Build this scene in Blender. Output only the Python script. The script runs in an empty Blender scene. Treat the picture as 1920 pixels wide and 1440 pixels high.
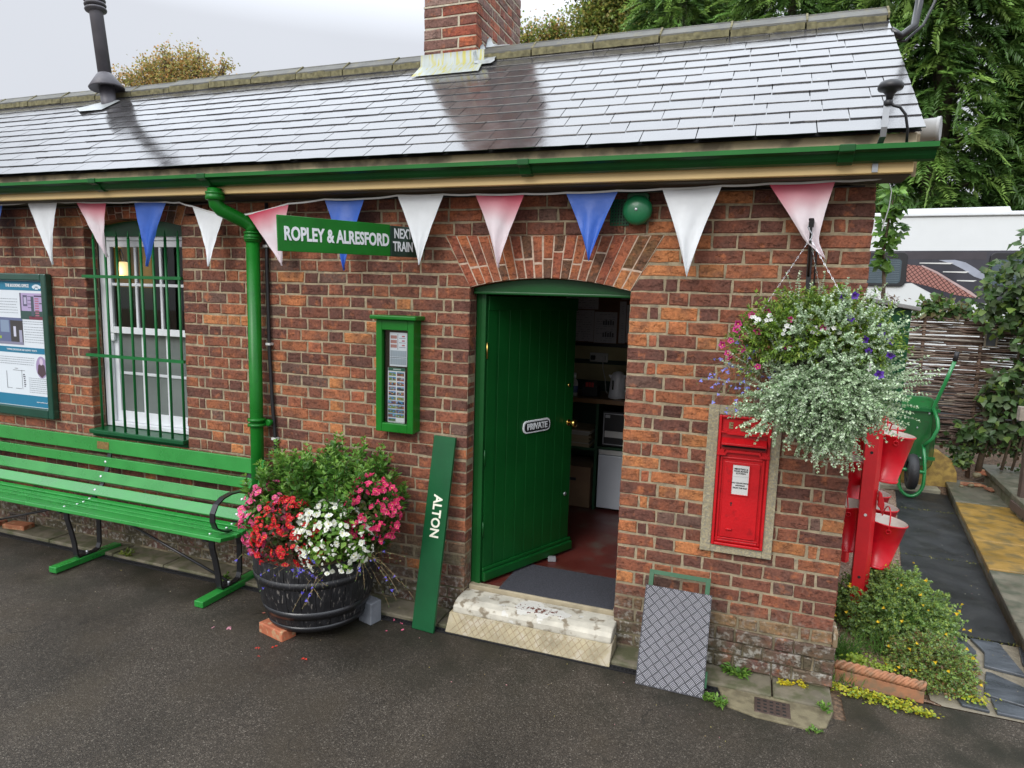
import bpy, math, random
import numpy as np
from mathutils import Vector, Matrix
R = math.radians
random.seed(11)
rng = np.random.default_rng(11)
sc = bpy.context.scene
col = sc.collection

# ---------------- camera ----------------
def cam_axes(pitch, roll, yaw):
    sy, cy = math.sin(yaw), math.cos(yaw)
    f0 = Vector((-sy, cy, 0)); r0 = Vector((cy, sy, 0)); u0 = Vector((0, 0, 1))
    f = f0*math.cos(pitch)+u0*math.sin(pitch); u = u0*math.cos(pitch)-f0*math.sin(pitch)
    r = r0*math.cos(roll)+u*math.sin(roll); u2 = u*math.cos(roll)-r0*math.sin(roll)
    return r, u2, f
cr_, cu_, cf_ = cam_axes(-0.131137, 0.0291514, 0.346249)
cd = bpy.data.cameras.new('camera'); cam = bpy.data.objects.new('camera', cd); col.objects.link(cam)
cam.matrix_world = Matrix(((cr_.x, cu_.x, -cf_.x, 0.648792), (cr_.y, cu_.y, -cf_.y, -3.668685), (cr_.z, cu_.z, -cf_.z, 2.035032), (0, 0, 0, 1)))
cd.sensor_width = 36; cd.lens = 36*1241.505/1920; cd.clip_start = .05; cd.clip_end = 300
sc.camera = cam

# ---------------- world and sun (overcast, wet morning) ----------------
SUN_EL, SUN_AZ = R(36), R(196)
w = bpy.data.worlds.new('World'); sc.world = w; w.use_nodes = True
nt = w.node_tree; nt.nodes.clear()
out = nt.nodes.new('ShaderNodeOutputWorld'); bg = nt.nodes.new('ShaderNodeBackground')
sky = nt.nodes.new('ShaderNodeTexSky'); sky.sky_type = 'NISHITA'; sky.sun_disc = False
sky.sun_elevation = SUN_EL; sky.sun_rotation = SUN_AZ; sky.dust_density = 4
geo = nt.nodes.new('ShaderNodeTexCoord'); sep = nt.nodes.new('ShaderNodeSeparateXYZ')
cr = nt.nodes.new('ShaderNodeValToRGB')
el = cr.color_ramp.elements
el[0].position = 0.0; el[0].color = (.60, .62, .665, 1)
el[1].position = .33; el[1].color = (.655, .68, .735, 1)
e = el.new(.50); e.color = (1.68, 1.79, 1.96, 1)
e = el.new(1.0); e.color = (2.4, 2.55, 2.75, 1)
nz = nt.nodes.new('ShaderNodeTexNoise'); nz.inputs['Scale'].default_value = 2.2; nz.inputs['Detail'].default_value = 4
mr = nt.nodes.new('ShaderNodeMapRange'); mr.inputs['To Min'].default_value = 9.4; mr.inputs['To Max'].default_value = 10.6
mul = nt.nodes.new('ShaderNodeVectorMath'); mul.operation = 'SCALE'
mix = nt.nodes.new('ShaderNodeMixRGB'); mix.inputs['Fac'].default_value = .06
L = nt.links.new
L(geo.outputs['Generated'], sep.inputs[0]); L(sep.outputs['Z'], cr.inputs['Fac'])
L(geo.outputs['Generated'], nz.inputs['Vector']); L(nz.outputs['Fac'], mr.inputs['Value'])
L(cr.outputs['Color'], mul.inputs[0]); L(mr.outputs['Result'], mul.inputs['Scale'])
L(mul.outputs[0], mix.inputs['Color1']); L(sky.outputs['Color'], mix.inputs['Color2'])
L(mix.outputs[0], bg.inputs['Color']); bg.inputs['Strength'].default_value = .1
L(bg.outputs[0], out.inputs['Surface'])
sd = bpy.data.lights.new('sun', 'SUN'); sd.energy = 1.5; sd.angle = R(30); sd.color = (1, .97, .92)
so = bpy.data.objects.new('sun', sd); col.objects.link(so)
sdir = Vector((math.sin(SUN_AZ)*math.cos(SUN_EL), math.cos(SUN_AZ)*math.cos(SUN_EL), math.sin(SUN_EL)))
so.rotation_euler = sdir.to_track_quat('Z', 'Y').to_euler()
sc.view_settings.view_transform = 'Standard'; sc.view_settings.look = 'None'
sc.view_settings.exposure = 0.25; sc.view_settings.gamma = 1
sc.cycles.max_bounces = 8; sc.cycles.transparent_max_bounces = 8

# ---------------- materials ----------------
MATS = {}
def nodes_mat(name):
    m = bpy.data.materials.new(name); m.use_nodes = True
    return m, m.node_tree, m.node_tree.nodes['Principled BSDF']
def mat(name, c, rough=.5, metal=0, var=.18, vscale=6, bump=.0, bscale=60, attr=False, spec=None, c2=None, trans=0, detail=5, coat=0, coord='Object', rvar=0, c2th=(.45, .62), stretch=None):
    if name in MATS: return MATS[name]
    m, t, b = nodes_mat(name); N = t.nodes.new; K = t.links.new
    tc = N('ShaderNodeTexCoord'); vec = tc.outputs[coord]
    if stretch:
        mp = N('ShaderNodeMapping'); mp.inputs['Scale'].default_value = stretch; K(vec, mp.inputs[0]); vec = mp.outputs[0]
    if attr:
        a = N('ShaderNodeAttribute'); a.attribute_name = 'Col'; base = a.outputs['Color']
    else:
        rgb = N('ShaderNodeRGB'); rgb.outputs[0].default_value = (*c, 1); base = rgb.outputs[0]
    n1 = N('ShaderNodeTexNoise'); n1.inputs['Scale'].default_value = vscale; n1.inputs['Detail'].default_value = detail; K(vec, n1.inputs['Vector'])
    mrr = N('ShaderNodeMapRange'); mrr.inputs['From Min'].default_value = .25; mrr.inputs['From Max'].default_value = .75
    mrr.inputs['To Min'].default_value = 1-var; mrr.inputs['To Max'].default_value = 1+var; K(n1.outputs['Fac'], mrr.inputs['Value'])
    sv = N('ShaderNodeVectorMath'); sv.operation = 'SCALE'; K(base, sv.inputs[0]); K(mrr.outputs[0], sv.inputs['Scale'])
    cur = sv.outputs[0]
    if c2:
        n2 = N('ShaderNodeTexNoise'); n2.inputs['Scale'].default_value = vscale*1.7; n2.inputs['Detail'].default_value = 8; K(vec, n2.inputs['Vector'])
        r2 = N('ShaderNodeMapRange'); r2.inputs['From Min'].default_value = c2th[0]; r2.inputs['From Max'].default_value = c2th[1]; K(n2.outputs['Fac'], r2.inputs['Value'])
        mx = N('ShaderNodeMixRGB'); K(r2.outputs[0], mx.inputs['Fac']); K(cur, mx.inputs['Color1']); mx.inputs['Color2'].default_value = (*c2, 1); cur = mx.outputs[0]
    K(cur, b.inputs['Base Color'])
    b.inputs['Roughness'].default_value = rough; b.inputs['Metallic'].default_value = metal
    if rvar:
        r3 = N('ShaderNodeMapRange'); r3.inputs['To Min'].default_value = max(.03, rough-rvar); r3.inputs['To Max'].default_value = min(1, rough+rvar)
        r3.inputs['From Min'].default_value = .3; r3.inputs['From Max'].default_value = .7
        K(n1.outputs['Fac'], r3.inputs['Value']); K(r3.outputs[0], b.inputs['Roughness'])
    if spec is not None: b.inputs['IOR'].default_value = spec
    if coat: b.inputs['Coat Weight'].default_value = coat; b.inputs['Coat Roughness'].default_value = .12
    if bump:
        nb = N('ShaderNodeTexNoise'); nb.inputs['Scale'].default_value = bscale; nb.inputs['Detail'].default_value = 6; K(vec, nb.inputs['Vector'])
        bp = N('ShaderNodeBump'); bp.inputs['Strength'].default_value = min(1, bump); bp.inputs['Distance'].default_value = .004
        K(nb.outputs['Fac'], bp.inputs['Height']); K(bp.outputs[0], b.inputs['Normal'])
    if trans:
        tr = N('ShaderNodeBsdfTranslucent'); K(cur, tr.inputs['Color']); ms = N('ShaderNodeMixShader'); ms.inputs[0].default_value = trans
        K(b.outputs[0], ms.inputs[1]); K(tr.outputs[0], ms.inputs[2]); K(ms.outputs[0], t.nodes['Material Output'].inputs['Surface'])
    MATS[name] = m
    return m
def emis(name, c, s):
    m, t, b = nodes_mat(name); b.inputs['Base Color'].default_value = (*c, 1)
    b.inputs['Emission Color'].default_value = (*c, 1); b.inputs['Emission Strength'].default_value = s
    return m
def glass(name, tint=(.9, .95, .95), refl=.12):
    m, t, b = nodes_mat(name); t.nodes.remove(b)
    g = t.nodes.new('ShaderNodeBsdfGlossy'); g.inputs['Roughness'].default_value = .02
    tp = t.nodes.new('ShaderNodeBsdfTransparent'); tp.inputs['Color'].default_value = (*tint, 1)
    fr = t.nodes.new('ShaderNodeFresnel'); fr.inputs['IOR'].default_value = 1.5
    ms = t.nodes.new('ShaderNodeMixShader'); t.links.new(fr.outputs[0], ms.inputs[0])
    t.links.new(tp.outputs[0], ms.inputs[1]); t.links.new(g.outputs[0], ms.inputs[2])
    t.links.new(ms.outputs[0], t.nodes['Material Output'].inputs['Surface'])
    return m

def brick_mat():
    m, t, b = nodes_mat('brick'); N = t.nodes.new; K = t.links.new
    tc = N('ShaderNodeTexCoord'); a = N('ShaderNodeAttribute'); a.attribute_name = 'Col'
    def noise(s, d=6, st=None, rough=.6):
        n = N('ShaderNodeTexNoise'); n.inputs['Scale'].default_value = s; n.inputs['Detail'].default_value = d; n.inputs['Roughness'].default_value = rough
        if st:
            mp = N('ShaderNodeMapping'); mp.inputs['Scale'].default_value = st; K(tc.outputs['Object'], mp.inputs[0]); K(mp.outputs[0], n.inputs['Vector'])
        else: K(tc.outputs['Object'], n.inputs['Vector'])
        return n.outputs['Fac']
    def rng_(v, a0, a1, b0, b1):
        r = N('ShaderNodeMapRange'); K(v, r.inputs['Value']); r.inputs['From Min'].default_value = a0; r.inputs['From Max'].default_value = a1
        r.inputs['To Min'].default_value = b0; r.inputs['To Max'].default_value = b1; return r.outputs[0]
    def mixc(f, c1, c2, mode='MIX'):
        x = N('ShaderNodeMixRGB'); x.blend_type = mode
        if isinstance(f, float): x.inputs['Fac'].default_value = f
        else: K(f, x.inputs['Fac'])
        for s_, c_ in (('Color1', c1), ('Color2', c2)):
            if isinstance(c_, tuple): x.inputs[s_].default_value = (*c_, 1)
            else: K(c_, x.inputs[s_])
        return x.outputs[0]
    c = a.outputs['Color']
    c = mixc(rng_(noise(9, 5), .44, .62, 0, .62), c, (.105, .055, .043))      # burnt headers and fire marks
    c = mixc(rng_(noise(13, 6), .55, .70, 0, .6), c, (.48, .16, .065))         # brighter orange faces
    sv = N('ShaderNodeVectorMath'); sv.operation = 'SCALE'; K(c, sv.inputs[0]); K(rng_(noise(70, 5), .3, .7, .68, 1.32), sv.inputs['Scale']); c = sv.outputs[0]
    c = mixc(rng_(noise(38, 8, None, .75), .63, .72, 0, .55), c, (.46, .38, .28))      # lime smears
    # base of the wall: grey-green algae and lichen up to knee height, in patches
    sp = N('ShaderNodeSeparateXYZ'); K(tc.outputs['Object'], sp.inputs[0])
    low = rng_(sp.outputs['Z'], .10, .42, .85, 0.0)
    ad = N('ShaderNodeMath'); ad.operation = 'MULTIPLY'; K(low, ad.inputs[0]); K(rng_(noise(6, 8), .35, .55, 0, 1.25), ad.inputs[1]); ad.use_clamp = True
    c = mixc(ad.outputs[0], c, (.095, .08, .05))
    ad2 = N('ShaderNodeMath'); ad2.operation = 'MULTIPLY'; K(low, ad2.inputs[0]); K(rng_(noise(30, 8), .5, .62, 0, 1.1), ad2.inputs[1]); ad2.use_clamp = True
    c = mixc(ad2.outputs[0], c, (.33, .31, .27))
    K(c, b.inputs['Base Color']); b.inputs['Roughness'].default_value = .8; b.inputs['IOR'].default_value = 1.28
    bp = N('ShaderNodeBump'); bp.inputs['Strength'].default_value = .9; bp.inputs['Distance'].default_value = .006
    hs = N('ShaderNodeMath'); hs.operation = 'ADD'; K(noise(55, 8), hs.inputs[0]); K(rng_(noise(16, 8, (1, 1, 2.5), .7), .55, .6, 0, -.6), hs.inputs[1])
    K(hs.outputs[0], bp.inputs['Height']); K(bp.outputs[0], b.inputs['Normal'])
    return m
M_BRICK = brick_mat()
M_MORTAR = mat('mortar', (.325, .265, .175), .95, spec=1.25, var=.35, vscale=14, bump=1, bscale=120, c2=(.19, .165, .12), c2th=(.5, .7))
def damp(m, z0, z1, c, amt):
    t = m.node_tree; N = t.nodes.new; K = t.links.new; b = t.nodes['Principled BSDF']; cur = b.inputs['Base Color'].links[0].from_socket
    tc = N('ShaderNodeTexCoord'); sp = N('ShaderNodeSeparateXYZ'); K(tc.outputs['Object'], sp.inputs[0]); nz = N('ShaderNodeTexNoise'); nz.inputs['Scale'].default_value = 7; nz.inputs['Detail'].default_value = 8; K(tc.outputs['Object'], nz.inputs['Vector'])
    a = N('ShaderNodeMapRange'); a.inputs['From Min'].default_value = z0; a.inputs['From Max'].default_value = z1; a.inputs['To Min'].default_value = amt; a.inputs['To Max'].default_value = 0; K(sp.outputs['Z'], a.inputs['Value'])
    n_ = N('ShaderNodeMapRange'); n_.inputs['From Min'].default_value = .35; n_.inputs['From Max'].default_value = .6; K(nz.outputs['Fac'], n_.inputs['Value'])
    m_ = N('ShaderNodeMath'); m_.operation = 'MULTIPLY'; m_.use_clamp = True; K(a.outputs[0], m_.inputs[0]); K(n_.outputs[0], m_.inputs[1])
    x = N('ShaderNodeMixRGB'); K(m_.outputs[0], x.inputs['Fac']); K(cur, x.inputs['Color1']); x.inputs['Color2'].default_value = (*c, 1); K(x.outputs[0], b.inputs['Base Color'])
damp(M_MORTAR, .1, .5, (.12, .105, .065), 1.3)
def asphalt():
    m, t, b = nodes_mat('wet_asphalt'); N = t.nodes.new; K = t.links.new
    tc = N('ShaderNodeTexCoord')
    v = N('ShaderNodeTexVoronoi'); v.inputs['Scale'].default_value = 210; K(tc.outputs['Object'], v.inputs['Vector'])
    v2 = N('ShaderNodeTexVoronoi'); v2.inputs['Scale'].default_value = 420; K(tc.outputs['Object'], v2.inputs['Vector'])
    def ns(s, d=6):
        n = N('ShaderNodeTexNoise'); n.inputs['Scale'].default_value = s; n.inputs['Detail'].default_value = d; K(tc.outputs['Object'], n.inputs['Vector']); return n.outputs['Fac']
    sx = N('ShaderNodeSeparateXYZ'); K(v.outputs['Color'], sx.inputs[0])
    r1 = N('ShaderNodeValToRGB'); e = r1.color_ramp.elements
    e[0].position = 0; e[0].color = (.024, .019, .014, 1); e[1].position = .9; e[1].color = (.070, .057, .043, 1)
    x = e.new(.55); x.color = (.042, .034, .026, 1); x = e.new(1); x.color = (.15, .13, .105, 1)
    K(sx.outputs['X'], r1.inputs[0])
    r2 = N('ShaderNodeMapRange'); r2.inputs['From Min'].default_value = .3; r2.inputs['From Max'].default_value = .7; r2.inputs['To Min'].default_value = .58; r2.inputs['To Max'].default_value = 1.5
    K(ns(.9, 9), r2.inputs['Value'])
    sv = N('ShaderNodeVectorMath'); sv.operation = 'SCALE'; K(r1.outputs[0], sv.inputs[0]); K(r2.outputs[0], sv.inputs['Scale'])
    mx = N('ShaderNodeMixRGB'); r3 = N('ShaderNodeMapRange'); r3.inputs['From Min'].default_value = .48; r3.inputs['From Max'].default_value = .66; r3.inputs['To Max'].default_value = .45
    K(ns(2.2, 10), r3.inputs['Value']); K(r3.outputs[0], mx.inputs['Fac']); K(sv.outputs[0], mx.inputs['Color1']); mx.inputs['Color2'].default_value = (.050, .038, .024, 1)
    # fine cracks, broken up
    cv = N('ShaderNodeTexVoronoi'); cv.feature = 'DISTANCE_TO_EDGE'; cv.inputs['Scale'].default_value = .42
    wn = N('ShaderNodeTexNoise'); wn.inputs['Scale'].default_value = 3.5; wn.inputs['Detail'].default_value = 6; K(tc.outputs['Object'], wn.inputs['Vector'])
    wa = N('ShaderNodeVectorMath'); wa.operation = 'SCALE'; wa.inputs['Scale'].default_value = .55; K(wn.outputs['Color'], wa.inputs[0]); wb = N('ShaderNodeVectorMath'); wb.operation = 'ADD'; K(wa.outputs[0], wb.inputs[0]); K(tc.outputs['Object'], wb.inputs[1]); K(wb.outputs[0], cv.inputs['Vector'])
    c1 = N('ShaderNodeMapRange'); c1.inputs['From Min'].default_value = .0; c1.inputs['From Max'].default_value = .0045; c1.inputs['To Min'].default_value = 1; c1.inputs['To Max'].default_value = 0; K(cv.outputs['Distance'], c1.inputs['Value'])
    c2_ = N('ShaderNodeMapRange'); c2_.inputs['From Min'].default_value = .5; c2_.inputs['From Max'].default_value = .62; c2_.inputs['To Max'].default_value = .75; K(ns(1.1, 3), c2_.inputs['Value'])
    c3 = N('ShaderNodeMath'); c3.operation = 'MULTIPLY'; K(c1.outputs[0], c3.inputs[0]); K(c2_.outputs[0], c3.inputs[1])
    mk = N('ShaderNodeMixRGB'); K(c3.outputs[0], mk.inputs['Fac']); K(mx.outputs[0], mk.inputs['Color1']); mk.inputs['Color2'].default_value = (.010, .009, .008, 1)
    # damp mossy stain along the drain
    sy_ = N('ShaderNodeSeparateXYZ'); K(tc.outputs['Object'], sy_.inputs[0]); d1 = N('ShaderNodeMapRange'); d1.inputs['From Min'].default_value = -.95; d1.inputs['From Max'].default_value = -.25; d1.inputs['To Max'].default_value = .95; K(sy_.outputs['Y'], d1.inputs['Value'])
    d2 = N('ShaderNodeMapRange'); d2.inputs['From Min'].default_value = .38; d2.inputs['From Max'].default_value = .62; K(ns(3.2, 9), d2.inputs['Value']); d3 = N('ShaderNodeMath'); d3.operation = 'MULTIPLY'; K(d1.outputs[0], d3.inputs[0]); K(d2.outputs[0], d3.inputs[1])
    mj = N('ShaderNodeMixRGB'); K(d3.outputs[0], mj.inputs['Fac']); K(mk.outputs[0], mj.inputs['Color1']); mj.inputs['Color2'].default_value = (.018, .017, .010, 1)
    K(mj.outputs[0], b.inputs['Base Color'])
    r4 = N('ShaderNodeMapRange'); r4.inputs['From Min'].default_value = .38; r4.inputs['From Max'].default_value = .62; r4.inputs['To Min'].default_value = .40; r4.inputs['To Max'].default_value = .75; b.inputs['IOR'].default_value = 1.36
    K(ns(1.9, 6), r4.inputs['Value']); K(r4.outputs[0], b.inputs['Roughness'])
    ma = N('ShaderNodeMath'); ma.operation = 'ADD'; K(v.outputs['Distance'], ma.inputs[0]); K(v2.outputs['Distance'], ma.inputs[1])
    bp = N('ShaderNodeBump'); bp.inputs['Strength'].default_value = .6; bp.inputs['Distance'].default_value = .004; K(ma.outputs[0], bp.inputs['Height']); K(bp.outputs[0], b.inputs['Normal'])
    return m
M_ASPHALT = asphalt()
M_SLATE = mat('wet_slate', (.05, .05, .053), .15, var=.25, vscale=9, bump=.12, bscale=26, attr=True, spec=2.5, rvar=.04, c2=(.16, .155, .12), c2th=(.70, .76))
M_GREEN = mat('bright_green_paint', (.007, .140, .012), .34, var=.16, vscale=6, rvar=.08, bump=.12, bscale=30, spec=1.38, c2=(.006, .09, .012), c2th=(.60, .8))
M_BENCH = mat('wet_bench_green_paint', (.018, .225, .034), .30, var=.16, vscale=5, rvar=.1, bump=.35, bscale=150, coat=.4, spec=1.6)
M_DGREEN = mat('dark_green_paint', (.005, .075, .024), .36, var=.14, vscale=8, bump=.15, bscale=40, spec=1.4)
M_MGREEN = mat('mid_green_paint', (.008, .125, .030), .36, var=.14, vscale=8, bump=.15, bscale=40, spec=1.4)
M_DOOR = mat('door_green_paint', (.004, .068, .012), .36, var=.15, vscale=4, bump=.2, bscale=35, spec=1.4)
M_TAN = mat('tan_paint', (.84, .60, .27), .5, var=.10, vscale=3, bump=.1, bscale=30)
M_TANL = mat('faded_tan_paint', (.72, .58, .37), .6, var=.15, vscale=4, bump=.2, bscale=30, c2=(.30, .24, .16))
M_WHITE = mat('white_gloss_paint', (.72, .74, .76), .35, var=.05, bump=.05)
M_OFFW = mat('off_white', (.60, .60, .58), .5, var=.06)
M_BLACK = mat('black_iron', (.012, .012, .014), .32, var=.2, bump=.25, bscale=120, coat=.3)
M_BLACKP = mat('black_plastic', (.015, .015, .017), .45, var=.1)
M_RED = mat('post_red_paint', (.50, .008, .012), .36, var=.16, vscale=9, bump=.35, bscale=70, spec=1.42, c2=(.20, .006, .008), c2th=(.60, .8))
M_REDB = mat('bucket_red_paint', (.58, .006, .016), .28, var=.16, vscale=6, bump=.15, bscale=30, spec=1.45, c2=(.30, .004, .01), c2th=(.58, .8))
M_METAL = mat('galvanised_metal', (.42, .44, .46), .42, .8, var=.2, vscale=8)
M_BOLT = mat('bolt_steel', (.65, .67, .7), .35, .7, var=.1)
M_BRASS = mat('brass', (.62, .42, .12), .25, 1, var=.2)
M_STONE = mat('mossy_stone', (.15, .13, .09), .75, var=.35, vscale=7, bump=1, bscale=40, c2=(.085, .085, .042), c2th=(.45, .6))
M_CONC = mat('concrete', (.17, .145, .085), .85, var=.25, vscale=12, bump=1, bscale=90, c2=(.115, .095, .055))
M_DARK = mat('deep_black', (.012, .011, .010), .8, var=.2)
M_SOIL = mat('soil', (.075, .048, .030), .9, var=.5, vscale=30, bump=1, bscale=70, c2=(.16, .10, .06))
M_SILV = mat('silver_leaf', (0, 0, 0), .6, var=.1, vscale=3, attr=True, trans=.2)
M_LEAF = mat('leaf', (0, 0, 0), .42, var=.12, vscale=3, attr=True, trans=.42)
M_PETAL = mat('petal', (0, 0, 0), .55, var=.06, vscale=3, attr=True, trans=.3)
M_BARK = mat('bark', (.11, .085, .06), .9, var=.4, vscale=12, bump=1, bscale=40)
M_TWIG = mat('twig', (0, 0, 0), .75, var=.35, vscale=30, attr=True, bump=.5, bscale=60)
M_VCOL = mat('painted_colours', (0, 0, 0), .5, var=.04, attr=True)
M_PRINT = mat('printed_paper', (0, 0, 0), .55, var=.02, attr=True)
M_GLASS = glass('window_glass')

# ---------------- geometry helpers ----------------
def frame(o, u, v):
    u = Vector(u).normalized(); v = Vector(v); n = u.cross(v).normalized(); v = n.cross(u).normalized()
    return Matrix(((u.x, v.x, n.x, o[0]), (u.y, v.y, n.y, o[1]), (u.z, v.z, n.z, o[2]), (0, 0, 0, 1)))
WALLF = frame((0, 0, 0), (1, 0, 0), (0, 0, 1))     # local x right, y up, z out of the front wall
class MB:
    def __init__(s, M=None):
        s.v = []; s.f = []; s.c = []; s.mi = []; s.sm = []; s.M = M or Matrix(); s.col = (1, 1, 1); s.mat = 0; s.smooth = False
    def add(s, vs, fs):
        b = len(s.v); s.v += [tuple(s.M @ Vector(p)) for p in vs]
        for f in fs:
            s.f.append([b+i for i in f]); s.c.append(s.col); s.mi.append(s.mat); s.sm.append(s.smooth)
    def box(s, a, b):
        x0, y0, z0 = (min(p, q) for p, q in zip(a, b)); x1, y1, z1 = (max(p, q) for p, q in zip(a, b))
        s.add([(x0, y0, z0), (x1, y0, z0), (x1, y1, z0), (x0, y1, z0), (x0, y0, z1), (x1, y0, z1), (x1, y1, z1), (x0, y1, z1)],
              [(3, 2, 1, 0), (4, 5, 6, 7), (0, 1, 5, 4), (1, 2, 6, 5), (2, 3, 7, 6), (3, 0, 4, 7)])
    def bar(s, p, q, w_, h, up=(0, 0, 1)):
        p = Vector(p); q = Vector(q); d = (q-p).normalized(); up = Vector(up)
        sd_ = d.cross(up).normalized()*w_/2; u = sd_.cross(d).normalized()*h/2
        vs = [p-sd_-u, p+sd_-u, p+sd_+u, p-sd_+u, q-sd_-u, q+sd_-u, q+sd_+u, q-sd_+u]
        s.add(vs, [(3, 2, 1, 0), (4, 5, 6, 7), (0, 1, 5, 4), (1, 2, 6, 5), (2, 3, 7, 6), (3, 0, 4, 7)])
    def strip(s, pts, w_, h, side):           # flat bar bent along a path, width w_ along `side`
        side = Vector(side).normalized()*w_/2; P = [Vector(p) for p in pts]; vs = []; n = len(P)
        for i, p in enumerate(P):
            t = (P[min(i+1, n-1)]-P[max(i-1, 0)]).normalized(); u = t.cross(side).normalized()*h/2
            vs += [p-side-u, p+side-u, p+side+u, p-side+u]
        fs = [(3, 2, 1, 0), tuple(4*(n-1)+k for k in range(4))]
        for i in range(n-1):
            for k in range(4): fs.append((4*i+k, 4*i+(k+1) % 4, 4*i+4+(k+1) % 4, 4*i+4+k))
        s.add(vs, fs)
    def tube(s, pts, r, n=10, caps=True):
        P = [Vector(p) for p in pts]; m = len(P); rs = r if isinstance(r, (list, tuple)) else [r]*m
        t0 = (P[1]-P[0]).normalized(); a = t0.orthogonal().normalized(); vs = []
        for i, p in enumerate(P):
            t = (P[min(i+1, m-1)]-P[max(i-1, 0)]).normalized(); a = (a-t*a.dot(t)).normalized(); b = t.cross(a)
            for k in range(n):
                an = 2*math.pi*k/n; vs.append(p+(a*math.cos(an)+b*math.sin(an))*rs[i])
        fs = []
        for i in range(m-1):
            for k in range(n): fs.append((i*n+k, i*n+(k+1) % n, (i+1)*n+(k+1) % n, (i+1)*n+k))
        sm = s.smooth; s.smooth = n > 5; s.add(vs, fs); s.smooth = False
        if caps: b0 = len(s.v)-m*n; s.f += [[b0+k for k in range(n)][::-1], [b0+(m-1)*n+k for k in range(n)]]; s.c += [s.col]*2; s.mi += [s.mat]*2; s.sm += [False]*2
        s.smooth = sm
    def lathe(s, prof, c=(0, 0, 0), n=32, axis=None, caps=True):   # prof: (r, z)
        A = axis or Matrix(); c = Vector(c); vs = []
        for r, z in prof:
            for k in range(n):
                an = 2*math.pi*k/n; vs.append(c+(A @ Vector((r*math.cos(an), r*math.sin(an), z))))
        m = len(prof); fs = []
        for i in range(m-1):
            for k in range(n): fs.append((i*n+k, i*n+(k+1) % n, (i+1)*n+(k+1) % n, (i+1)*n+k))
        sm = s.smooth; s.smooth = True; s.add(vs, fs); s.smooth = sm
        if caps: b0 = len(s.v)-m*n; s.f += [[b0+k for k in range(n)][::-1], [b0+(m-1)*n+k for k in range(n)]]; s.c += [s.col]*2; s.mi += [s.mat]*2; s.sm += [False]*2
    def prism(s, poly, z0, z1):               # polygon in local xy extruded along local z
        n = len(poly); vs = [(x, y, z0) for x, y in poly]+[(x, y, z1) for x, y in poly]
        fs = [tuple(range(n))[::-1], tuple(range(n, 2*n))]+[(k, (k+1) % n, n+(k+1) % n, n+k) for k in range(n)]
        s.add(vs, fs)
    def extr_x(s, prof, x0, x1):              # (y,z) profile extruded along x
        n = len(prof); vs = [(x0, y, z) for y, z in prof]+[(x1, y, z) for y, z in prof]
        s.add(vs, [tuple(range(n)), tuple(range(n, 2*n))[::-1]]+[(k, n+k, n+(k+1) % n, (k+1) % n) for k in range(n)])
    def build(s, name, mats, parent=None, bevel=0, origin=None):
        me = bpy.data.meshes.new(name); o = Vector(origin) if origin is not None else Vector((0, 0, 0))
        me.from_pydata([tuple(Vector(p)-o) for p in s.v], [], s.f)
        ms = mats if isinstance(mats, (list, tuple)) else [mats]
        for m in ms: me.materials.append(m)
        me.polygons.foreach_set('material_index', s.mi); me.polygons.foreach_set('use_smooth', s.sm)
        ca = me.color_attributes.new('Col', 'FLOAT_COLOR', 'CORNER'); arr = []
        for f, c in zip(s.f, s.c): arr += [c[0], c[1], c[2], 1.0]*len(f)
        ca.data.foreach_set('color', arr); me.update()
        ob = bpy.data.objects.new(name, me); col.objects.link(ob); ob.location = o
        if parent: ob.parent = parent; ob.matrix_parent_inverse = Matrix.Translation(parent.location).inverted() if parent.type == 'EMPTY' else Matrix()
        if parent and parent.type != 'EMPTY': ob.matrix_parent_inverse = parent_world(parent).inverted()
        if bevel:
            b = ob.modifiers.new('bevel', 'BEVEL'); b.width = bevel; b.segments = 2; b.limit_method = 'ANGLE'; b.angle_limit = R(40)
        return ob
def parent_world(o):
    m = Matrix.LocRotScale(o.location, o.rotation_euler, o.scale)
    if o.parent: m = parent_world(o.parent) @ o.matrix_parent_inverse @ m
    return m
def tag(o, label, cat, group=None, kind=None):
    if label: o['label'] = label
    if cat: o['category'] = cat
    if group: o['group'] = group
    if kind: o['kind'] = kind
    return o
def thing(name, label, cat, loc, group=None):
    o = bpy.data.objects.new(name, None); col.objects.link(o); o.location = loc; o.empty_display_size = .1
    return tag(o, label, cat, group)
def copy_tree(o, parent=None):
    c = o.copy(); col.objects.link(c)
    if parent: c.parent = parent
    for ch in list(o.children): copy_tree(ch, c)
    return c
def text(s, size, m, F, parent, name='lettering', align='CENTER', ext=.001, bold=0, sx=1, spacing=1):
    cu = bpy.data.curves.new(name, 'FONT'); cu.body = s; cu.size = size; cu.align_x = align; cu.align_y = 'CENTER'; cu.extrude = ext; cu.offset = bold; cu.resolution_u = 3
    cu.space_character = spacing; cu.space_line = .95
    tmp = bpy.data.objects.new(name+'_tmp', cu); col.objects.link(tmp)
    bpy.context.view_layer.update()
    me = bpy.data.meshes.new_from_object(tmp.evaluated_get(bpy.context.evaluated_depsgraph_get())); me.name = name
    bpy.data.objects.remove(tmp); me.transform(F @ Matrix.Diagonal((sx, 1, 1, 1)))
    me.materials.clear(); me.materials.append(m)
    ob = bpy.data.objects.new(name, me); col.objects.link(ob)
    if parent: ob.parent = parent; ob.matrix_parent_inverse = parent_world(parent).inverted()
    return ob

def pane(mb, x0, y, z0, x1, z1): mb.add([(x0, y, z0), (x1, y, z0), (x1, y, z1), (x0, y, z1)], [(0, 1, 2, 3)])
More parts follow.
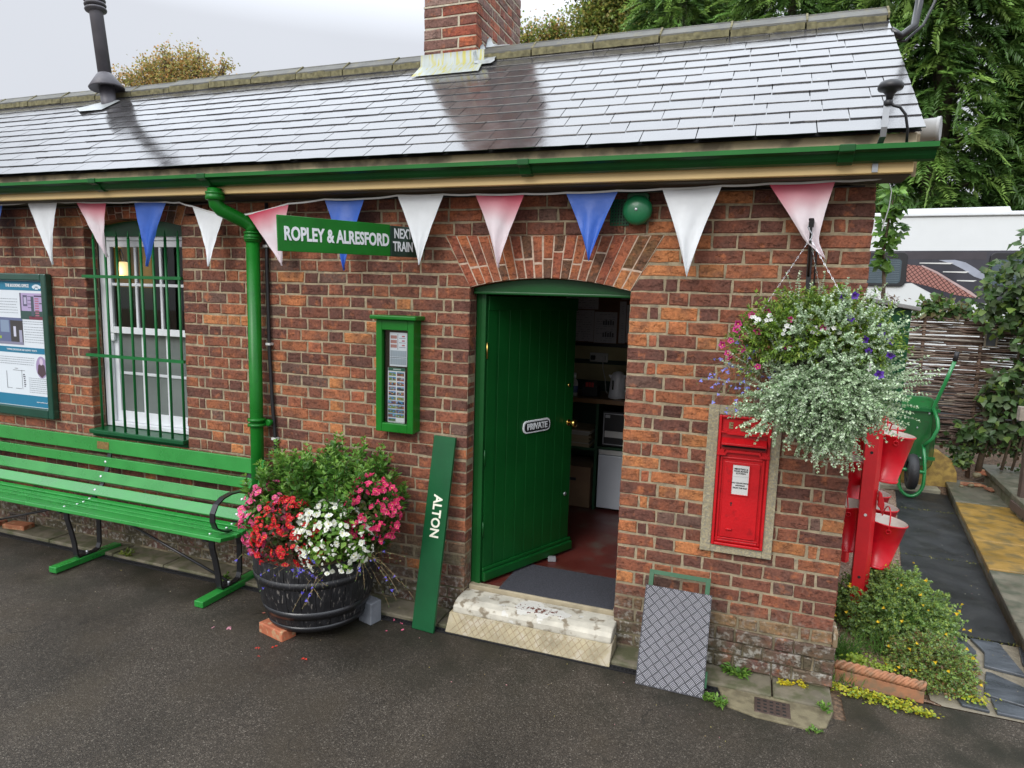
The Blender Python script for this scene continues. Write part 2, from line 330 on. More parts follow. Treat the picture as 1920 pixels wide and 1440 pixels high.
# ---- many small leaves / petals as folded kites ----
def norm(a): return a/np.maximum(np.linalg.norm(a, axis=-1, keepdims=True), 1e-9)
def rnd(n, s=1.0): return rng.normal(0, s, (n, 3))
class Leaves:
    def __init__(s): s.d = []
    def add(s, P, D, N, Ln, W, C, fold=.25):
        n = len(P); Ln = np.broadcast_to(np.asarray(Ln, float).reshape(-1, 1), (n, 1)); W = np.broadcast_to(np.asarray(W, float).reshape(-1, 1), (n, 1))
        C = np.broadcast_to(np.asarray(C, float), (n, 3))
        D = norm(D); S = norm(np.cross(D, N)); N2 = np.cross(S, D)
        mid = P+D*Ln*.45
        v = np.stack([P, mid-S*W/2+N2*W*fold, P+D*Ln-N2*Ln*.08, mid+S*W/2+N2*W*fold], 1)
        s.d.append((v, C))
    def tri_stems(s, P, Q, r, C):
        D = Q-P; n = len(P); side = norm(np.cross(D, rnd(n)))*r
        v = np.stack([P-side, P+side, Q+side*.6, Q-side*.6], 1); s.d.append((v, np.broadcast_to(np.asarray(C, float), (n, 3))))
    def build(s, name, m, parent=None, origin=(0, 0, 0)):
        V = np.concatenate([a for a, _ in s.d])-np.asarray(origin, float); C = np.concatenate([np.broadcast_to(c, (len(a), 3)) for a, c in s.d]); n = len(V)
        me = bpy.data.meshes.new(name); me.vertices.add(4*n); me.vertices.foreach_set('co', V.reshape(-1).astype(np.float32))
        me.loops.add(6*n); me.polygons.add(2*n)
        idx = (np.arange(n)[:, None]*4+np.array([[0, 1, 2, 0, 2, 3]])).reshape(-1)
        me.loops.foreach_set('vertex_index', idx.astype(np.int32))
        me.polygons.foreach_set('loop_start', (np.arange(2*n)*3).astype(np.int32)); me.polygons.foreach_set('loop_total', np.full(2*n, 3, np.int32))
        me.update(calc_edges=True)
        ca = me.color_attributes.new('Col', 'FLOAT_COLOR', 'POINT')
        ca.data.foreach_set('color', np.concatenate([np.repeat(C, 4, 0), np.ones((4*n, 1))], 1).reshape(-1).astype(np.float32))
        me.materials.append(m); ob = bpy.data.objects.new(name, me); col.objects.link(ob); ob.location = origin
        if parent: ob.parent = parent; ob.matrix_parent_inverse = parent_world(parent).inverted()
        return ob
def pal(n, cols, jit=.18):
    c = np.array(cols)[rng.integers(0, len(cols), n)]
    return np.clip(c*(1+rng.normal(0, jit, (n, 1))), .002, 1)
def sprigs(LC, O, D, Ls, k, lL, lW, cols, spread=1.0, droop=0., stem=None, stemc=(.1, .12, .05), per=2, jit=.18, grow=0):
    n = len(O); D = norm(D); Ls = np.broadcast_to(np.asarray(Ls, float).reshape(-1, 1), (n, 1)); up = np.array([[0, 0, 1.]])
    prev = O
    for i in range(k):
        t = (i+.6)/k
        P = O+D*Ls*t-up*droop*(t*Ls)**2
        T = norm(D-up*2*droop*t*Ls)
        if stem: LC.tri_stems(prev, P, stem, stemc)
        prev = P
        for _ in range(per):
            sd_ = norm(np.cross(T, rnd(n))); dd = T*.75+sd_*spread+rnd(n, .15)
            LC.add(P, dd, up+rnd(n, .45)+T*.2, lL*(1-grow*t)*rng.uniform(.7, 1.2, n), lW*(1-grow*t)*rng.uniform(.75, 1.2, n), pal(n, cols, jit))
    dd = norm(D-up*2*droop*Ls); LC.add(prev, dd+rnd(n, .2), up+rnd(n, .4), lL*.8, lW*.8, pal(n, cols, jit)*1.15)
# ======================= GROUND =======================
def sheet(name, pts, z, m, label=None, cat=None, kind='structure'):
    mb = MB(); mb.add([(x, y, z) for x, y in pts], [tuple(range(len(pts)))])
    o = mb.build(name, m); tag(o, label, cat, None, kind); return o
sheet('ground', [(-60, -40), (60, -40), (60, 90), (-60, 90)], -.012, M_SOIL)
g = MB()      # asphalt forecourt, slightly uneven
nx, ny = 90, 34
X = np.linspace(-16, 14, nx); Y = np.linspace(-9, -.235, ny)
vs = []
for j in range(ny):
    for i in range(nx):
        y = Y[j]
        zz = .006*math.sin(X[i]*1.9+y*.8)+.005*math.sin(X[i]*.7-y*2.3)
        vs.append((X[i], y, zz*min(1, (-.235-y)*2)))
g.add(vs, [(j*nx+i, j*nx+i+1, (j+1)*nx+i+1, (j+1)*nx+i) for j in range(ny-1) for i in range(nx-1)])
g.sm = [True]*len(g.f)
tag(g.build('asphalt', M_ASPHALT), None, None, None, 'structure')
g = MB(); g.add([(1.22, -.235, 0), (14, -.235, 0), (14, .09, 0), (1.6, .09, 0), (1.22, .0, 0)], [(0, 1, 2, 3, 4)])
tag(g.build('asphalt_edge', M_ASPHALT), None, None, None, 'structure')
# mossy stone ledge between the wall and the drain channel
lb = MB(); x = -10.1
while x < 1.16:
    wd = random.uniform(.45, .8); x1 = min(x+wd, 1.17)
    if not (x1 > -.99 and x < .03): lb.box((x+.004, -.188, -.05), (x1-.004, .02, .026+random.uniform(-.004, .004)))
    else:
        if x < -.97: lb.box((x+.004, -.188, -.05), (-.975, .02, .026))
        if x1 > .03: lb.box((.03, -.188, -.05), (x1-.004, .02, .026))
    x = x1
lo = lb.build('stone_ledge', M_STONE, bevel=.008); tag(lo, None, None, None, 'structure')
# drain channel
dr = thing('drain_channel', 'thin black slotted drain channel along the foot of the brick wall', 'drain channel', (-2, -.21, 0))
d = MB(); d.box((-10.1, -.232, -.04), (.62, -.224, .006)); d.box((-10.1, -.198, -.04), (.62, -.19, .006)); d.build('channel_edge', M_BLACKP, dr)
d = MB(); x = -10.1
while x < .60:
    d.box((x, -.224, -.03), (x+.006, -.198, .002)); x += .022
d.box((-10.1, -.213, -.02), (.62, -.209, .003)); d.build('grating', M_BLACKP, dr)
d = MB(); d.box((-10.1, -.224, -.05), (.62, -.198, -.035)); d.build('channel_bottom', M_DARK, dr)
# concrete apron with gully grate at the corner
gm = MB(); gm.prism([(.60, -.17), (.66, -.345), (.80, -.385), (1.02, -.39), (1.12, -.34), (1.17, -.17)], -.03, .012)
tag(gm.build('concrete_gully_surround', M_CONC, bevel=.006), 'damp mossy concrete patch around the small square gully grate', 'concrete patch')
gg = thing('gully_grate', 'small rusty square gully grate set in concrete at the wall corner', 'drain grate', (.88, -.28, .012))
gm = MB(); gm.box((.79, -.345, 0), (.96, -.215, .016)); 
M_RUST = mat('rusty_iron', (.075, .05, .04), .6, .3, var=.4, vscale=30, bump=.6)
gm.build('plate', M_RUST, gg, bevel=.003)
gm = MB()
for i in range(5):
    for j in range(4): gm.box((.803+i*.030, -.335+j*.03, .0155), (.803+i*.030+.016, -.335+j*.03+.012, .0172))
gm.build('slot', M_DARK, gg)

# ======================= BRICKWORK =======================
H0, CH = .03, .076
BR_COLS = [((.128, .054, .040), .22), ((.185, .070, .045), .35), ((.24, .085, .048), .26), ((.31, .112, .054), .09), ((.42, .17, .065), .03), ((.145, .083, .064), .05)]
def brick_col(orange=0):
    r = random.random(); a = 0
    if random.random() < orange: c = random.choice([(.40, .145, .06), (.46, .18, .07), (.34, .11, .055)])
    else:
        for c, p in BR_COLS:
            a += p
            if r < a: break
    k = random.uniform(.85, 1.15)
    return tuple(min(1, v*k) for v in c)
def brick(mb, q, depth=.1, c=None, jit=.0034, proud=0.0):
    """q: 4 corners (u,v) in the frame of mb.M, face at w=0 looking along +w"""
    mb.col = c or brick_col()
    q = [(u+random.uniform(-jit, jit), v+random.uniform(-jit, jit)) for u, v in q]
    per = []
    for i in range(4):
        a, b = q[i], q[(i+1) % 4]; Ln = math.dist(a, b); k = 3 if Ln > .15 else 2
        for j in range(k):
            t = j/k; jj = jit*.7 if j else 0
            per.append((a[0]+(b[0]-a[0])*t+random.uniform(-jj, jj), a[1]+(b[1]-a[1])*t+random.uniform(-jj, jj)))
    cx = sum(p[0] for p in per)/len(per); cy = sum(p[1] for p in per)/len(per); n = len(per)
    z = proud+random.uniform(-.0018, .0018); tu = random.uniform(-.02, .02)
    hw = max(abs(p[0]-cx) for p in per); hh = max(abs(p[1]-cy) for p in per)
    def ins(p, d): return (cx+(p[0]-cx)*(1-d/max(hw, .03)), cy+(p[1]-cy)*(1-d/max(hh, .02)))
    vs = [(p[0], p[1], -depth) for p in per]+[(p[0], p[1], z-.006) for p in per]
    for p in per:
        r = ins(p, .004+random.uniform(0, .003)); vs.append((r[0], r[1], z+tu*(p[0]-cx)*.3+random.uniform(-.0008, .0008)))
    vs.append((cx, cy, z+random.uniform(-.001, .001)))
    fs = []
    for k in range(2):
        for i in range(n): fs.append((k*n+i, k*n+(i+1) % n, (k+1)*n+(i+1) % n, (k+1)*n+i))
    for i in range(n): fs.append((2*n+i, 2*n+(i+1) % n, 3*n))
    mb.add(vs, fs)
JT = .0092
def units(Ln, par):
    S, Hd, C = .232, .120, .062
    a = [S] if par == 0 else [Hd, C]; rem = Ln-2*sum(a)
    if Ln < .5: return [Ln*.66, Ln*.34] if par else [Ln*.34, Ln*.66]
    first, other = (Hd, S) if par == 0 else (S, Hd)
    k = max(0, round((rem-first)/(S+Hd))); mid = [first]+[other, first]*k
    tot = 2*sum(a)+sum(mid); f = Ln/tot
    return [v*f for v in a+mid+a[::-1]]
def lay(mb, x0, x1, n, x0t=None, x1t=None, orange=0, colf=None, depth=.1, proud=0, ch=CH, h0=H0):
    """one course between x0 and x1 (x0t/x1t: ends at the top of the course, for skewbacks)"""
    z0 = h0+n*ch+JT/2; z1 = h0+(n+1)*ch-JT/2; x0t = x0 if x0t is None else x0t; x1t = x1 if x1t is None else x1t
    xm0, xm1 = max(x0, x0t), min(x1, x1t); u = units(xm1-xm0, n % 2); x = xm0
    for i, wd in enumerate(u):
        a, b = x+JT/2*(i > 0), x+wd-JT/2*(i < len(u)-1)
        at_, bt = a, b
        if i == 0: a, at_ = x0, x0t
        if i == len(u)-1: b, bt = x1, x1t
        c = colf((a+b)/2, n) if colf else brick_col(orange)
        brick(mb, [(a, z0), (b, z0), (bt, z1), (at_, z1)], depth, c, proud=proud); x += wd

stn = thing('station_building', 'red brick railway station building with a wet slate roof and tan eaves boards', 'building', (-2, 1, 0))
NT = 34
DS = 27; DZ = H0+DS*CH            # door springing
def sk(z): return .55*(z-DZ)
WL, WR, WS0, WS1 = -4.14, -3.185, 11, 32     # window opening
mb = MB(WALLF)
def colf(x, n):
    o = .05
    if 0 < x < .42 and n < 26: o = .42
    if n == 3 and x > 0: return random.choice([(.33, .22, .09), (.20, .10, .06), (.26, .16, .08)])
    if n < 3: return random.choice([(.14, .07, .055), (.12, .06, .05), (.18, .12, .09)])
    if n == 4 and -1.6 < x < -.9: return (.17, .14, .085)
    if n == 5 and -1.6 < x < -.9: return (.20, .13, .08)
    return brick_col(o)
for n in range(NT):
    z0, z1 = H0+n*CH, H0+(n+1)*CH
    # left of window
    if WS0 <= n < WS1: lay(mb, -10.1, WL, n, colf=colf)
    elif n >= WS1: lay(mb, -10.1, WL-.4*(z0-(H0+WS1*CH)), n, None, WL-.4*(z1-(H0+WS1*CH)), colf=colf)
    # middle pier / below window
    xr, xrt = -.96, -.96
    if DS <= n < DS+4: xr, xrt = -.96-sk(z0), -.96-sk(z1)
    if n >= DS+4: continue_right = True
    else: continue_right = False
    xl, xlt = (WR, WR) if WS0 <= n < WS1 else (-10.1, -10.1)
    if n >= WS1: xl, xlt = WR+.4*(z0-(H0+WS1*CH)), WR+.4*(z1-(H0+WS1*CH))
    pr = 0
    if continue_right: lay(mb, xl, 1.157, n, xlt, 1.157, colf=colf)
    else:
        lay(mb, xl, xr, n, xlt, xrt, colf=colf)
        a, at_ = (0, 0)
        if n >= DS: a, at_ = sk(z0), sk(z1)
        if n < 3: lay(mb, .0, .36, n, colf=colf); lay(mb, .371, 1.172, n, colf=colf, proud=.014)
        else: lay(mb, a, 1.157, n, at_, 1.157, colf=colf)
# the corner kneeler stone at plinth level
wall = mb.build('wall', M_BRICK, stn)
# gable end wall
me_ = MB(frame((1.157, 0, 0), (0, 1, 0), (0, 0, 1)))
for n in range(NT):
    lay(me_, .112, 2.5, n)
for n in range(NT, 49):
    z = H0+(n+.5)*CH; half = (3.72-z)/.693
    if half > .15: lay(me_, max(.112, 1.14-half), min(2.5, 1.14+half), n)
me_.build('gable_wall', M_BRICK, stn)
# mortar body
mm = MB(WALLF); T0, T1 = -.112, -.0045
zt = H0+NT*CH
mm.box((-10.1, 0, T0), (WL-.002, zt, T1)); mm.box((WL-.002, 0, T0), (WR+.002, H0+WS0*CH-.003, T1))
mm.prism([(WR+.002, 0), (-.962, 0), (-.962, DZ), (-.962-sk(DZ+.30), DZ+.302), (-.962-sk(DZ+.30), zt), (WR+.35, zt), (WR+.002, H0+WS1*CH)], T0, T1)
mm.prism([(.002, 0), (1.153, 0), (1.153, zt), (sk(DZ+.30), zt), (sk(DZ+.30), DZ+.302), (.002, DZ)], T0, T1)
mm.box((-.962-sk(DZ+.30), DZ+.304, T0), (sk(DZ+.30), zt, T1))
mm.build('mortar', M_MORTAR, stn)
mm = MB(); mm.box((1.045, .114, 0), (1.1525, 2.5, zt)); 
mm.add([(1.1525, .0, zt), (1.1525, 2.5, zt), (1.1525, 1.14, 3.72), (1.045, 0, zt), (1.045, 2.5, zt), (1.045, 1.14, 3.72)], [(0, 1, 2), (5, 4, 3), (0, 2, 5, 3), (1, 4, 5, 2)])
mm.build('gable_mortar', M_MORTAR, stn)

# gauged arches
M_ARCHJ = mat('white_lime_joint', (.48, .36, .27), .9, var=.3, vscale=40)
def arch(name, xa, xb, zs, rise, ztop, skew, nv, dark=.2, depth=.1):
    half = (xb-xa)/2; xc = (xa+xb)/2; Rr = (half*half+rise*rise)/(2*rise); zc = zs+rise-Rr
    def intr(x): return zc+math.sqrt(max(0, Rr*Rr-(x-xc)**2))
    m2 = MB(WALLF); back = MB(WALLF)
    t0, t1 = xa-skew, xb+skew
    for i in range(nv):
        def edge(k):
            s = k/nv; b = xa+(xb-xa)*s; t = t0+(t1-t0)*s
            return b, t
        (b0, tt0), (b1, tt1) = edge(i), edge(i+1); gp = .0021
        zb0, zb1 = intr(b0), intr(b1)
        cut = random.choice([None, .35, .45, .62]) ; segs = [(0, 1)] if cut is None else [(0, cut-.008), (cut+.008, 1)]
        for s0, s1 in segs:
            def pt(b, t, zb, s, off): return (b+(t-b)*s+off, zb+(ztop-zb)*s)
            q = [pt(b0, tt0, zb0, s0, gp), pt(b1, tt1, zb1, s0, -gp), pt(b1, tt1, zb1, s1, -gp), pt(b0, tt0, zb0, s1, gp)]
            c = random.choice([(.34, .105, .05), (.40, .13, .055), (.30, .09, .05), (.37, .12, .06)])
            if random.random() < dark: c = (.14, .072, .042)
            if i > nv-3: c = random.choice([(.44, .18, .07), (.17, .09, .04)])
            brick(m2, q, depth, c, jit=.0012, proud=.002)
    o = m2.build(name, M_BRICK, stn)
    N_ = 16; pts = [(xa+(xb-xa)*k/N_, intr(xa+(xb-xa)*k/N_)+.002) for k in range(N_+1)]+[(t1-.003, ztop-.003), (t0+.003, ztop-.003)]
    for k in range(N_):      # backing in strips so no concave ngon is needed
        a, b = pts[k], pts[k+1]; ta = t0+(t1-t0)*k/N_; tb = t0+(t1-t0)*(k+1)/N_
        back.prism([a, b, (tb, ztop-.003), (ta, ztop-.003)], -.1, -.001)
    back.build('arch_joint', M_ARCHJ, o)
    return intr
door_int = arch('door_arch', -.96, 0, DZ, .062, DZ+.304, .165, 19, .13)
win_int = arch('window_arch', WL, WR, H0+WS1*CH, .055, H0+NT*CH, .06, 14, .12)

# inner skin, floor, ceilings (rooms behind the door and window)
M_ROOM = mat('inside_cream_wall', (.42, .37, .20), .8, var=.1)
M_ROOMD = mat('inside_dark_green_wall', (.012, .04, .02), .6, var=.2)
M_ROOMK = mat('inside_dim_wall', (.20, .18, .14), .9, var=.2)
mb = MB(); 
for a, b in [((-7, .113, 0), (-4.17, .23, 2.9)), ((-3.15, .113, 0), (-.99, .23, 2.9)), ((.03, .113, 0), (1.04, .23, 2.9)), ((-4.17, .113, 0), (-3.15, .23, .84)), ((-4.17, .113, 2.56), (-3.15, .23, 2.9)), ((-.99, .113, 2.18), (.03, .23, 2.9)),
             ((-7, 2.42, 0), (1.04, 2.5, 2.9)), ((-7.02, .23, 0), (-6.94, 2.42, 2.9)), ((-1.75, .23, 0), (-1.66, 2.42, 2.9)), ((1.0, .23, 0), (1.044, 2.42, 2.9)), ((-7, .23, 2.68), (1.04, 2.42, 2.75))]: mb.box(a, b)
mb.build('inner_wall', M_ROOMK, stn)
mb = MB(); mb.box((-1.65, 2.405, 1.28), (.99, 2.418, 2.68)); mb.build('cream_wall_band', M_ROOM, stn)
mb = MB(); mb.box((-1.65, 2.40, .19), (.99, 2.416, 1.278)); mb.box((-1.65, 2.396, 1.435), (.99, 2.404, 1.475)); mb.build('dado', M_ROOMD, stn)
M_FLOOR = mat('red_painted_floor', (.095, .017, .012), .45, var=.25, vscale=3, c2=(.10, .075, .06), c2th=(.5, .75), bump=.2, rvar=.15)
mb = MB(); mb.box((-7, .10, -.02), (1.04, 2.42, .188)); mb.build('floor', M_FLOOR, stn)

# ======================= ROOF =======================
TH = math.atan(.693); cT, sT = math.cos(TH), math.sin(TH); EY, EZ = -.285, 2.80; SL = 1.43/cT
def rp(x, s, h=0): return (x, EY+s*cT-h*sT, EZ+s*sT+h*cT)
rf = thing('roof_holder', None, None, (0, 0, 0)); bpy.data.objects.remove(rf)
mb = MB()
rows = 13; gauge = SL/rows
for r in range(rows):
    x = -10.2+(.13 if r % 2 else 0)+random.uniform(-.02, .02)
    while x < 1.275:
        wd = random.choice([.255, .262, .25, .268]); x1 = min(x+wd, 1.282)
        if 1.282-x1 < .09: x1 = 1.282
        if x1-x > .02:
            k = random.uniform(.8, 1.25); mb.col = (.050*k, .048*k, .049*k)
            lift = .0075+random.uniform(-.0008, .0018); tl = random.uniform(-.0012, .0012)
            s0 = r*gauge+random.uniform(-.004, .004) - (.012 if r == 0 else 0); s1 = s0+gauge*1.55
            a, b = x+.0022, x1-.0022; th = .0055; dx = random.uniform(-.0015, .0015)
            # slate: tail lifted over the course below, with broken front edge
            nE = 4; top = []; bot = []
            for i in range(nE+1):
                t = i/nE; xx = a+(b-a)*t; ss = s0+random.uniform(-.0022, .0022)
                top.append(rp(xx, ss, lift+th+tl*(t-.5))); bot.append(rp(xx, ss+.002, lift+tl*(t-.5)))
            vs = top+bot+[rp(b+dx, s1, .006), rp(a+dx, s1, .006), rp(b+dx, s1, .001), rp(a+dx, s1, .001)]
            m_ = nE+1
            fs = [tuple(range(m_))+(2*m_, 2*m_+1), tuple(range(m_, 2*m_))[::-1]+(2*m_+3, 2*m_+2)]
            fs += [(i+1, i, m_+i, m_+i+1) for i in range(nE)]+[(0, 2*m_+1, 2*m_+3, m_), (m_-1, 2*m_-1, 2*m_+2, 2*m_)]
            mb.add(vs, fs)
        x = x1
roof = mb.build('roof', M_SLATE, stn)
mb = MB(); mb.add([rp(-10.3, 0, -.01), rp(1.27, 0, -.01), rp(1.27, SL, -.01), rp(-10.3, SL, -.01), (-10.3, 2.6, 2.80), (1.27, 2.6, 2.80)], [(0, 1, 2, 3), (3, 2, 5, 4)])
mb.build('roof_underlay', M_DARK, roof)
mb = MB(); mb.add([(-10.3, 1.16, 3.80), (1.28, 1.16, 3.80), (1.28, 2.62, 2.79), (-10.3, 2.62, 2.79)], [(0, 1, 2, 3)]); mb.col = (.05, .05, .05); mb.c = [mb.col]
mb.build('rear_roof_slope', M_SLATE, roof)
M_RIDGE = mat('weathered_ridge_tile', (.085, .083, .070), .6, var=.3, vscale=9, bump=.6, bscale=50, c2=(.13, .115, .06), c2th=(.56, .72))
M_RMORT = mat('ridge_bedding_mortar', (.15, .135, .07), .9, var=.5, vscale=30, bump=1)
x = -10.2
RY, RZ = 1.145, 3.822
while x < 1.27:
    x1 = min(x+.45, 1.285)
    if x < -1.82 < x1: x1 = -1.825
    if -1.83 < x < -1.37: x = -1.375; x1 = x+.40
    dz = -.006*math.sin(x*2.1)+random.uniform(-.003, .003)
    def cap(y, z): return (y+RY, z+RZ+dz)
    if True:
        ridge = MB(); bed = MB()
        pr = [cap(-.098, -.030), cap(-.015, .030), cap(.015, .030), cap(.098, -.030), cap(.098, -.044), cap(.085, -.044), cap(0, .014), cap(-.085, -.044), cap(-.098, -.044)]
        ridge.extr_x([pr[0], pr[1], pr[6], pr[7], pr[8]], x+.004, x1-.004); ridge.extr_x([pr[1], pr[2], pr[3], pr[4], pr[5], pr[6]], x+.004, x1-.004)
        ridge.smooth = True; ridge.tube([(x+.006, RY, RZ+.024+dz), (x1-.006, RY, RZ+.024+dz)], .019, 8); ridge.smooth = False
        bed.extr_x([cap(-.100, -.030), cap(-.017, .040), cap(.017, .040), cap(.100, -.030), cap(.09, -.055), cap(-.09, -.055)], x1-.006, x1+.006)
        for _k in range(8):
            bx = x+(x1-x-.011)*_k/8; bed.box((bx, RY-.100-random.uniform(0, .006), RZ-.085+dz), (bx+(x1-x-.011)/8, RY-.07, RZ-.043+dz+random.uniform(-.004, .006)))
        rt = ridge.build('ridge_tile', M_RIDGE, roof); bed.build('ridge_mortar', M_RMORT, roof)
    x = x1

# chimney
CX0, CX1, CY0, CY1 = -1.812, -1.388, 1.0, 1.93
ch = MB(frame((CX0, CY0, 0), (1, 0, 0), (0, 0, 1))); 
CHC = [(.34, .085, .045), (.40, .11, .05), (.28, .075, .045), (.20, .07, .05), (.26, .17, .14), (.19, .10, .08)]
def chc(x, n): return random.choice(CHC)
for n in range(0, 19): lay(ch, 0, CX1-CX0, n+n % 1, h0=3.755, colf=lambda x, n_: (.45, .30, .11) if n_ == 5 and False else chc(x, n_))
chim = ch.build('chimney', M_BRICK, stn)
ch = MB(frame((CX1, CY0, 0), (0, 1, 0), (0, 0, 1)))
for n in range(0, 19): lay(ch, .108, CY1-CY0, n+1, h0=3.755-.076, colf=lambda x, n_: tuple(v*.9+.05 for v in chc(x, n_)))
ch.build('chimney_side', M_BRICK, chim)
ch = MB(frame((CX0, CY1, 0), (0, -1, 0), (0, 0, 1)))
for n in range(0, 19): lay(ch, 0, CY1-CY0-.108, n+1, h0=3.755-.076, colf=chc)
ch.build('chimney_side', M_BRICK, chim)
ch = MB(); ch.box((CX0+.005, CY0+.005, 3.3), (CX1-.005, CY1-.002, 5.2)); ch.box((CX0-.004, CY0-.004, 4.128), (CX1+.004, CY0+.02, 4.140)); ch.build('chimney_mortar', mat('chimney_mortar', (.45, .40, .30), .9, var=.2, vscale=20, bump=1), chim)
M_LEAD = mat('lead_flashing', (.36, .38, .38), .4, .25, var=.3, vscale=10, bump=.5, bscale=30, rvar=.1)
M_LEADY = mat('stained_lead', (.33, .36, .34), .5, .1, var=.15, vscale=8, bump=.3, c2=(.36, .33, .07), c2th=(.50, .62), stretch=(4.5, 1, .5))
fl = MB(); n_ = 10; vs = []
z_r = lambda y: EZ+(y-EY)*.693
for i in range(n_+1):
    x = CX0-.02+(CX1-CX0+.09)*i/n_
    vs += [(x, CY0-.012, 3.80), (x, CY0-.014, 3.72), (x, CY0-.045, z_r(CY0-.045)+.035), (x+(.02 if i == n_ else 0), CY0-.16, z_r(CY0-.16)+.024)]
fl.add(vs, [(4*i+k, 4*i+k+1, 4*i+5+k, 4*i+4+k) for i in range(n_) for k in range(3)])
fl.sm = [True]*len(fl.f)
f1 = fl.build('lead_apron', M_LEADY, chim)
fl = MB(); vs = []
for i in range(9):
    y = CY0-.06+i*.045; zr = z_r(y); wv = .012*math.sin(i*1.9)
    vs += [(CX1+.003, y, zr+.115-(.05 if i % 3 == 2 else 0)), (CX1+.01, y, zr+.05), (CX1+.05, y, zr+.032+abs(wv)), (CX1+.15+wv, y-.02, zr+.026)]
fl.add(vs, [(4*i+k, 4*i+4+k, 4*i+5+k, 4*i+k+1) for i in range(8) for k in range(3)]); fl.sm = [True]*len(fl.f)
fl.build('lead_soaker', M_LEAD, chim)
# stove flue
FX, FY = -4.94, .93
fz = z_r(FY); M_FLUE = mat('flue_grey', (.085, .08, .09), .5, .1, var=.25, vscale=7, bump=.1)
FM = Matrix.Translation((FX, FY, fz)) @ Matrix.Rotation(R(-7.5), 4, 'Y')
fl = MB(FM); fl.lathe([(.062, -.15), (.062, .15)]); fl.lathe([(.056, .27), (.074, .25), (.145, .145), (.140, .135), (.06, .17)], (0, 0, 0), 40, caps=False)
fl.lathe([(.055, .13), (.055, .92), (.060, .94), (.060, .99), (.055, 1.0), (.055, 2.0)])
for k in range(3): fl.lathe([(.056, .80+k*.04), (.085, .81+k*.04), (.089, .82+k*.04), (.085, .83+k*.04), (.056, .835+k*.04)], (0, 0, 0), 36, caps=False)
flue = fl.build('flue', M_FLUE, stn)
fl = MB(); fl.add([rp(FX-.32, 1.40, .016), rp(FX-.12, 1.26, .03), rp(FX+.12, 1.28, .022), rp(FX+.13, 1.5, .022), rp(FX-.02, 1.55, .02)], [(0, 1, 2, 3, 4)])
fl.build('flue_flashing', M_LEAD, flue)

# ======================= EAVES =======================
ev = MB(); ev.box((-10.3, -.228, 2.631), (1.262, -.18, 2.700)); ev.build('fascia', M_TAN, stn, bevel=.004)
ev = MB(); ev.box((-10.3, -.231, 2.7015), (1.262, -.18, 2.80)); ev.build('upper_fascia', M_TANL, stn, bevel=.003)
ev = MB(); ev.box((-10.3, -.196, 2.622), (1.255, .0, 2.6315)); ev.build('soffit', mat('shade_brown_soffit', (.07, .055, .04), .8, var=.2), stn)  # soffit coloured dark brown to stand for the shadow beneath the fascia
ev = MB(); ev.box((1.245, -.18, 2.66), (1.262, .03, 2.80)); vs = [(1.262, -.18, 2.62), (1.262, -.2, 2.80), (1.262, 1.14, 3.735), (1.262, 1.14, 3.60)]
ev.add([(x+dx, y, z) for dx in (0, .018) for x, y, z in vs], [(0, 1, 2, 3), (7, 6, 5, 4), (0, 4, 5, 1), (1, 5, 6, 2), (2, 6, 7, 3), (3, 7, 4, 0)])
ev.build('barge_board', M_TANL, stn)
# ogee gutter
gut = MB()
prof = [(-.209, 2.738), (-.209, 2.655), (-.235, 2.650), (-.262, 2.658), (-.282, 2.676), (-.292, 2.698), (-.312, 2.706), (-.332, 2.709), (-.334, 2.737), (-.328, 2.737), (-.326, 2.714), (-.300, 2.711), (-.283, 2.70), (-.272, 2.682), (-.255, 2.668), (-.235, 2.662), (-.216, 2.664), (-.216, 2.738)]
def gm_(y, z): return (-.2335+(y+.209)*.78, 2.738+(z-2.738)*.76)
prof = [gm_(y, z) for y, z in prof]; n_ = len(prof)
vs = [(x, y, z) for x in (-10.3, 1.33) for y, z in prof]
gut.add(vs, [(k, n_+k, n_+(k+1) % n_, (k+1) % n_) for k in range(n_)])
gut.add([(1.33, *gm_(y, z)) for y, z in ((-.209, 2.738), (-.209, 2.655), (-.262, 2.658), (-.292, 2.698), (-.334, 2.709), (-.334, 2.737))], [(0, 1, 2, 3, 4, 5)])
M_GUT = mat('gutter_green', (.006, .070, .014), .4, var=.2, vscale=8, bump=.15, bscale=30, spec=1.35)
gutter = gut.build('gutter', M_GUT, stn)
gb = MB(); gb.box((-10.3, -.3335, 2.7165), (1.331, -.3315, 2.738)); gb.build('gutter_lip', mat('gutter_lip_green', (.008, .115, .016), .45, var=.15, spec=1.35), gutter)
for gx in (-4.72, -2.66, -.53, .98, -3.6):
    gb = MB(); q = [(-.209, 2.73), (-.209, 2.648), (-.240, 2.640), (-.275, 2.652), (-.300, 2.690), (-.342, 2.700), (-.343, 2.742), (-.209, 2.742)]
    gb.extr_x([gm_(y-.003, z) for y, z in q], gx-.032, gx+.032); gb.build('gutter_joint', M_GUT, gutter, bevel=.004)
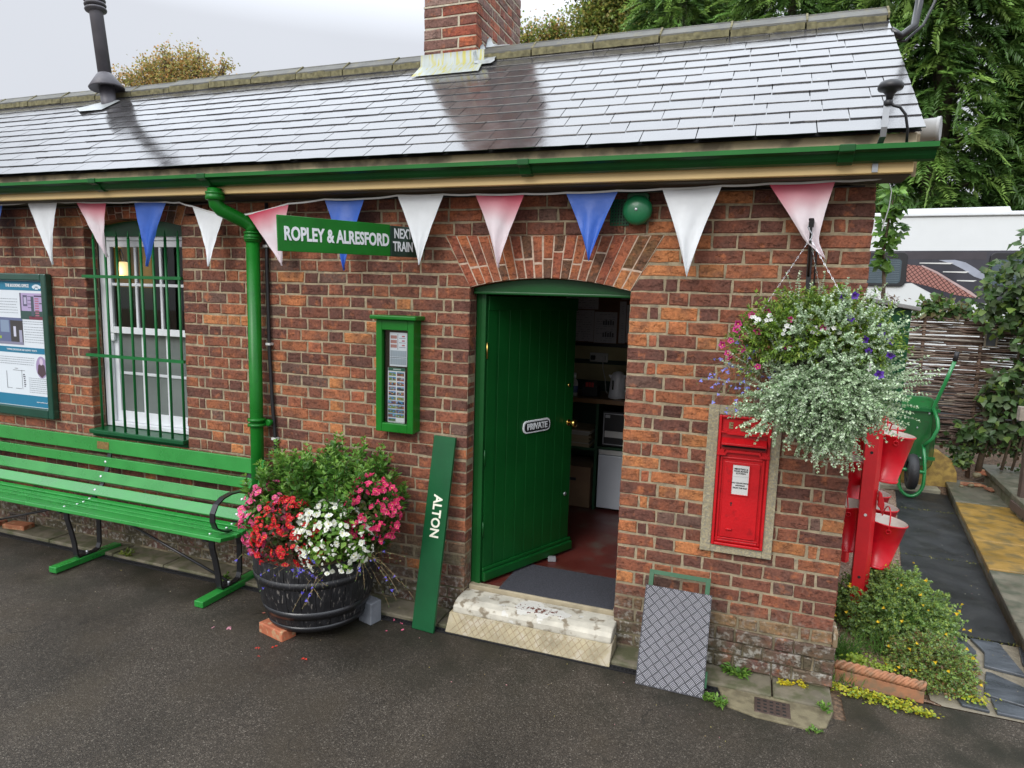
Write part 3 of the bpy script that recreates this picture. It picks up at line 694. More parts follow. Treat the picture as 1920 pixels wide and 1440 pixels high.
# downpipe
PX = -2.487
dp = MB(); dp.smooth = True
dp.lathe([(.05, 0), (.058, .004), (.058, .03), (.052, .035), (.058, .04), (.058, .05), (.05, .055)], (-2.62, -.262, 2.585), 24)
dp.tube([(-2.62, -.262, 2.66), (-2.62, -.262, 2.60), (-2.618, -.258, 2.565), (-2.60, -.235, 2.532), (-2.56, -.175, 2.500), (-2.53, -.13, 2.478), (-2.503, -.095, 2.455), (-2.49, -.085, 2.435), (PX, -.083, 2.40)], .044, 20)
dp.tube([(PX, -.083, 2.40), (PX, -.083, .04)], .043, 24)
for z in (2.36, 2.375, 2.40): dp.lathe([(.044, -.008), (.056, -.005), (.056, .005), (.044, .008)], (PX, -.083, z), 24, caps=False)
dp.lathe([(.044, 0), (.052, .003), (.052, .05), (.044, .053)], (PX, -.083, 2.34), 24, caps=False)
for z in (1.12, 1.155): dp.lathe([(.044, -.012), (.060, -.008), (.060, .008), (.044, .012)], (PX, -.083, z), 24, caps=False)
dp.box((PX-.02, -.06, 1.12), (PX+.09, 0, 1.15))
dp.lathe([(.018, -.012), (.024, -.006), (.024, .006), (.018, .012)], (PX+.075, -.055, 1.135), 16, Matrix.Rotation(R(90), 3, 'X'))
dpo = dp.build('downpipe', M_GREEN, stn)
cb = MB(); cb.tube([(-2.425, -.02, 2.60), (-2.43, -.02, 2.2), (-2.42, -.022, 1.6), (-2.405, -.02, 1.25), (-2.385, -.02, 1.0), (-2.37, -.02, .3)], .012, 8)
cbo = cb.build('conduit', M_BLACKP, stn)
for z, x in ((2.32, -2.428), (1.67, -2.422), (1.02, -2.388)):
    c = MB(); c.box((x-.018, -.038, z-.008), (x+.018, -.0, z+.008)); c.build('conduit_clip', M_OFFW, cbo)

# ======================= WINDOW =======================
win = MB(); win.box((WL-.005, .135, .89), (WR+.005, .20, .93))
M_DIM = M_WHITE
def rect_frame(mb, x0, x1, z0, z1, y0, y1, wL, wR, wB, wT):
    mb.box((x0, y0, z0), (x0+wL, y1, z1)); mb.box((x1-wR, y0, z0), (x1, y1, z1))
    mb.box((x0+wL, y0, z0), (x1-wR, y1, z0+wB)); mb.box((x0+wL, y0, z1-wT), (x1-wR, y1, z1))
w0 = MB(); rect_frame(w0, WL+.006, WR-.004, .93, 2.40, .115, .20, .055, .05, .03, .03)
wo = w0.build('window', M_WHITE, stn, bevel=.003)
up = MB(); x0, x1 = WL+.063, WR-.056; rect_frame(up, x0, x1, 1.665, 2.368, .125, .158, .045, .045, .05, .045)
gx = [x0+.045+(x1-x0-.09)*k/3 for k in (1, 2)]
for gxx in gx: up.box((gxx-.011, .130, 1.715), (gxx+.011, .153, 2.323))
up.box((x0+.045, .1315, 2.03), (x1-.045, .1515, 2.052)); up.build('upper_sash', M_WHITE, wo, bevel=.003)
lw = MB(); rect_frame(lw, x0, x1, .962, 1.705, .162, .195, .045, .045, .085, .04)
for gxx in gx: lw.box((gxx-.011, .166, 1.047), (gxx+.011, .19, 1.665))
lw.box((x0+.045, .168, 1.34), (x1-.045, .188, 1.362)); lw.build('lower_sash', M_WHITE, wo, bevel=.003)
hn = MB(); hn.box((x0, .128, 1.60), (x0+.04, .16, 1.664)); hn.build('sash_horn', M_WHITE, wo, bevel=.012)
gl = MB(); pane(gl, x0+.04, .1415, 1.70, x1-.04, 2.33); gl.build('upper_glass', M_GLASS, wo)
gl = MB(); gl.box((x0+.04, .177, 1.04), (x1-.04, .180, 1.67)); gl.build('frosted_glass', mat('frosted_glass', (.16, .18, .17), .15, var=.25, vscale=2), wo)
# green arched head, sill
hd = MB(WALLF); N_ = 12
for k in range(N_):
    a = WL+.004+(WR-WL-.008)*k/N_; b = WL+.004+(WR-WL-.008)*(k+1)/N_
    hd.prism([(a, 2.40), (b, 2.40), (b, win_int(b)-.003), (a, win_int(a)-.003)], -.18, -.10)
hd.build('window_head', M_DGREEN, wo)
sl = MB(); sl.box((WL+.004, -.045, .892), (WR-.004, .133, .925)); sl.build('sill', M_DGREEN, wo, bevel=.006)
sl = MB(); sl.box((WL+.004, -.01, .868), (WR-.004, .133, .890)); sl.build('sill_board', M_DGREEN, wo)
# security bars
bars = MB(); bx0 = WL+.115; sp = (WR-.02-bx0)/7
for i in range(8):
    x = bx0+sp*i
    b = MB(); b.tube([(x, -.012, .92), (x, -.012, 2.37)], .0095, 8); b.tube([(x, -.012, 2.37), (x, -.012, 2.43)], [.0095, .001], 8)
    b.build('security_bar', M_MGREEN, wo)
for z in (2.095, 1.50):
    b = MB(); b.bar((WL-.012, -.012, z), (WR+.004, -.012, z), .02, .022); b.build('cross_bar', M_MGREEN, wo)
# lamp inside: a lit sconce on a swan-neck arm fixed to a cream partition
lamp = thing('wall_lamp', 'lit cream glass wall lamp seen through the barred window', 'lamp', (-4.62, 1.02, 2.2))
mb = MB(); mb.box((-5.5, 1.06, .19), (-4.62, 1.10, 2.68)); mb.build('cream_partition', mat('lamp_wall', (.34, .25, .07), .8, var=.1), stn)
mb = MB(); mb.box((-5.5, 1.045, .19), (-4.62, 1.058, 2.02)); mb.build('dark_dado', M_ROOMD, stn)
LX, LY, LZ = -4.86, .93, 2.175
mb = MB(); mb.tube([(LX-.10, 1.06, LZ+.06), (LX-.10, 1.0, LZ+.09), (LX-.07, .95, LZ+.17), (LX-.03, .93, LZ+.19), (LX, .93, LZ+.14), (LX, LY, LZ+.07)], .006, 8); mb.lathe([(.03, 0), (.03, .01)], (LX-.10, 1.055, LZ+.06), 16, Matrix.Rotation(R(90), 3, 'X')); mb.build('arm', M_BLACK, lamp)
mb = MB(); mb.lathe([(.03, .075), (.045, .06), (.05, -.03), (.042, -.06), (.02, -.07)], (LX, LY, LZ), 20); mb.build('lamp_shade', emis('lit_shade', (1, .70, .34), .95), lamp)
pl = bpy.data.lights.new('lamp_glow', 'POINT'); pl.energy = 1.6; pl.color = (1, .75, .42); pl.shadow_soft_size = .05
plo = bpy.data.objects.new('lamp_glow', pl); col.objects.link(plo); plo.location = (LX+.02, LY-.12, LZ-.02)

# ======================= DOORWAY =======================
fr = MB(); fr.box((-.957, .105, .13), (-.893, .185, 2.062)); fr.box((-.925, .098, .13), (-.893, .105, 2.062)); fr.box((-.012, .125, .17), (-.003, .185, 2.062))
dfo = fr.build('door_frame', M_DOOR, stn, bevel=.004)
hd = MB(WALLF)
for k in range(N_):
    a = -.957+.954*k/N_; b = -.957+.954*(k+1)/N_
    hd.prism([(a, 2.064), (b, 2.064), (b, door_int(b)-.003), (a, door_int(a)-.003)], -.185, -.06)
hd.build('door_head', M_DOOR, dfo)
hd = MB(); hd.box((-.957, .050, 2.045), (-.003, .187, 2.0635)); hd.build('head_rail', M_DOOR, dfo, bevel=.006)
HP = Vector((-.888, .125, 0)); DU = Vector((.42, .907, 0)).normalized()
DF = frame((HP.x, HP.y, 0), DU, (0, 0, 1))
dl = MB(DF); nb = 9; LW = .855; bw = LW/nb
M_DOORD = mat('door_groove', (.003, .03, .006), .6, var=.1)
for i in range(nb): dl.box((i*bw+.0008, .205, -.03), ((i+1)*bw-.0008, 2.035, 0))
door = dl.build('door', M_DOOR, stn, bevel=.004)
dl = MB(DF); dl.box((0, .205, -.047), (LW, 2.035, -.0305)); dl.build('door_back', M_DOOR, door)
dl = MB(DF); dl.box((0, 1.95, .0006), (LW, 2.035, .010)); dl.box((0, .205, .0006), (.075, 1.95, .004)); dl.build('door_rail', M_DOOR, door, bevel=.002)
wb = MB(DF); wb.prism([(-.012, .208), (.868, .208), (.868, .27), (-.012, .27)], .0045, .035); wb.prism([(-.012, .27), (.868, .27), (.868, .295), (-.012, .295)], .0045, .018)
wb.build('weather_board', M_DOOR, door, bevel=.010)
kb = MB(DF); kb.lathe([(.008, 0), (.008, .03), (.022, .036), (.028, .05), (.024, .064), (.008, .07)], (.812, 1.155, .0), 20, None); kb.lathe([(.024, 0), (.024, .004), (.012, .008)], (.812, 1.155, 0), 20)
kb.build('door_knob', M_BRASS, door)
for z, m_ in ((1.425, M_BRASS), (.63, M_METAL)):
    kb = MB(DF); kb.lathe([(.014, 0), (.014, .005), (.006, .009)], (.80, z, 0), 16); kb.build('lock_cylinder', m_, door)
for z in (1.70, 1.02, .55):
    kb = MB(DF); kb.box((-.008, z-.05, -.004), (.03, z+.05, .0025)); kb.tube([(-.006, z-.05, .004), (-.006, z+.05, .004)], .006, 8); kb.build('hinge', M_DOOR if z != 1.70 else M_BRASS, door)
def rrect(x0, y0, x1, y1, r, n=5):
    p = []
    for cx, cy, a0 in ((x1-r, y1-r, 0), (x0+r, y1-r, 90), (x0+r, y0+r, 180), (x1-r, y0+r, 270)):
        for k in range(n+1): p.append((cx+r*math.cos(R(a0+90*k/n)), cy+r*math.sin(R(a0+90*k/n))))
    return p
kb = MB(DF); kb.prism(rrect(.335, 1.128, .605, 1.215, .035), .0015, .009); pq = kb.build('name_plate', M_WHITE, door, bevel=.002)
kb = MB(DF); kb.prism(rrect(.347, 1.139, .593, 1.204, .028), .0092, .0105); kb.build('plate_field', M_BLACKP, pq)
text('PRIVATE', .058, M_WHITE, DF @ Matrix.Translation((.470, 1.1715, .0125)), pq, bold=.0022, sx=.92)
# threshold + doorstep
M_STEP = mat('worn_white_painted_step', (.50, .465, .385), .8, var=.25, vscale=10, bump=.8, bscale=50, c2=(.22, .18, .125), c2th=(.54, .64))
def step_mat():
    t = M_STEP.node_tree; N = t.nodes.new; K = t.links.new; b = t.nodes['Principled BSDF']; cur = b.inputs['Base Color'].links[0].from_socket
    tc = N('ShaderNodeTexCoord'); mp = N('ShaderNodeMapping'); mp.vector_type = 'TEXTURE'; mp.inputs['Location'].default_value = (-.45, -.05, .16); mp.inputs['Scale'].default_value = (.34, .12, .2); K(tc.outputs['Object'], mp.inputs[0])
    ln = N('ShaderNodeVectorMath'); ln.operation = 'LENGTH'; K(mp.outputs[0], ln.inputs[0])
    def layer(cur, scale, thr, colr, r0, r1):
        nz = N('ShaderNodeTexNoise'); nz.inputs['Scale'].default_value = scale; nz.inputs['Detail'].default_value = 3; K(tc.outputs['Object'], nz.inputs['Vector'])
        a = N('ShaderNodeMapRange'); a.inputs['From Min'].default_value = r0; a.inputs['From Max'].default_value = r1; a.inputs['To Min'].default_value = .13; a.inputs['To Max'].default_value = -.25; K(ln.outputs['Value'], a.inputs['Value'])
        s_ = N('ShaderNodeMath'); s_.operation = 'ADD'; K(nz.outputs['Fac'], s_.inputs[0]); K(a.outputs[0], s_.inputs[1])
        g_ = N('ShaderNodeMapRange'); g_.inputs['From Min'].default_value = thr; g_.inputs['From Max'].default_value = thr+.02; K(s_.outputs[0], g_.inputs['Value'])
        m = N('ShaderNodeMixRGB'); K(g_.outputs[0], m.inputs['Fac']); K(cur, m.inputs['Color1']); m.inputs['Color2'].default_value = (*colr, 1); return m.outputs[0]
    cur = layer(cur, 11, .52, (.56, .54, .49), .3, 1.3)
    cur = layer(cur, 55, .66, (.13, .045, .03), .2, 1.2)
    K(cur, b.inputs['Base Color'])
step_mat()
stp = MB(); stp.extr_x([(.062, .10), (.062, .170), (-.085, .170), (-.130, .158), (-.150, .138), (-.153, .104), (-.14, .09)], -.966, .020); so_ = stp.build('doorstep', M_STEP, stn, bevel=.010)
stp = MB(); stp.box((-.955, .063, .13), (-.005, .113, .196)); stp.build('threshold', mat('pale_threshold', (.32, .27, .18), .6, var=.25, vscale=12, bump=.5), stn, bevel=.006)
pw = MB(); random.seed(5)
stp = MB(); stp.extr_x([(-.216, -.03), (-.216, .004), (-.154, .102), (-.02, .0985), (-.02, -.03)], -.985, .028); M_STEP2 = mat('cream_painted_tread', (.31, .26, .16), .7, var=.3, vscale=9, bump=.8, c2=(.38, .33, .24), c2th=(.50, .62))
lo_ = stp.build('lower_step', M_STEP2, stn, bevel=.006)
gr = MB()     # crossed ribs of the sloping lower tread
M_GROOVE = mat('tread_groove', (.27, .20, .12), .9, var=.4, vscale=40)
for k in range(-4, 30):
    for sgn in (1, -1):
        xa = -1.0+k*.042; y0, z0, y1, z1 = -.2150, .0065, -.1565, .099
        xb = xa+sgn*.095
        if -.975 < xa < .02 and -.975 < xb < .02: gr.bar((xa, y0, z0), (xb, y1, z1), .0022, .0022, (0, -.83, .55))
gr.build('tread_pattern', M_GROOVE, lo_)
# air brick
ab = MB(); ab.box((-5.18, -.006, .05), (-4.98, .0, .10)); abo = ab.build('air_brick', mat('clay_airbrick', (.12, .09, .07), .8, var=.3), stn)
ab = MB()
for i in range(9):
    for j in range(2): ab.box((-5.17+i*.021, -.0075, .058+j*.018), (-5.17+i*.021+.011, -.0062, .068+j*.018))
ab.build('vent_hole', M_DARK, abo)
# kneeler stone at the corner plinth
kn = MB(); kn.box((1.158, .0, .25), (1.182, .14, .34)); kn.box((1.158, .12, .03), (1.175, .3, .245))
kn.build('corner_stone', mat('lichen_stone', (.20, .14, .08), .9, var=.3, vscale=15, bump=1, bscale=50, c2=(.38, .34, .26), c2th=(.55, .65)), stn, bevel=.01)
# ======================= BENCH =======================
bench = thing('bench', 'long green slatted station bench with black iron supports and armrest', 'bench', (-3.9, -.3, 0))
BX0, BX1 = -5.42, -2.425
slats = [(-.085, .825, .105, 4), (-.105, .705, .072, 6), (-.150, .600, .078, 24), (-.205, .508, .080, 48)]   # y, z, width, lean deg
for y, z, wd, a in slats:
    a = R(a); M = frame((0, y, z), (1, 0, 0), (0, math.sin(a), math.cos(a)))
    m = MB(M); x1 = BX1+{.825: 0, .705: -.02, .6: -.02, .508: -.03}[z]
    m.box((BX0, -wd/2, -.012), (x1, wd/2, .012)); o = m.build('back_slat', M_BENCH, bench, bevel=.004)
    if z < .8:
        for bx in (-2.56, -3.885, -5.21):
            m = MB(M); m.lathe([(.011, .011), (.010, .015), (.003, .017)], (bx, 0, 0), 12); m.build('bolt', M_BOLT, o)
bp_ = MB(frame((0, -.085, .825), (1, 0, 0), (0, math.sin(R(4)), math.cos(R(4))))); bp_.box((-3.985, -.028, .0122), (-3.865, .028, .0145)); bp_.build('brass_plate', mat('tarnished_brass', (.30, .19, .07), .4, .6, var=.4, vscale=60), bench)
for y, z, wd, a in [(-.255, .449, .040, 80), (-.305, .438, .040, 86), (-.355, .434, .040, 90), (-.452, .444, .125, 99)]:
    a = R(a); m = MB(frame((0, y, z), (1, 0, 0), (0, math.sin(a), math.cos(a)))); m.box((BX0, -wd/2, -.013), (BX1+.01, wd/2, .013)); o = m.build('seat_slat', M_BENCH, bench, bevel=.004)
    for bx in (-2.56, -3.885, -5.21):
        m2 = MB(m.M.copy()); m2.lathe([(.010, .012), (.009, .016), (.003, .018)], (bx, 0, 0), 12); m2.build('bolt', M_BOLT, o)
for bx in (-2.56, -3.885, -5.21):
    X1 = (1, 0, 0)
    m = MB(); m.strip([(bx, -.063, .87), (bx, -.075, .76), (bx, -.10, .66), (bx, -.15, .545), (bx, -.215, .468), (bx, -.27, .432), (bx, -.36, .415), (bx, -.50, .425)], .036, .010, X1); so2 = m.build('support', M_BLACK, bench)
    m = MB(); m.strip([(bx, -.44, .415), (bx, -.438, .36), (bx, -.415, .27), (bx, -.395, .17), (bx, -.385, .07), (bx, -.375, .052)], .044, .012, X1); m.build('front_leg', M_BLACK, bench)
    m = MB(); m.strip([(bx, -.215, .46), (bx, -.195, .30), (bx, -.20, .10), (bx, -.215, .064), (bx, -.25, .053), (bx, -.375, .052)], .040, .011, X1); m.build('rear_leg', M_BLACK, bench)
    m = MB(); m.box((bx-.036, -.565, .003), (bx+.036, -.045, .046)); m.build('foot', M_BENCH, bench, bevel=.005)
    m = MB(); m.tube([(bx+.0, -.30, .055), (bx, -.30, .075)], .009, 8); m.build('bolt', M_BOLT, so2)
for x0, x1 in ((-3.80, -2.57), (-3.96, -5.19)):
    m = MB(); m.tube([(x0, -.26, .415), (x1, -.30, .075)], .009, 8); m.build('brace', M_BLACK, bench)
for bx in (-2.50, -5.30):
    m = MB(); pts = []
    for k in range(15):
        a = R(75-k*19); pts.append((bx, -.40+.115*math.cos(a) if k else -.30, .575+.115*math.sin(a)))
    pts = [(bx, -.12, .672), (bx, -.22, .69), (bx, -.33, .700), (bx, -.40, .690), (bx, -.455, .66), (bx, -.485, .61), (bx, -.487, .555), (bx, -.465, .505), (bx, -.42, .475), (bx, -.37, .460), (bx, -.34, .458)]
    m.strip(pts, .040, .010, (1, 0, 0)); m.build('armrest', M_BLACK, bench)
# loose bricks under the bench
def loose_brick(name, label, c, x, y, z, rz, sz=(.215, .102, .065), m_=None, wet=False):
    M = Matrix.Translation((x, y, z)) @ Matrix.Rotation(rz, 4, 'Z')
    mb = MB(M); mb.col = c; a, b, h = sz; mb.box((-a/2, -b/2, 0), (a/2, b/2, h))
    o = mb.build(name, m_ or M_BRICKL, bevel=.006, origin=(x, y, z)); tag(o, label, 'brick'); return o
M_BRICKL = mat('loose_brick', (0, 0, 0), .7, var=.3, vscale=12, bump=.8, bscale=60, attr=True, c2=(.42, .24, .13), c2th=(.55, .62))
loose_brick('loose_brick', 'orange brick lying on the ground under the far left end of the bench', (.36, .13, .06), -4.93, -.10, .0, R(8))
loose_brick('loose_brick', 'orange brick half out of frame beneath the bench foot at the left edge', (.33, .11, .06), -5.20, -.13, 0, R(2))
loose_brick('loose_brick', 'wet orange red brick wedged under the front of the flower barrel', (.40, .12, .055), -1.885, -.635, .0, R(-14))
loose_brick('stone_block', 'slate grey block standing behind the flower barrel against the wall foot', (.16, .17, .19), -1.475, -.275, 0, R(75), (.09, .11, .14), mat('grey_block', (0, 0, 0), .8, var=.25, vscale=12, bump=.7, attr=True))

# ======================= BARREL =======================
BCX, BCY = -1.775, -.385
bar = thing('half_barrel', 'black half barrel planter with iron hoops and flaking paint', 'planter', (BCX, BCY, .065))
M_BARREL = mat('flaking_black_stain', (.013, .013, .015), .5, var=.3, vscale=10, bump=.6, bscale=40, c2=(.17, .155, .14), c2th=(.60, .70), stretch=(5, 5, 1.0), rvar=.12)
m = MB(Matrix.Translation((BCX, BCY, .062)) @ Matrix.Rotation(R(-1.5), 4, 'Y'))
bprof = lambda z: .285+.085*math.sin(min(1, z/.40)*math.pi/2)
nst = 26
for k in range(nst):
    a0, a1 = 2*math.pi*k/nst+.004, 2*math.pi*(k+1)/nst-.004; vs = []; zs = [0, .06, .13, .2, .28, .36, .42]; rr = random.uniform(-.0015, .0015)
    for z in zs:
        r = bprof(z)+rr
        for a, r2 in ((a0, r), ((a0+a1)/2, r+.0015), (a1, r), (a1, r-.022), (a0, r-.022)): vs.append((r2*math.cos(a), r2*math.sin(a), z))
    fs = [(5*i+j, 5*i+(j+1) % 5, 5*i+5+(j+1) % 5, 5*i+5+j) for i in range(len(zs)-1) for j in range(5)]+[(4, 3, 2, 1, 0), tuple(5*(len(zs)-1)+j for j in range(5))]
    m.add(vs, fs)
m.lathe([(.27, .03), (.27, .04)], (0, 0, 0), 32)
stv = m.build('staves', M_BARREL, bar)
for z0, z1 in ((.0, .035), (.085, .135), (.285, .330)):
    h_ = MB(m.M.copy()); zs = [z0, z1]
    h_.lathe([(bprof(z0)+.0005, z0), (bprof(z0)+.005, z0), (bprof(z1)+.005, z1), (bprof(z1)+.0005, z1)], (0, 0, 0), 64, caps=False); h_.build('hoop', M_BARREL if z0 > .2 else M_BLACK, bar)
m2 = MB(m.M.copy()); m2.lathe([(.34, .37), (.34, .385)], (0, 0, 0), 32); m2.build('compost', M_SOIL, bar)

# ======================= ALTON BOARD =======================
u = Vector((.148, -.012, 0)).normalized(); b0 = Vector((-1.188, -.262, .004)); tp = Vector((-1.182, -.028, 1.168))
AF = frame(b0, u, tp-b0); AL = (tp-b0).length
ab_ = MB(AF); ab_.box((0, 0, -.020), (.152, AL, 0)); ao = ab_.build('destination_board', M_DGREEN, bevel=.002)
tag(ao, 'narrow dark green board lettered ALTON leaning upright between barrel and door', 'sign board')
text('ALTON', .084, mat('cream_lettering', (.78, .76, .62), .5, var=.04), AF @ Matrix.Translation((.078, AL*.585, .0012)) @ Matrix.Rotation(R(-90), 4, 'Z'), ao, bold=.0022, sx=.92, spacing=1.02)
# ======================= CHECKER PLATE RAMP =======================
PB0 = Vector((.190, -.322, .004)); PBt = Vector((.190, -.118, .478)); PF = frame(PB0, (1, -.005, 0), PBt-PB0)
pr = thing('step_ramp', 'aluminium checker plate board with green handle frame leaning on the wall', 'step board', (.36, -.25, 0))
PH = (PBt-PB0).length; PW = .352
m = MB(PF); m.box((0, 0, -.006), (PW, PH, 0)); M_ALU = mat('dull_aluminium', (.035, .035, .042), .55, .1, var=.25, vscale=20, bump=.3)
po = m.build('checker_plate', M_ALU, pr)
ck = MB(PF); ce = .040
def seg(cx, cy, ang, ln):
    pts = []
    for k in range(4):
        t = (k/3-.5)*ln; bow = .0016*(1-(2*k/3-1)**2)
        pts.append((cx+t*math.cos(ang)-bow*math.sin(ang), cy+t*math.sin(ang)+bow*math.cos(ang)))
    for a, b in zip(pts, pts[1:]):
        if 0 < a[0] < PW and 0 < a[1] < PH and 0 < b[0] < PW and 0 < b[1] < PH:
            d = Vector((b[0]-a[0], b[1]-a[1], 0)).normalized()*  .0014; n_ = Vector((-d.y, d.x, 0))
            ck.add([(a[0]-n_.x, a[1]-n_.y, .0002), (b[0]-n_.x, b[1]-n_.y, .0002), (b[0]+n_.x, b[1]+n_.y, .0002), (a[0]+n_.x, a[1]+n_.y, .0002), ((a[0]+b[0])/2, (a[1]+b[1])/2, .0020)], [(0, 1, 4), (1, 2, 4), (2, 3, 4), (3, 0, 4)])
for i in range(-24, 24):
    for j in range(-14, 34):
        p_, q_ = (i+j*0)*ce, j*ce
        cx = (i*ce-j*ce)*.7071+.17; cy = (i*ce+j*ce)*.7071
        if not (-.03 < cx < PW+.03 and -.03 < cy < PH+.03): continue
        ang = R(45) if (i+j) % 2 else R(-45)
        for q in range(-2, 3):
            off = q*.0074; seg(cx-off*math.sin(ang), cy+off*math.cos(ang), ang, .033)
ck.build('raised_bars', mat('bright_aluminium', (.44, .43, .46), .45, .3, var=.1), po)
m = MB(PF); 
for x0 in (.012, PW-.038): m.box((x0, PH-.02, -.034), (x0+.024, PH+.085, -.008))
m.box((.036, PH+.062, -.034), (PW-.038, PH+.085, -.008)); m.box((.012, .0, -.034), (.036, PH-.021, -.008)); m.box((PW-.038, .0, -.034), (PW-.014, PH-.021, -.008)); m.box((.012, PH-.016, -.0065), (PW-.01, PH+.0, -.0062))
m.box((PW-.013, .05, -.05), (PW+.01, .13, -.01)); m.build('handle_frame', M_DGREEN, pr, bevel=.002)

# ======================= NOTICE CASE =======================
M_GLASSC = glass('clear_case_glass', (.97, .98, .98))
nc = thing('notice_case', 'tall narrow green glazed notice case with leaflets hanging on the brickwork', 'notice case', (-1.43, -.05, 1.2))
NX0, NX1, NZ0, NZ1 = -1.547, -1.283, 1.172, 1.872
m = MB(); rect_frame(m, NX0, NX1, NZ0, NZ1, -.095, -.06, .042, .042, .055, .062); nf = m.build('case_frame', M_GREEN, nc, bevel=.004)
m = MB(); m.box((NX0+.004, -.0595, NZ0+.004), (NX0+.02, -.001, NZ1)); m.box((NX1-.02, -.0595, NZ0+.004), (NX1-.002, -.001, NZ1)); m.box((NX0+.02, -.0595, NZ0+.004), (NX1-.02, -.001, NZ0+.02)); m.box((NX0+.02, -.0595, NZ1-.02), (NX1-.02, -.001, NZ1)); m.box((NX0+.02, -.012, NZ0+.02), (NX1-.02, -.0015, NZ1-.02)); m.build('case_body', M_GREEN, nc)
m = MB(); m.box((NX0-.028, -.128, NZ1+.002), (NX1+.028, -.001, NZ1+.028)); m.build('cap_board', M_GREEN, nc, bevel=.007)
m = MB(); m.box((NX0+.021, -.0155, NZ0+.021), (NX1-.021, -.0125, NZ1-.021)); m.build('cork_board', mat('brown_hessian', (.13, .095, .06), .9, var=.2, vscale=60, bump=.4), nc)
m = MB(); pane(m, NX0+.04, -.071, NZ0+.054, NX1-.04, NZ1-.06); m.build('case_glass', M_GLASSC, nc)
lf = MB(); lf.M = frame((-1.468, -.060, 0), (1, 0, 0), (0, 0, 1)); lf.col = (.80, .86, .90)
lf.box((.0, 1.585, 0), (.122, 1.795, .001)); lf.col = (.85, .87, .9); lf.box((-.012, 1.228, .0), (.108, 1.575, .001))
def rc(x0, y0, x1, y1, c, z=.0012): lf.col = c; lf.add([(x0, y0, z), (x1, y0, z), (x1, y1, z), (x0, y1, z)], [(0, 1, 2, 3)])
rc(-.010, 1.555, .108, 1.575, (.02, .14, .08)); rc(.025, 1.561, .08, 1.569, (.5, .6, .55), .0015)
for k in range(3):
    rc(.006, 1.70+k*.028, .05, 1.72+k*.028, random.choice([(.5, .25, .22), (.45, .5, .3), (.55, .35, .4)])); rc(.065, 1.702+k*.028, .11, 1.706+k*.028, (.3, .32, .4)); rc(.085, 1.712+k*.028, .105, 1.72+k*.028, (.5, .12, .15))
rc(.055, 1.69, .058, 1.785, (.12, .12, .14))
for a in (1.645, 1.595):
    rc(.004, a, .118, a+.038, (.42, .50, .56))
    for k in range(5): rc(.006, a+.004+k*.0068, .116, a+.0052+k*.0068, (.6, .66, .7), .0016)
for k in range(9): rc(.012+k*.012, 1.597, .013+k*.012, 1.68, (.25, .33, .4), .0018)
rc(.004, 1.637, .118, 1.641, (.15, .2, .25), .0018)
PC = [(.10, .22, .55), (.05, .30, .62), (.09, .13, .08), (.30, .38, .14), (.22, .07, .06), (.06, .05, .22), (.35, .5, .62), (.75, .30, .05), (.07, .07, .06), (.14, .40, .60)]
def photo(x0, y0, x1, y1):
    n1, n2 = 5, 4; top = random.choice([(.45, .6, .75), (.25, .42, .65), (.10, .35, .62), (.6, .65, .7)]); bt = random.choice([(.10, .16, .06), (.22, .30, .08), (.05, .05, .05), (.25, .12, .10)])
    for i in range(n1):
        for j in range(n2):
            c = top if j > 2 else bt
            if 0 < j < 3 and random.random() < .6: c = random.choice(PC)
            rc(x0+(x1-x0)*i/n1, y0+(y1-y0)*j/n2, x0+(x1-x0)*(i+1)/n1, y0+(y1-y0)*(j+1)/n2, tuple(v*random.uniform(.7, 1.2) for v in c))
for r in range(6):
    for c_ in range(2): photo(-.006+c_*.058, 1.524-r*.0305, .044+c_*.058, 1.548-r*.0305)
for r in range(4):
    for c_ in range(2): photo(-.010+c_*.058, 1.345-r*.028, .046+c_*.058, 1.370-r*.028)
photo(-.008, 1.236, .044, 1.256); rc(-.01, 1.232, .106, 1.2335, (.1, .1, .12))
lo2 = lf.build('leaflet', M_PRINT, nc)

# ======================= WALL POST BOX =======================
pb = thing('wall_post_box', 'red cast iron wall letter box set in a pale stone surround', 'post box', (.64, -.02, .7))
BXa, BXb, BZa, BZb = .514, .776, .732, 1.445
m = MB(); rect_frame(m, .456, .824, .686, 1.496, -.022, .004, .056, .048, .045, .05); m.build('stone_surround', mat('aggregate_render', (.34, .29, .18), .85, var=.35, vscale=60, bump=1, bscale=140, c2=(.24, .22, .17)), pb, bevel=.004)
m = MB(); rect_frame(m, BXa, BXb, BZa, BZb, -.034, -.005, .014, .014, .014, .012); m.box((BXa+.014, -.016, BZa+.014), (BXb-.014, -.004, BZb-.012))
body = m.build('box_body', M_RED, pb, bevel=.003)
m = MB(); rect_frame(m, BXa+.02, BXb-.02, BZa+.02, 1.222, -.026, -.016, .010, .010, .012, .010); m.build('door_surround', M_RED, body, bevel=.003)
m = MB(); m.box((.556, -.0275, BZa+.048), (.736, -.0165, 1.198)); pdoor = m.build('box_door', M_RED, pb, bevel=.003)
m = MB(); m.box((.556-.012, -.030, BZa+.036), (.748, -.0268, BZa+.046)); m.box((.53, -.022, BZa+.018), (.76, -.017, BZa+.034)); m.build('lower_moulding', M_RED, body, bevel=.002)
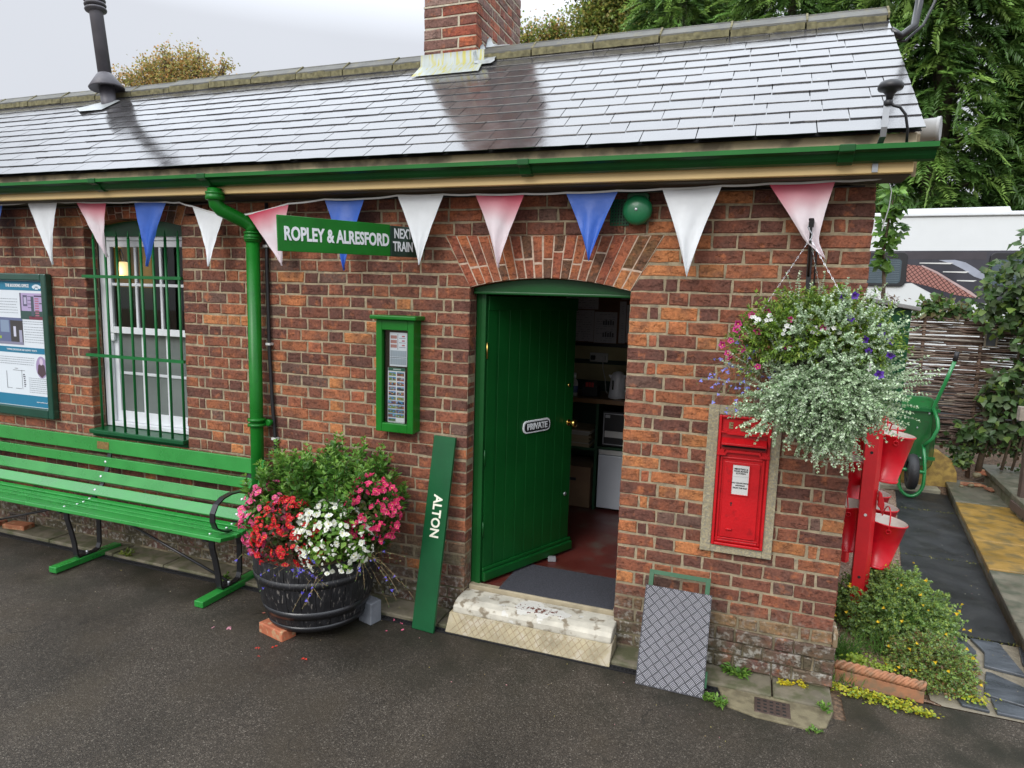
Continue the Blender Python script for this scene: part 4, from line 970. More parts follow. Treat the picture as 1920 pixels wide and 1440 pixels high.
# stepped mouldings above and below the aperture
def wallpoly(name, pts, d0, d1, par, mt=M_RED, bev=.002):
    q = MB(WALLF); q.prism(pts, d0, d1); return q.build(name, mt, par, bevel=bev)
wallpoly('moulding', [(BXa+.002, 1.352), (.553, 1.352), (.560, 1.344), (.728, 1.344), (.736, 1.352), (BXb-.002, 1.352), (BXb-.002, 1.360), (.733, 1.360), (.726, 1.351), (.562, 1.351), (.556, 1.360), (BXa+.002, 1.360)], .016, .032, body, bev=0)
wallpoly('moulding', [(BXa-.002, 1.232), (.556, 1.232), (.566, 1.250), (.722, 1.250), (.732, 1.232), (BXb+.002, 1.232), (BXb+.002, 1.244), (.738, 1.244), (.728, 1.262), (.560, 1.262), (.550, 1.244), (BXa-.002, 1.244)], .016, .042, body, bev=0)
for xx0, xx1 in ((BXa+.001, .55), (.738, BXb-.001)):
    for k in range(3): m = MB(); m.box((xx0, -.040+k*.004, 1.2445+k*.006), (xx1, -.016, 1.2498+k*.006)); m.build('moulding', M_RED, body)
m = MB(); m.add([(.532, -.017, 1.325), (.758, -.017, 1.325), (.758, -.066, 1.302), (.532, -.066, 1.302), (.532, -.066, 1.292), (.758, -.066, 1.292), (.758, -.017, 1.300), (.532, -.017, 1.300)], [(3, 2, 1, 0), (4, 5, 2, 3), (7, 6, 5, 4), (0, 7, 4, 3)[::-1], (1, 2, 5, 6)[::-1]])
m.build('rain_hood', M_RED, pb, bevel=.002)
m = MB(); m.box((.537, -.0175, 1.272), (.752, -.0165, 1.296)); m.build('letter_slot', M_DARK, pb)
m = MB(); m.box((.532, -.0172, 1.264), (.758, -.0162, 1.340)); m.build('aperture_panel', mat('deep_red', (.30, .008, .01), .4), body)
m = MB(); rect_frame(m, .594, .688, 1.018, 1.19, -.033, -.0272, .006, .006, .006, .006); m.build('plate_holder', M_RED, pdoor, bevel=.001)
m = MB(); m.box((.600, -.0305, 1.024), (.682, -.0285, 1.184)); pl_ = m.build('collection_plate', M_OFFW, pdoor)
TF = lambda x, z, y: frame((x, y, z), (1, 0, 0), (0, 0, 1))
M_INK = mat('black_ink', (.02, .02, .025), .5)
for k, s in enumerate(['MEDSTEAD &', 'FOUR MARKS', 'STATION']): text(s, .0115, M_INK, TF(.641, 1.163-k*.012, -.0312), pl_, bold=.0003)
for k, s in enumerate(['NO COLLECTIONS', 'ARE MADE', 'FROM THIS BOX']): text(s, .0098, M_INK, TF(.641, 1.087-k*.0135, -.0312), pl_, bold=.0003)
m = MB(); m.box((.602, -.0310, 1.1213), (.680, -.0306, 1.1218)); m.build('plate_line', M_INK, pl_)
m = MB(WALLF); m.lathe([(.0055, 0), (.0055, .0006)], (.603, .972, .0278), 12); m.prism([(.601, .972), (.5995, .957), (.6065, .957), (.605, .972)], .0278, .0282); m.build('keyhole', M_DARK, pdoor)
m = MB(); m.tube([(.583, -.034, .828), (.615, -.034, .828)], .005, 8); m.box((.585, -.034, .824), (.613, -.027, .832)); m.build('finger_pull', M_RED, pdoor)
M_DIRTY = mat('dirty_gilt_relief', (.20, .15, .07), .7, var=.4, vscale=60)
text('E', .044, M_DIRTY, TF(.574, 1.390, -.019), pb, 'cypher_letter', bold=.0022, ext=.003); text('R', .044, M_DIRTY, TF(.717, 1.390, -.019), pb, 'cypher_letter', bold=.0022, ext=.003)
m = MB(WALLF)     # St Edward style crown in low relief
m.prism([(.625, 1.366), (.665, 1.366), (.668, 1.375), (.622, 1.375)], .016, .022); m.prism([(.622, 1.377), (.668, 1.377), (.671, 1.386), (.619, 1.386)], .016, .021)
for cx, cy, r in ((.626, 1.396, .010), (.638, 1.400, .009), (.652, 1.400, .009), (.664, 1.396, .010), (.645, 1.406, .007), (.631, 1.404, .005), (.659, 1.404, .005)): m.lathe([(r, .016), (r*.8, .0225), (r*.2, .024)], (cx, cy, 0), 10)
m.lathe([(.004, .016), (.004, .021)], (.645, 1.415, 0), 8); m.box((.6435, 1.413, .016), (.6465, 1.424, .021)); m.box((.640, 1.417, .016), (.650, 1.420, .021))
m.build('crown_emblem', M_DIRTY, pb)

# ======================= BELL =======================
bl = thing('alarm_bell', 'round green alarm bell mounted under the eaves beside the blue pennant', 'bell', (.024, -.05, 2.516))
m = MB(WALLF); m.lathe([(.077, .045), (.079, .052), (.076, .066), (.062, .082), (.036, .092), (.008, .095)], (.024, 2.510, 0), 36); m.build('gong', mat('bell_green', (.012, .16, .06), .35, var=.1, coat=.2), bl)
m = MB(WALLF); m.lathe([(.009, .094), (.008, .099), (.003, .101)], (.024, 2.510, 0), 12); m.build('screw', M_BOLT, bl)
m = MB(WALLF); m.prism(rrect(-.035, 2.555, .08, 2.60, .015), .002, .05); m.box((-.02, 2.44, .002), (.07, 2.56, .04)); m.build('mounting_box', M_DGREEN, bl, bevel=.004)
vn = MB(WALLF); rect_frame_pts = None
for k in range(7): vn.box((-.130+k*.016, 2.435, .003), (-.123+k*.016, 2.575, .007))
for k in range(9): vn.box((-.130, 2.435+k*.0165, .0025), (-.027, 2.442+k*.0165, .0065))
vo = vn.build('vent_grille', M_DGREEN); tag(vo, 'small dark green lattice vent grille left of the round bell', 'vent grille')
vn = MB(WALLF); vn.box((-.130, 2.435, .0001), (-.027, 2.575, .0012)); vn.build('vent_backing', M_DARK, vo)

# ======================= FINGERPOST SIGN =======================
S0 = Vector((-1.283, -.06, 2.342)); S1 = Vector((-1.612, -.905, 2.317)); SF = frame(S1, S0-S1, (0, 0, 1)); SLn = (S0-S1).length
fs_ = thing('train_indicator', 'green projecting sign board reading next train Ropley and Alresford', 'sign', (-1.3, -.06, 2.34))
m = MB(SF); m.box((.0, -.089, -.012), (SLn*.775, .089, .0)); bo = m.build('finger_board', M_GREEN, fs_, bevel=.002)
m = MB(SF); m.box((SLn*.7755, -.090, -.030), (SLn+.03, .084, .004)); ho = m.build('holder', mat('black_green_paint', (.006, .03, .018), .35, var=.2), fs_, bevel=.003)
m = MB(SF); m.box((SLn-.01, -.05, -.02), (SLn+.09, .05, -.008)); m.build('bracket', M_BLACK, fs_)
text('ROPLEY & ALRESFORD', .094, M_WHITE, SF @ Matrix.Translation((SLn*.40, -.003, .0012)), bo, bold=.003, sx=.70)
text('NEXT\nTRAIN', .078, M_WHITE, SF @ Matrix.Translation((SLn*.875, .002, .0052)), ho, bold=.0016, sx=.66)
m = MB(SF); m.lathe([(.007, .004), (.006, .008), (.002, .009)], (SLn+.005, -.062, 0), 10); m.build('screw', M_BOLT, ho)

# ======================= POSTER BOARD =======================
pt = thing('information_board', 'framed dark green information board about the booking office on the wall', 'notice board', (-5, -.03, 1))
PX0, PX1, PZ0, PZ1 = -5.62, -4.505, .962, 2.105
m = MB(); rect_frame(m, PX0, PX1, PZ0, PZ1, -.055, -.001, .058, .058, .075, .055); m.build('board_frame', mat('board_green', (.004, .05, .03), .3, var=.15, coat=.4), pt, bevel=.009)
PFm = frame((PX0+.058, -.02, PZ0+.075), (1, 0, 0), (0, 0, 1)); pw_, ph_ = PX1-PX0-.116, PZ1-PZ0-.130
lf = MB(PFm); lf.col = (.62, .66, .70); lf.box((0, 0, -.01), (pw_, ph_, 0)); panel = lf.build('poster', M_PRINT, pt)
lf = MB(PFm)
TEAL = (.012, .16, .27); RX = pw_-.004
rc(.004, ph_-.078, RX, ph_-.004, TEAL); rc(.004, .004, RX, .095, TEAL); rc(.004, .435, RX-.04, .482, TEAL)
def scene_photo(x0, y0, x1, y1, kind):
    w_, h_ = x1-x0, y1-y0
    def r(a, b, c, d, cc, z=.0016): rc(x0+a*w_, y0+b*h_, x0+c*w_, y0+d*h_, cc, z)
    if kind == 0:
        r(0, 0, 1, 1, (.38, .30, .48)); r(0, 0, 1, .32, (.03, .07, .06), .0018); r(0, .3, .06, 1, (.1, .08, .12), .0018); r(.13, .50, .31, .92, (.1, .09, .15), .002); r(.17, .58, .28, .84, (.4, .36, .5), .0022)
        r(.46, .1, .58, .88, (.06, .08, .10), .002)
        for k in range(8): r(.62, .14+k*.09, .78, .19+k*.09, (.36, .12, .18), .002)
        for k in range(4): r(.33, .44+k*.14, .5, .46+k*.14, (.05, .04, .08), .002)
        r(.60, .87, .96, .92, (.04, .03, .06), .002); r(.80, .60, .98, .64, (.05, .04, .06), .002); r(.35, 0, 1, .12, (.16, .03, .05), .002)
    else:
        r(0, 0, 1, 1, (.10, .12, .22)); r(.5, .1, 1, .9, (.045, .04, .04), .0018); r(.62, .3, .72, .68, (.5, .5, .6), .002); r(.84, .0, .96, .55, (.3, .3, .4), .002); r(.1, .45, .45, .9, (.2, .26, .36), .002); r(0, .2, .12, .3, (.3, .4, .05), .0022); r(0, 0, 1, .1, (.2, .2, .28), .0021)
scene_photo(RX-.285, ph_-.305, RX-.01, ph_-.098, 0); scene_photo(RX-.56, .500, RX-.27, .715, 1)
for (a, b, n_, z0, st) in [(RX-.62, RX-.315, 6, ph_-.15, .022), (RX-.62, RX-.02, 2, ph_-.325, .018), (RX-.255, RX-.02, 7, .645, .020), (RX-.62, RX-.16, 4, .395, .018), (RX-.24, RX-.015, 8, .235, .0165)]:
    for k in range(n_):
        x = a
        while x < b-.015:
            wd = random.uniform(.008, .026); rc(x, z0-k*st, min(b, x+wd), z0-k*st+.0040, (.24, .26, .29), .0016); x += wd+.005
for x0, y0, x1, y1 in ((RX-.50, .14, RX-.496, .28), (RX-.50, .14, RX-.44, .143), (RX-.42, .29, RX-.28, .293), (RX-.40, .14, RX-.33, .143), (RX-.32, .14, RX-.317, .295), (RX-.40, .305, RX-.36, .308)): rc(x0, y0, x1, y1, (.06, .06, .07), .0016)
for k in range(7): rc(RX-.305+random.uniform(0, .01), .16+k*.016, RX-.285+random.uniform(0, .01), .169+k*.016, (.1, .1, .12), .0016)
n_ = 24; cx, cy = RX-.085, .330
lf.col = (.32, .24, .40); lf.add([(cx+.062*math.cos(6.283*k/n_), cy+.088*math.sin(6.283*k/n_), .0016) for k in range(n_)], [tuple(range(n_))])
lf.col = (.07, .04, .05); lf.add([(cx-.048, cy-.050, .0018), (cx+.0, cy-.085, .0018), (cx+.048, cy-.050, .0018), (cx+.035, cy+.018, .0018), (cx, cy+.03, .0018), (cx-.035, cy+.018, .0018)], [(0, 1, 2, 3, 4, 5)])
lf.col = (.55, .45, .55); lf.add([(cx+.020*math.cos(6.283*k/12), cy+.045+.028*math.sin(6.283*k/12), .002) for k in range(12)], [tuple(range(12))])
lf.build('print', M_PRINT, panel)
lo3 = MB(PFm); lo3.col = (.62, .70, .76); nn = 12
for k in range(nn):      # curved logo ribbon with a small drop at the centre
    a0, a1 = R(140-100*k/nn), R(140-100*(k+1)/nn)
    lo3.add([(RX-.085+r_*math.cos(a)*1.15, ph_-.088+r_*math.sin(a), .0024) for r_, a in ((.036, a0), (.036, a1), (.060, a1), (.060, a0))], [(0, 1, 2, 3)])
lo3.add([(RX-.103, ph_-.068, .0024), (RX-.067, ph_-.068, .0024), (RX-.071, ph_-.045, .0024), (RX-.099, ph_-.045, .0024)], [(0, 1, 2, 3)]); lo3.build('logo', M_PRINT, panel)
text('THE BOOKING OFFICE', .034, M_WHITE, PFm @ Matrix.Translation((RX-.305, ph_-.042, .0025)), panel, bold=.001, sx=.78)
text('THOMAS EDMONDSON AND RAILWAY TICKETS', .020, M_WHITE, PFm @ Matrix.Translation((RX-.30, .458, .0025)), panel, sx=.80)
text('watercressline.co.uk', .015, M_WHITE, PFm @ Matrix.Translation((RX-.10, .045, .0025)), panel)

# ======================= BUNTING =======================
bun = thing('bunting', 'string of red white and blue plastic pennants strung under the gutter', 'bunting', (-2, -.13, 2.6))
FL = [(-5.14, 2.616, -4.81, 2.614, -4.91, 2.191, 'b'), (-4.53, 2.624, -4.22, 2.622, -4.29, 2.174, 'w'), (-4.02, 2.618, -3.73, 2.609, -3.76, 2.232, 'p'), (-3.46, 2.607, -3.17, 2.601, -3.33, 2.169, 'b'), (-2.94, 2.569, -2.68, 2.51, -2.79, 2.176, 'w'), (-2.48, 2.51, -2.16, 2.571, -2.22, 2.19, 'p'), (-1.89, 2.592, -1.61, 2.589, -1.72, 2.163, 'b'), (-1.38, 2.603, -1.08, 2.602, -1.23, 2.204, 'w'), (-.88, 2.597, -.59, 2.593, -.73, 2.195, 'p'), (-.35, 2.593, -.07, 2.597, -.20, 2.235, 'b'), (.16, 2.599, .45, 2.607, .31, 2.159, 'w'), (.67, 2.611, .96, 2.615, .90, 2.25, 'p')]
M_FLAG = mat('thin_plastic_flag', (0, 0, 0), .45, var=.08, vscale=9, attr=True, trans=.15, bump=1, bscale=16)
def flag(i, f):
    x0, z0, x1, z1, xt, zt_, c = f; n = 14; vs = []; cols = []; rr = random.Random(i*7+3); ph = rr.uniform(0, 6); amp = rr.uniform(.006, .018); lean = rr.uniform(-.03, .03)
    for j in range(n+1):
        t = j/n; k_ = n-j
        for q in range(n+1):
            s = q/n; a = Vector((x0, 0, z0)).lerp(Vector((x1, 0, z1)), s); p = a.lerp(Vector((xt, 0, zt_)), t)
            edge = math.sin(s*math.pi)
            y = -.13-.02*t+amp*math.sin(s*7+ph+t*3)*t*(1.2-t*.7)*2+.010*edge*math.sin(t*4+ph)+lean*t
            if c == 'p' and x0 > .6 and t > .75: y -= (t-.75)*.22; p.x += (t-.75)*.18
            p.x += -.009*math.sin(t*math.pi)*(s-.5)*2*rr.choice([1])      # slightly concave sides
            y += .004*math.sin(s*17+t*9+ph)*math.sin(t*13+s*6+ph*2)*min(1, t*3)
            vs.append((p.x, y, p.z))
            if c == 'b': cc = (.03, .11, .47)
            elif c == 'w': cc = (.80, .83, .85)
            else:
                f_ = max(0, min(1, 1.05-t*2.3-.5*(s if i % 2 else 1-s)*(t+.3)+.2*math.sin(s*9+ph)*t)); cc = tuple(a_*f_+b_*(1-f_) for a_, b_ in zip((.66, .03, .09), (.78, .68, .71)))
            if c == 'b':
                cc = tuple(v*(1+.2*t) for v in cc)
            cols.append(cc)
    fs = []; fc = []
    for j in range(n):
        for q in range(n):
            fs.append((j*(n+1)+q, j*(n+1)+q+1, (j+1)*(n+1)+q+1, (j+1)*(n+1)+q)); fc.append(cols[j*(n+1)+q])
    m = MB(); m.smooth = True
    for f__, c__ in zip(fs, fc): m.col = c__; m.f.append(list(f__)); m.c.append(c__); m.mi.append(0); m.sm.append(True)
    m.v = vs; o = m.build('pennant', M_FLAG, bun)
    ca = o.data.color_attributes['Col']; arr = []
    for p in o.data.polygons:
        for v in p.vertices: arr += [*cols[v], 1.0]
    ca.data.foreach_set('color', arr)
    o['label'] = {'b': 'blue pennant', 'w': 'white pennant', 'p': 'pink and red faded pennant'}[c]
for i, f in enumerate(FL): flag(i, f)
st = MB(); pts = [(-6, 2.63)]
for f in FL: pts += [(f[0], f[1]+.004), (f[2], f[3]+.004)]
pts.insert(9, (-3.05, 2.60)); pts[10:10] = []
pts = sorted(pts, key=lambda p: p[0]); pts += [(1.10, 2.62), (1.165, 2.63)]
dense = []
for (a, b), (c, d) in zip(pts, pts[1:]):
    for k in range(4): t = k/4; dense.append((a+(c-a)*t, -.132, b+(d-b)*t-.004*math.sin(t*math.pi)))
dense.append((pts[-1][0], -.13, pts[-1][1]))
st.strip(dense, .010, .002, (0, 0, 1)); st.build('string', mat('white_tape', (.62, .62, .60), .6), bun)
st = MB(); st.strip([(1.165, -.13, 2.63), (1.19, .02, 2.66), (1.213, .10, 2.67), (1.235, .10, 2.60), (1.232, .10, 2.53), (1.215, .10, 2.44), (1.21, .10, 2.41)], .022, .002, (.3, 1, 0)); st.build('loose_ribbon', mat('white_tape', (.62, .62, .60), .6), bun)
# thin cable above the bunting
st = MB(); st.tube([(-6, -.04, 2.60), (-3, -.04, 2.598), (-2.6, -.06, 2.612), (-1.5, -.04, 2.606), (1.1, -.04, 2.606)], .004, 6)
st.build('eaves_cable', M_BLACKP, stn)

# ======================= GPS PUCK + FLOODLIGHT + CABLE LOOP =======================
an = thing('antenna', 'black domed antenna on a bent steel arm clamped to the eaves', 'antenna', (1.11, -.2, 2.65))
m = MB(); m.strip([(1.108, -.234, 2.635), (1.108, -.236, 2.70), (1.112, -.25, 2.74), (1.112, -.345, 2.765), (1.112, -.358, 2.80), (1.114, -.36, 2.905)], .024, .006, (1, 0, 0)); m.build('arm', M_METAL, an)
m = MB(); m.lathe([(.012, 2.905), (.016, 2.93), (.030, 2.945), (.046, 2.95), (.050, 2.958), (.049, 2.97), (.040, 2.982), (.02, 2.989), (.002, 2.99)], (1.121, -.36, 0), 28); m.build('dome', M_BLACKP, an)
m = MB(); m.lathe([(.014, 2.885), (.018, 2.89), (.018, 2.905), (.014, 2.91)], (1.118, -.358, 0), 12); m.tube([(1.122, -.36, 2.90), (1.14, -.36, 2.885), (1.165, -.355, 2.878), (1.19, -.345, 2.85), (1.205, -.335, 2.79), (1.212, -.30, 2.745), (1.22, -.22, 2.735)], .006, 8); m.build('antenna_cable', M_BLACKP, an)
m = MB(Matrix.Translation((1.325, .03, 2.865)) @ Matrix.Rotation(R(-18), 4, 'Z')); m.lathe([(.046, -.07), (.050, -.065), (.050, .055), (.054, .06), (.054, .075)], (0, 0, 0), 28, Matrix.Rotation(R(90), 3, 'Y')); fo = m.build('floodlight', mat('grey_plastic', (.40, .40, .40), .5), bevel=0)
tag(fo, 'grey cylindrical lamp housing sticking out beyond the gutter end', 'floodlight')
m = MB(); m.tube([(1.27, .9, 3.63), (1.33, .92, 3.60), (1.40, .95, 3.66), (1.42, 1.0, 3.80), (1.415, 1.02, 4.6)], .022, 10); m.tube([(1.27, .93, 3.58), (1.36, .95, 3.58), (1.45, .98, 3.67), (1.50, 1.0, 3.80), (1.52, 1.02, 4.6)], .008, 8); m.tube([(1.41, 1.0, 4.02), (1.52, 1.0, 4.00), (1.62, 1.02, 4.02)], .018, 8)
co = m.build('service_cable', M_BLACK); tag(co, 'black service cables and conduit looping up behind the roof verge', 'cable')
# ======================= INSIDE THE OFFICE =======================
ct = thing('counter', 'brown topped counter with dark green shelves inside the office doorway', 'counter', (-.3, 2.1, .19))
m = MB(); m.box((-1.2, 1.88, 1.142), (.9, 2.395, 1.182)); m.build('counter_top', mat('brown_laminate', (.22, .12, .05), .35, var=.25, vscale=5, stretch=(1, 6, 1)), ct, bevel=.004)
M_SHELF = mat('shelf_green', (.010, .06, .022), .5, var=.15)
for x in (-1.18, -.583, .2): m = MB(); m.box((x, 1.91, .192), (x+.025, 2.39, 1.140)); m.build('upright', M_SHELF, ct)
for x0, x1, z in ((-1.154, -.585, .72), (-.556, .198, .742)): m = MB(); m.box((x0, 1.91, z), (x1, 2.39, z+.022)); m.build('shelf', M_SHELF, ct)
fg = thing('fridge', 'small white under counter fridge inside the office', 'fridge', (-.3, 2.15, .19))
m = MB(); m.box((-.545, 1.96, .20), (-.05, 2.38, .725)); m.build('cabinet', mat('fridge_white', (.62, .66, .72), .35, var=.04), fg, bevel=.006)
m = MB(); m.box((-.545, 1.915, .215), (-.05, 1.956, .69)); m.build('fridge_door', mat('fridge_white', (.62, .66, .72), .35), fg, bevel=.006); m = MB(); m.box((-.545, 1.92, .695), (-.05, 1.957, .735)); m.build('top_trim', M_OFFW, fg, bevel=.004)
sf = thing('black_box', 'black cabinet with a white label on the shelf above the fridge', 'box', (-.3, 2.1, .765))
m = MB(); m.box((-.525, 1.93, .768), (-.08, 2.3, 1.075)); m.build('case', M_BLACKP, sf, bevel=.006); m = MB(); rect_frame(m, -.515, -.09, .785, 1.06, 1.922, 1.929, .006, .006, .006, .006); m.build('door_rim', M_METAL, sf)
m = MB(); m.box((-.50, 1.9215, .85), (-.34, 1.9285, .905)); m.build('label', M_OFFW, sf); m = MB(); m.box((-.50, 1.9215, 1.02), (-.46, 1.9285, 1.045)); m.build('badge', M_METAL, sf)
cx_ = thing('cardboard_box', 'brown cardboard box on the floor below the counter', 'box', (-.85, 2.1, .19))
m = MB(); m.box((-1.1, 1.93, .192), (-.61, 2.32, .56)); m.build('carton', mat('cardboard', (.24, .15, .085), .85, var=.15), cx_, bevel=.004)
m = MB(); m.box((-.93, 1.926, .43), (-.74, 1.9295, .455)); m.box((-.92, 1.926, .40), (-.80, 1.9295, .412)); m.build('printing', M_INK, cx_)
random.seed(3)
ps = MB()
for k in range(16):
    ps.col = random.choice([(.5, .48, .42), (.45, .36, .22), (.6, .6, .58), (.4, .33, .2)]); z = .743+k*.0095; dx = random.uniform(-.02, .02); sg = .018*k/16
    ps.add([(-1.05+dx, 1.93, z), (-.63+dx, 1.92, z-.002), (-.63+dx, 2.25, z), (-1.05+dx, 2.25, z), (-1.05+dx, 1.93, z+.007), (-.63+dx, 1.92, z+.004), (-.63+dx, 2.25, z+.007), (-1.05+dx, 2.25, z+.007)], [(3, 2, 1, 0), (4, 5, 6, 7), (0, 1, 5, 4), (1, 2, 6, 5), (2, 3, 7, 6), (3, 0, 4, 7)])
tag(ps.build('paper_stack', M_PRINT), 'untidy stack of papers on the left counter shelf', 'papers')
kt = thing('kettle', 'white electric kettle standing on the office counter', 'kettle', (-.425, 2.02, 1.183))
KX, KY, KZ = -.425, 2.02, 1.184; M_KET = mat('kettle_white', (.85, .86, .90), .3, var=.03)
m = MB(); m.lathe([(.072, 0), (.078, .004), (.078, .02), (.075, .03), (.070, .10), (.062, .17), (.055, .205), (.042, .225), (.02, .233), (.002, .235)], (KX, KY, KZ), 28); m.build('jug', M_KET, kt)
m = MB(); m.tube([(KX+.05, KY-.01, KZ+.195), (KX+.09, KY-.015, KZ+.20), (KX+.115, KY-.02, KZ+.17), (KX+.112, KY-.02, KZ+.11), (KX+.095, KY-.015, KZ+.075), (KX+.068, KY-.01, KZ+.07)], .011, 10); m.build('handle', M_KET, kt)
m = MB(); m.prism([(0, 0), (.03, 0), (.012, -.03)], 0, .03); m.M = Matrix(); m.v = [(KX-.052-p[0], KY-.015+p[2]-.0, KZ+.20+p[1]) for p in m.v]; m.build('spout', M_KET, kt)
m = MB(); m.box((KX-.035, KY-.0765, KZ+.08), (KX-.023, KY-.064, KZ+.16)); m.build('water_gauge', M_DARK, kt)
so3 = thing('wall_socket', 'white double wall socket with a plug above the counter', 'socket', (-.72, 2.39, 1.49))
m = MB(); m.box((-.77, 2.385, 1.455), (-.60, 2.404, 1.54)); m.build('face_plate', M_OFFW, so3, bevel=.004)
m = MB(); m.box((-.755, 2.35, 1.475), (-.715, 2.384, 1.515)); m.build('black_plug', M_BLACKP, so3, bevel=.005); m = MB(); m.box((-.66, 2.355, 1.475), (-.62, 2.384, 1.515)); m.build('white_plug', M_OFFW, so3, bevel=.005)
m = MB(); m.tube([(-.64, 2.36, 1.475), (-.63, 2.34, 1.40), (-.60, 2.32, 1.30), (-.585, 2.30, 1.20), (-.56, 2.25, 1.187)], .004, 6); m.build('flex', M_OFFW, so3)
pc = thing('radio', 'black appliance with red lit panel on the counter beside the kettle', 'appliance', (-.66, 2.0, 1.183))
m = MB(); m.prism([(-.74, 1.184), (-.59, 1.184), (-.60, 1.28), (-.63, 1.315), (-.70, 1.315), (-.73, 1.28)], -2.10, -1.98); m.v = [(p[0], -p[2], p[1]) for p in m.v]; m.build('casing', M_BLACKP, pc, bevel=.006)
m = MB(); 
for k in range(3): m.box((-.70+k*.026, 1.975, 1.27), (-.68+k*.026, 1.9795, 1.31))
m.build('red_panel', mat('red_plastic', (.45, .03, .03), .4), pc)
bt = thing('bottle', 'white plastic bottle at the left end of the counter by the door edge', 'bottle', (-.80, 1.98, 1.183))
m = MB(); m.lathe([(.030, 0), (.033, .005), (.033, .11), (.026, .135), (.012, .15), (.012, .16)], (-.80, 1.97, 1.184), 20); m.build('bottle_body', M_OFFW, bt); m = MB(); m.lathe([(.015, .16), (.015, .20), (.012, .203)], (-.80, 1.97, 1.184), 16); m.build('cap', M_WHITE, bt); m = MB(); m.lathe([(.0335, .03), (.0335, .09)], (-.80, 1.97, 1.184), 20, caps=False); m.build('label', mat('blue_label', (.10, .14, .3), .5), bt)
nb_ = thing('pin_board', 'dark framed pin board covered with maps and white notices', 'pin board', (-.6, 2.39, 1.9))
m = MB(); rect_frame(m, -1.2, .1, 1.60, 2.45, 2.375, 2.403, .03, .03, .03, .03); m.build('frame', M_BLACKP, nb_); m = MB(); m.box((-1.17, 2.39, 1.63), (.07, 2.402, 2.42)); m.build('board', mat('cork', (.16, .075, .04), .9, var=.2, vscale=80), nb_)
lf = MB(frame((0, 2.388, 0), (1, 0, 0), (0, 0, 1)))
WHP = (.55, .54, .58)
for x0, z0, x1, z1 in ((-.99, 1.64, -.745, 1.93), (-.742, 1.635, -.53, 1.92), (-1.02, 1.94, -.71, 2.22), (-.51, 1.64, -.45, 2.02), (-.445, 1.65, -.36, 1.99), (-.95, 2.23, -.72, 2.4), (-.50, 2.04, -.40, 2.2), (-.35, 1.66, -.15, 2.0)):
    lf.col = WHP; lf.box((x0, z0, 0), (x1, z1, .0012))
    for k in range(int((z1-z0)/.022)):
        xx = x0+.02
        while xx < x1-.03:
            w_ = random.uniform(.01, .04)
            if random.random() < .7: rc(xx, z1-.025-k*.022, min(x1-.02, xx+w_), z1-.021-k*.022, (.25, .25, .30), .0018)
            xx += w_+.01
for zz in (1.69, 1.80):
    for k in range(5): rc(-.66+k*.022, zz, -.645+k*.022, zz+.04+.008*(k % 2), (.10, .10, .12), .0024)
lf.build('notice', M_PRINT, nb_)
mt = MB(); mt.box((-.755, .075, .189), (-.02, .53, .197)); mo = mt.build('door_mat', mat('dark_grey_mat', (.045, .045, .055), .95, var=.3, vscale=90, bump=1, bscale=200), bevel=.003); tag(mo, 'dark grey rubber backed mat just inside the open door', 'door mat')
ds = MB(Matrix.Translation((-.575, .66, .189)) @ Matrix.Rotation(R(20), 4, 'Z')); ds.box((-.028, -.02, 0), (.028, .02, .030)); do_ = ds.build('door_stop', mat('grey_stop', (.22, .22, .23), .7), bevel=.003); tag(do_, 'small grey wedge block on the red floor by the door foot', 'door stop')

# ======================= PLANTS: helpers =======================
def petal_mesh(name, rings, colr, centre, cup=.4, m_=None):
    """a small flower: rings of folded petals facing +z, unit radius"""
    L_ = Leaves()
    for n_, rad, wid, tilt, a0, cc in rings:
        a = np.arange(n_)*2*np.pi/n_+a0; D = np.stack([np.cos(a)*np.cos(tilt), np.sin(a)*np.cos(tilt), np.full(n_, np.sin(tilt))], 1)
        L_.add(np.zeros((n_, 3)), D, np.tile([[0, 0, 1.]], (n_, 1)), rad, wid, np.array([cc]*n_), fold=cup*.3)
    k = 5; a = np.arange(k)*2*np.pi/k
    L_.add(np.full((k, 3), [0, 0, .08]), np.stack([np.cos(a), np.sin(a), np.full(k, .5)], 1), np.tile([[0, 0, 1.]], (k, 1)), .2, .18, np.array([centre]*k))
    o = L_.build(name, M_PETAL); me = o.data; bpy.data.objects.remove(o); return me
def flowers(mesh, name, parent, P, N, size, jit=.35):
    for i in range(len(P)):
        o = bpy.data.objects.new(name, mesh); col.objects.link(o)
        n_ = Vector(N[i])+Vector(rng.normal(0, jit, 3)); q = n_.to_track_quat('Z', 'Y')
        o.location = P[i]; s_ = size*rng.uniform(.75, 1.2)
        o.rotation_euler = (q.to_matrix() @ Matrix.Rotation(rng.uniform(0, 6.28), 3, 'Z')).to_euler(); o.scale = (s_, s_, s_)
        o.parent = parent; o.matrix_parent_inverse = parent_world(parent).inverted()
def ell(n, c, r, up=.0, shell=(.8, 1.0), front=None):
    """points near the surface of an ellipsoid; front = direction that is kept"""
    out = []
    while len(out) < n:
        v = norm(rng.normal(0, 1, (1, 3)))[0]
        if v[2] < up: continue
        if front is not None and np.dot(v, front) < -.1: continue
        out.append(v)
    V = np.array(out); s_ = rng.uniform(shell[0], shell[1], (n, 1))
    return np.array(c)+V*np.array(r)*s_, norm(V/np.array(r))

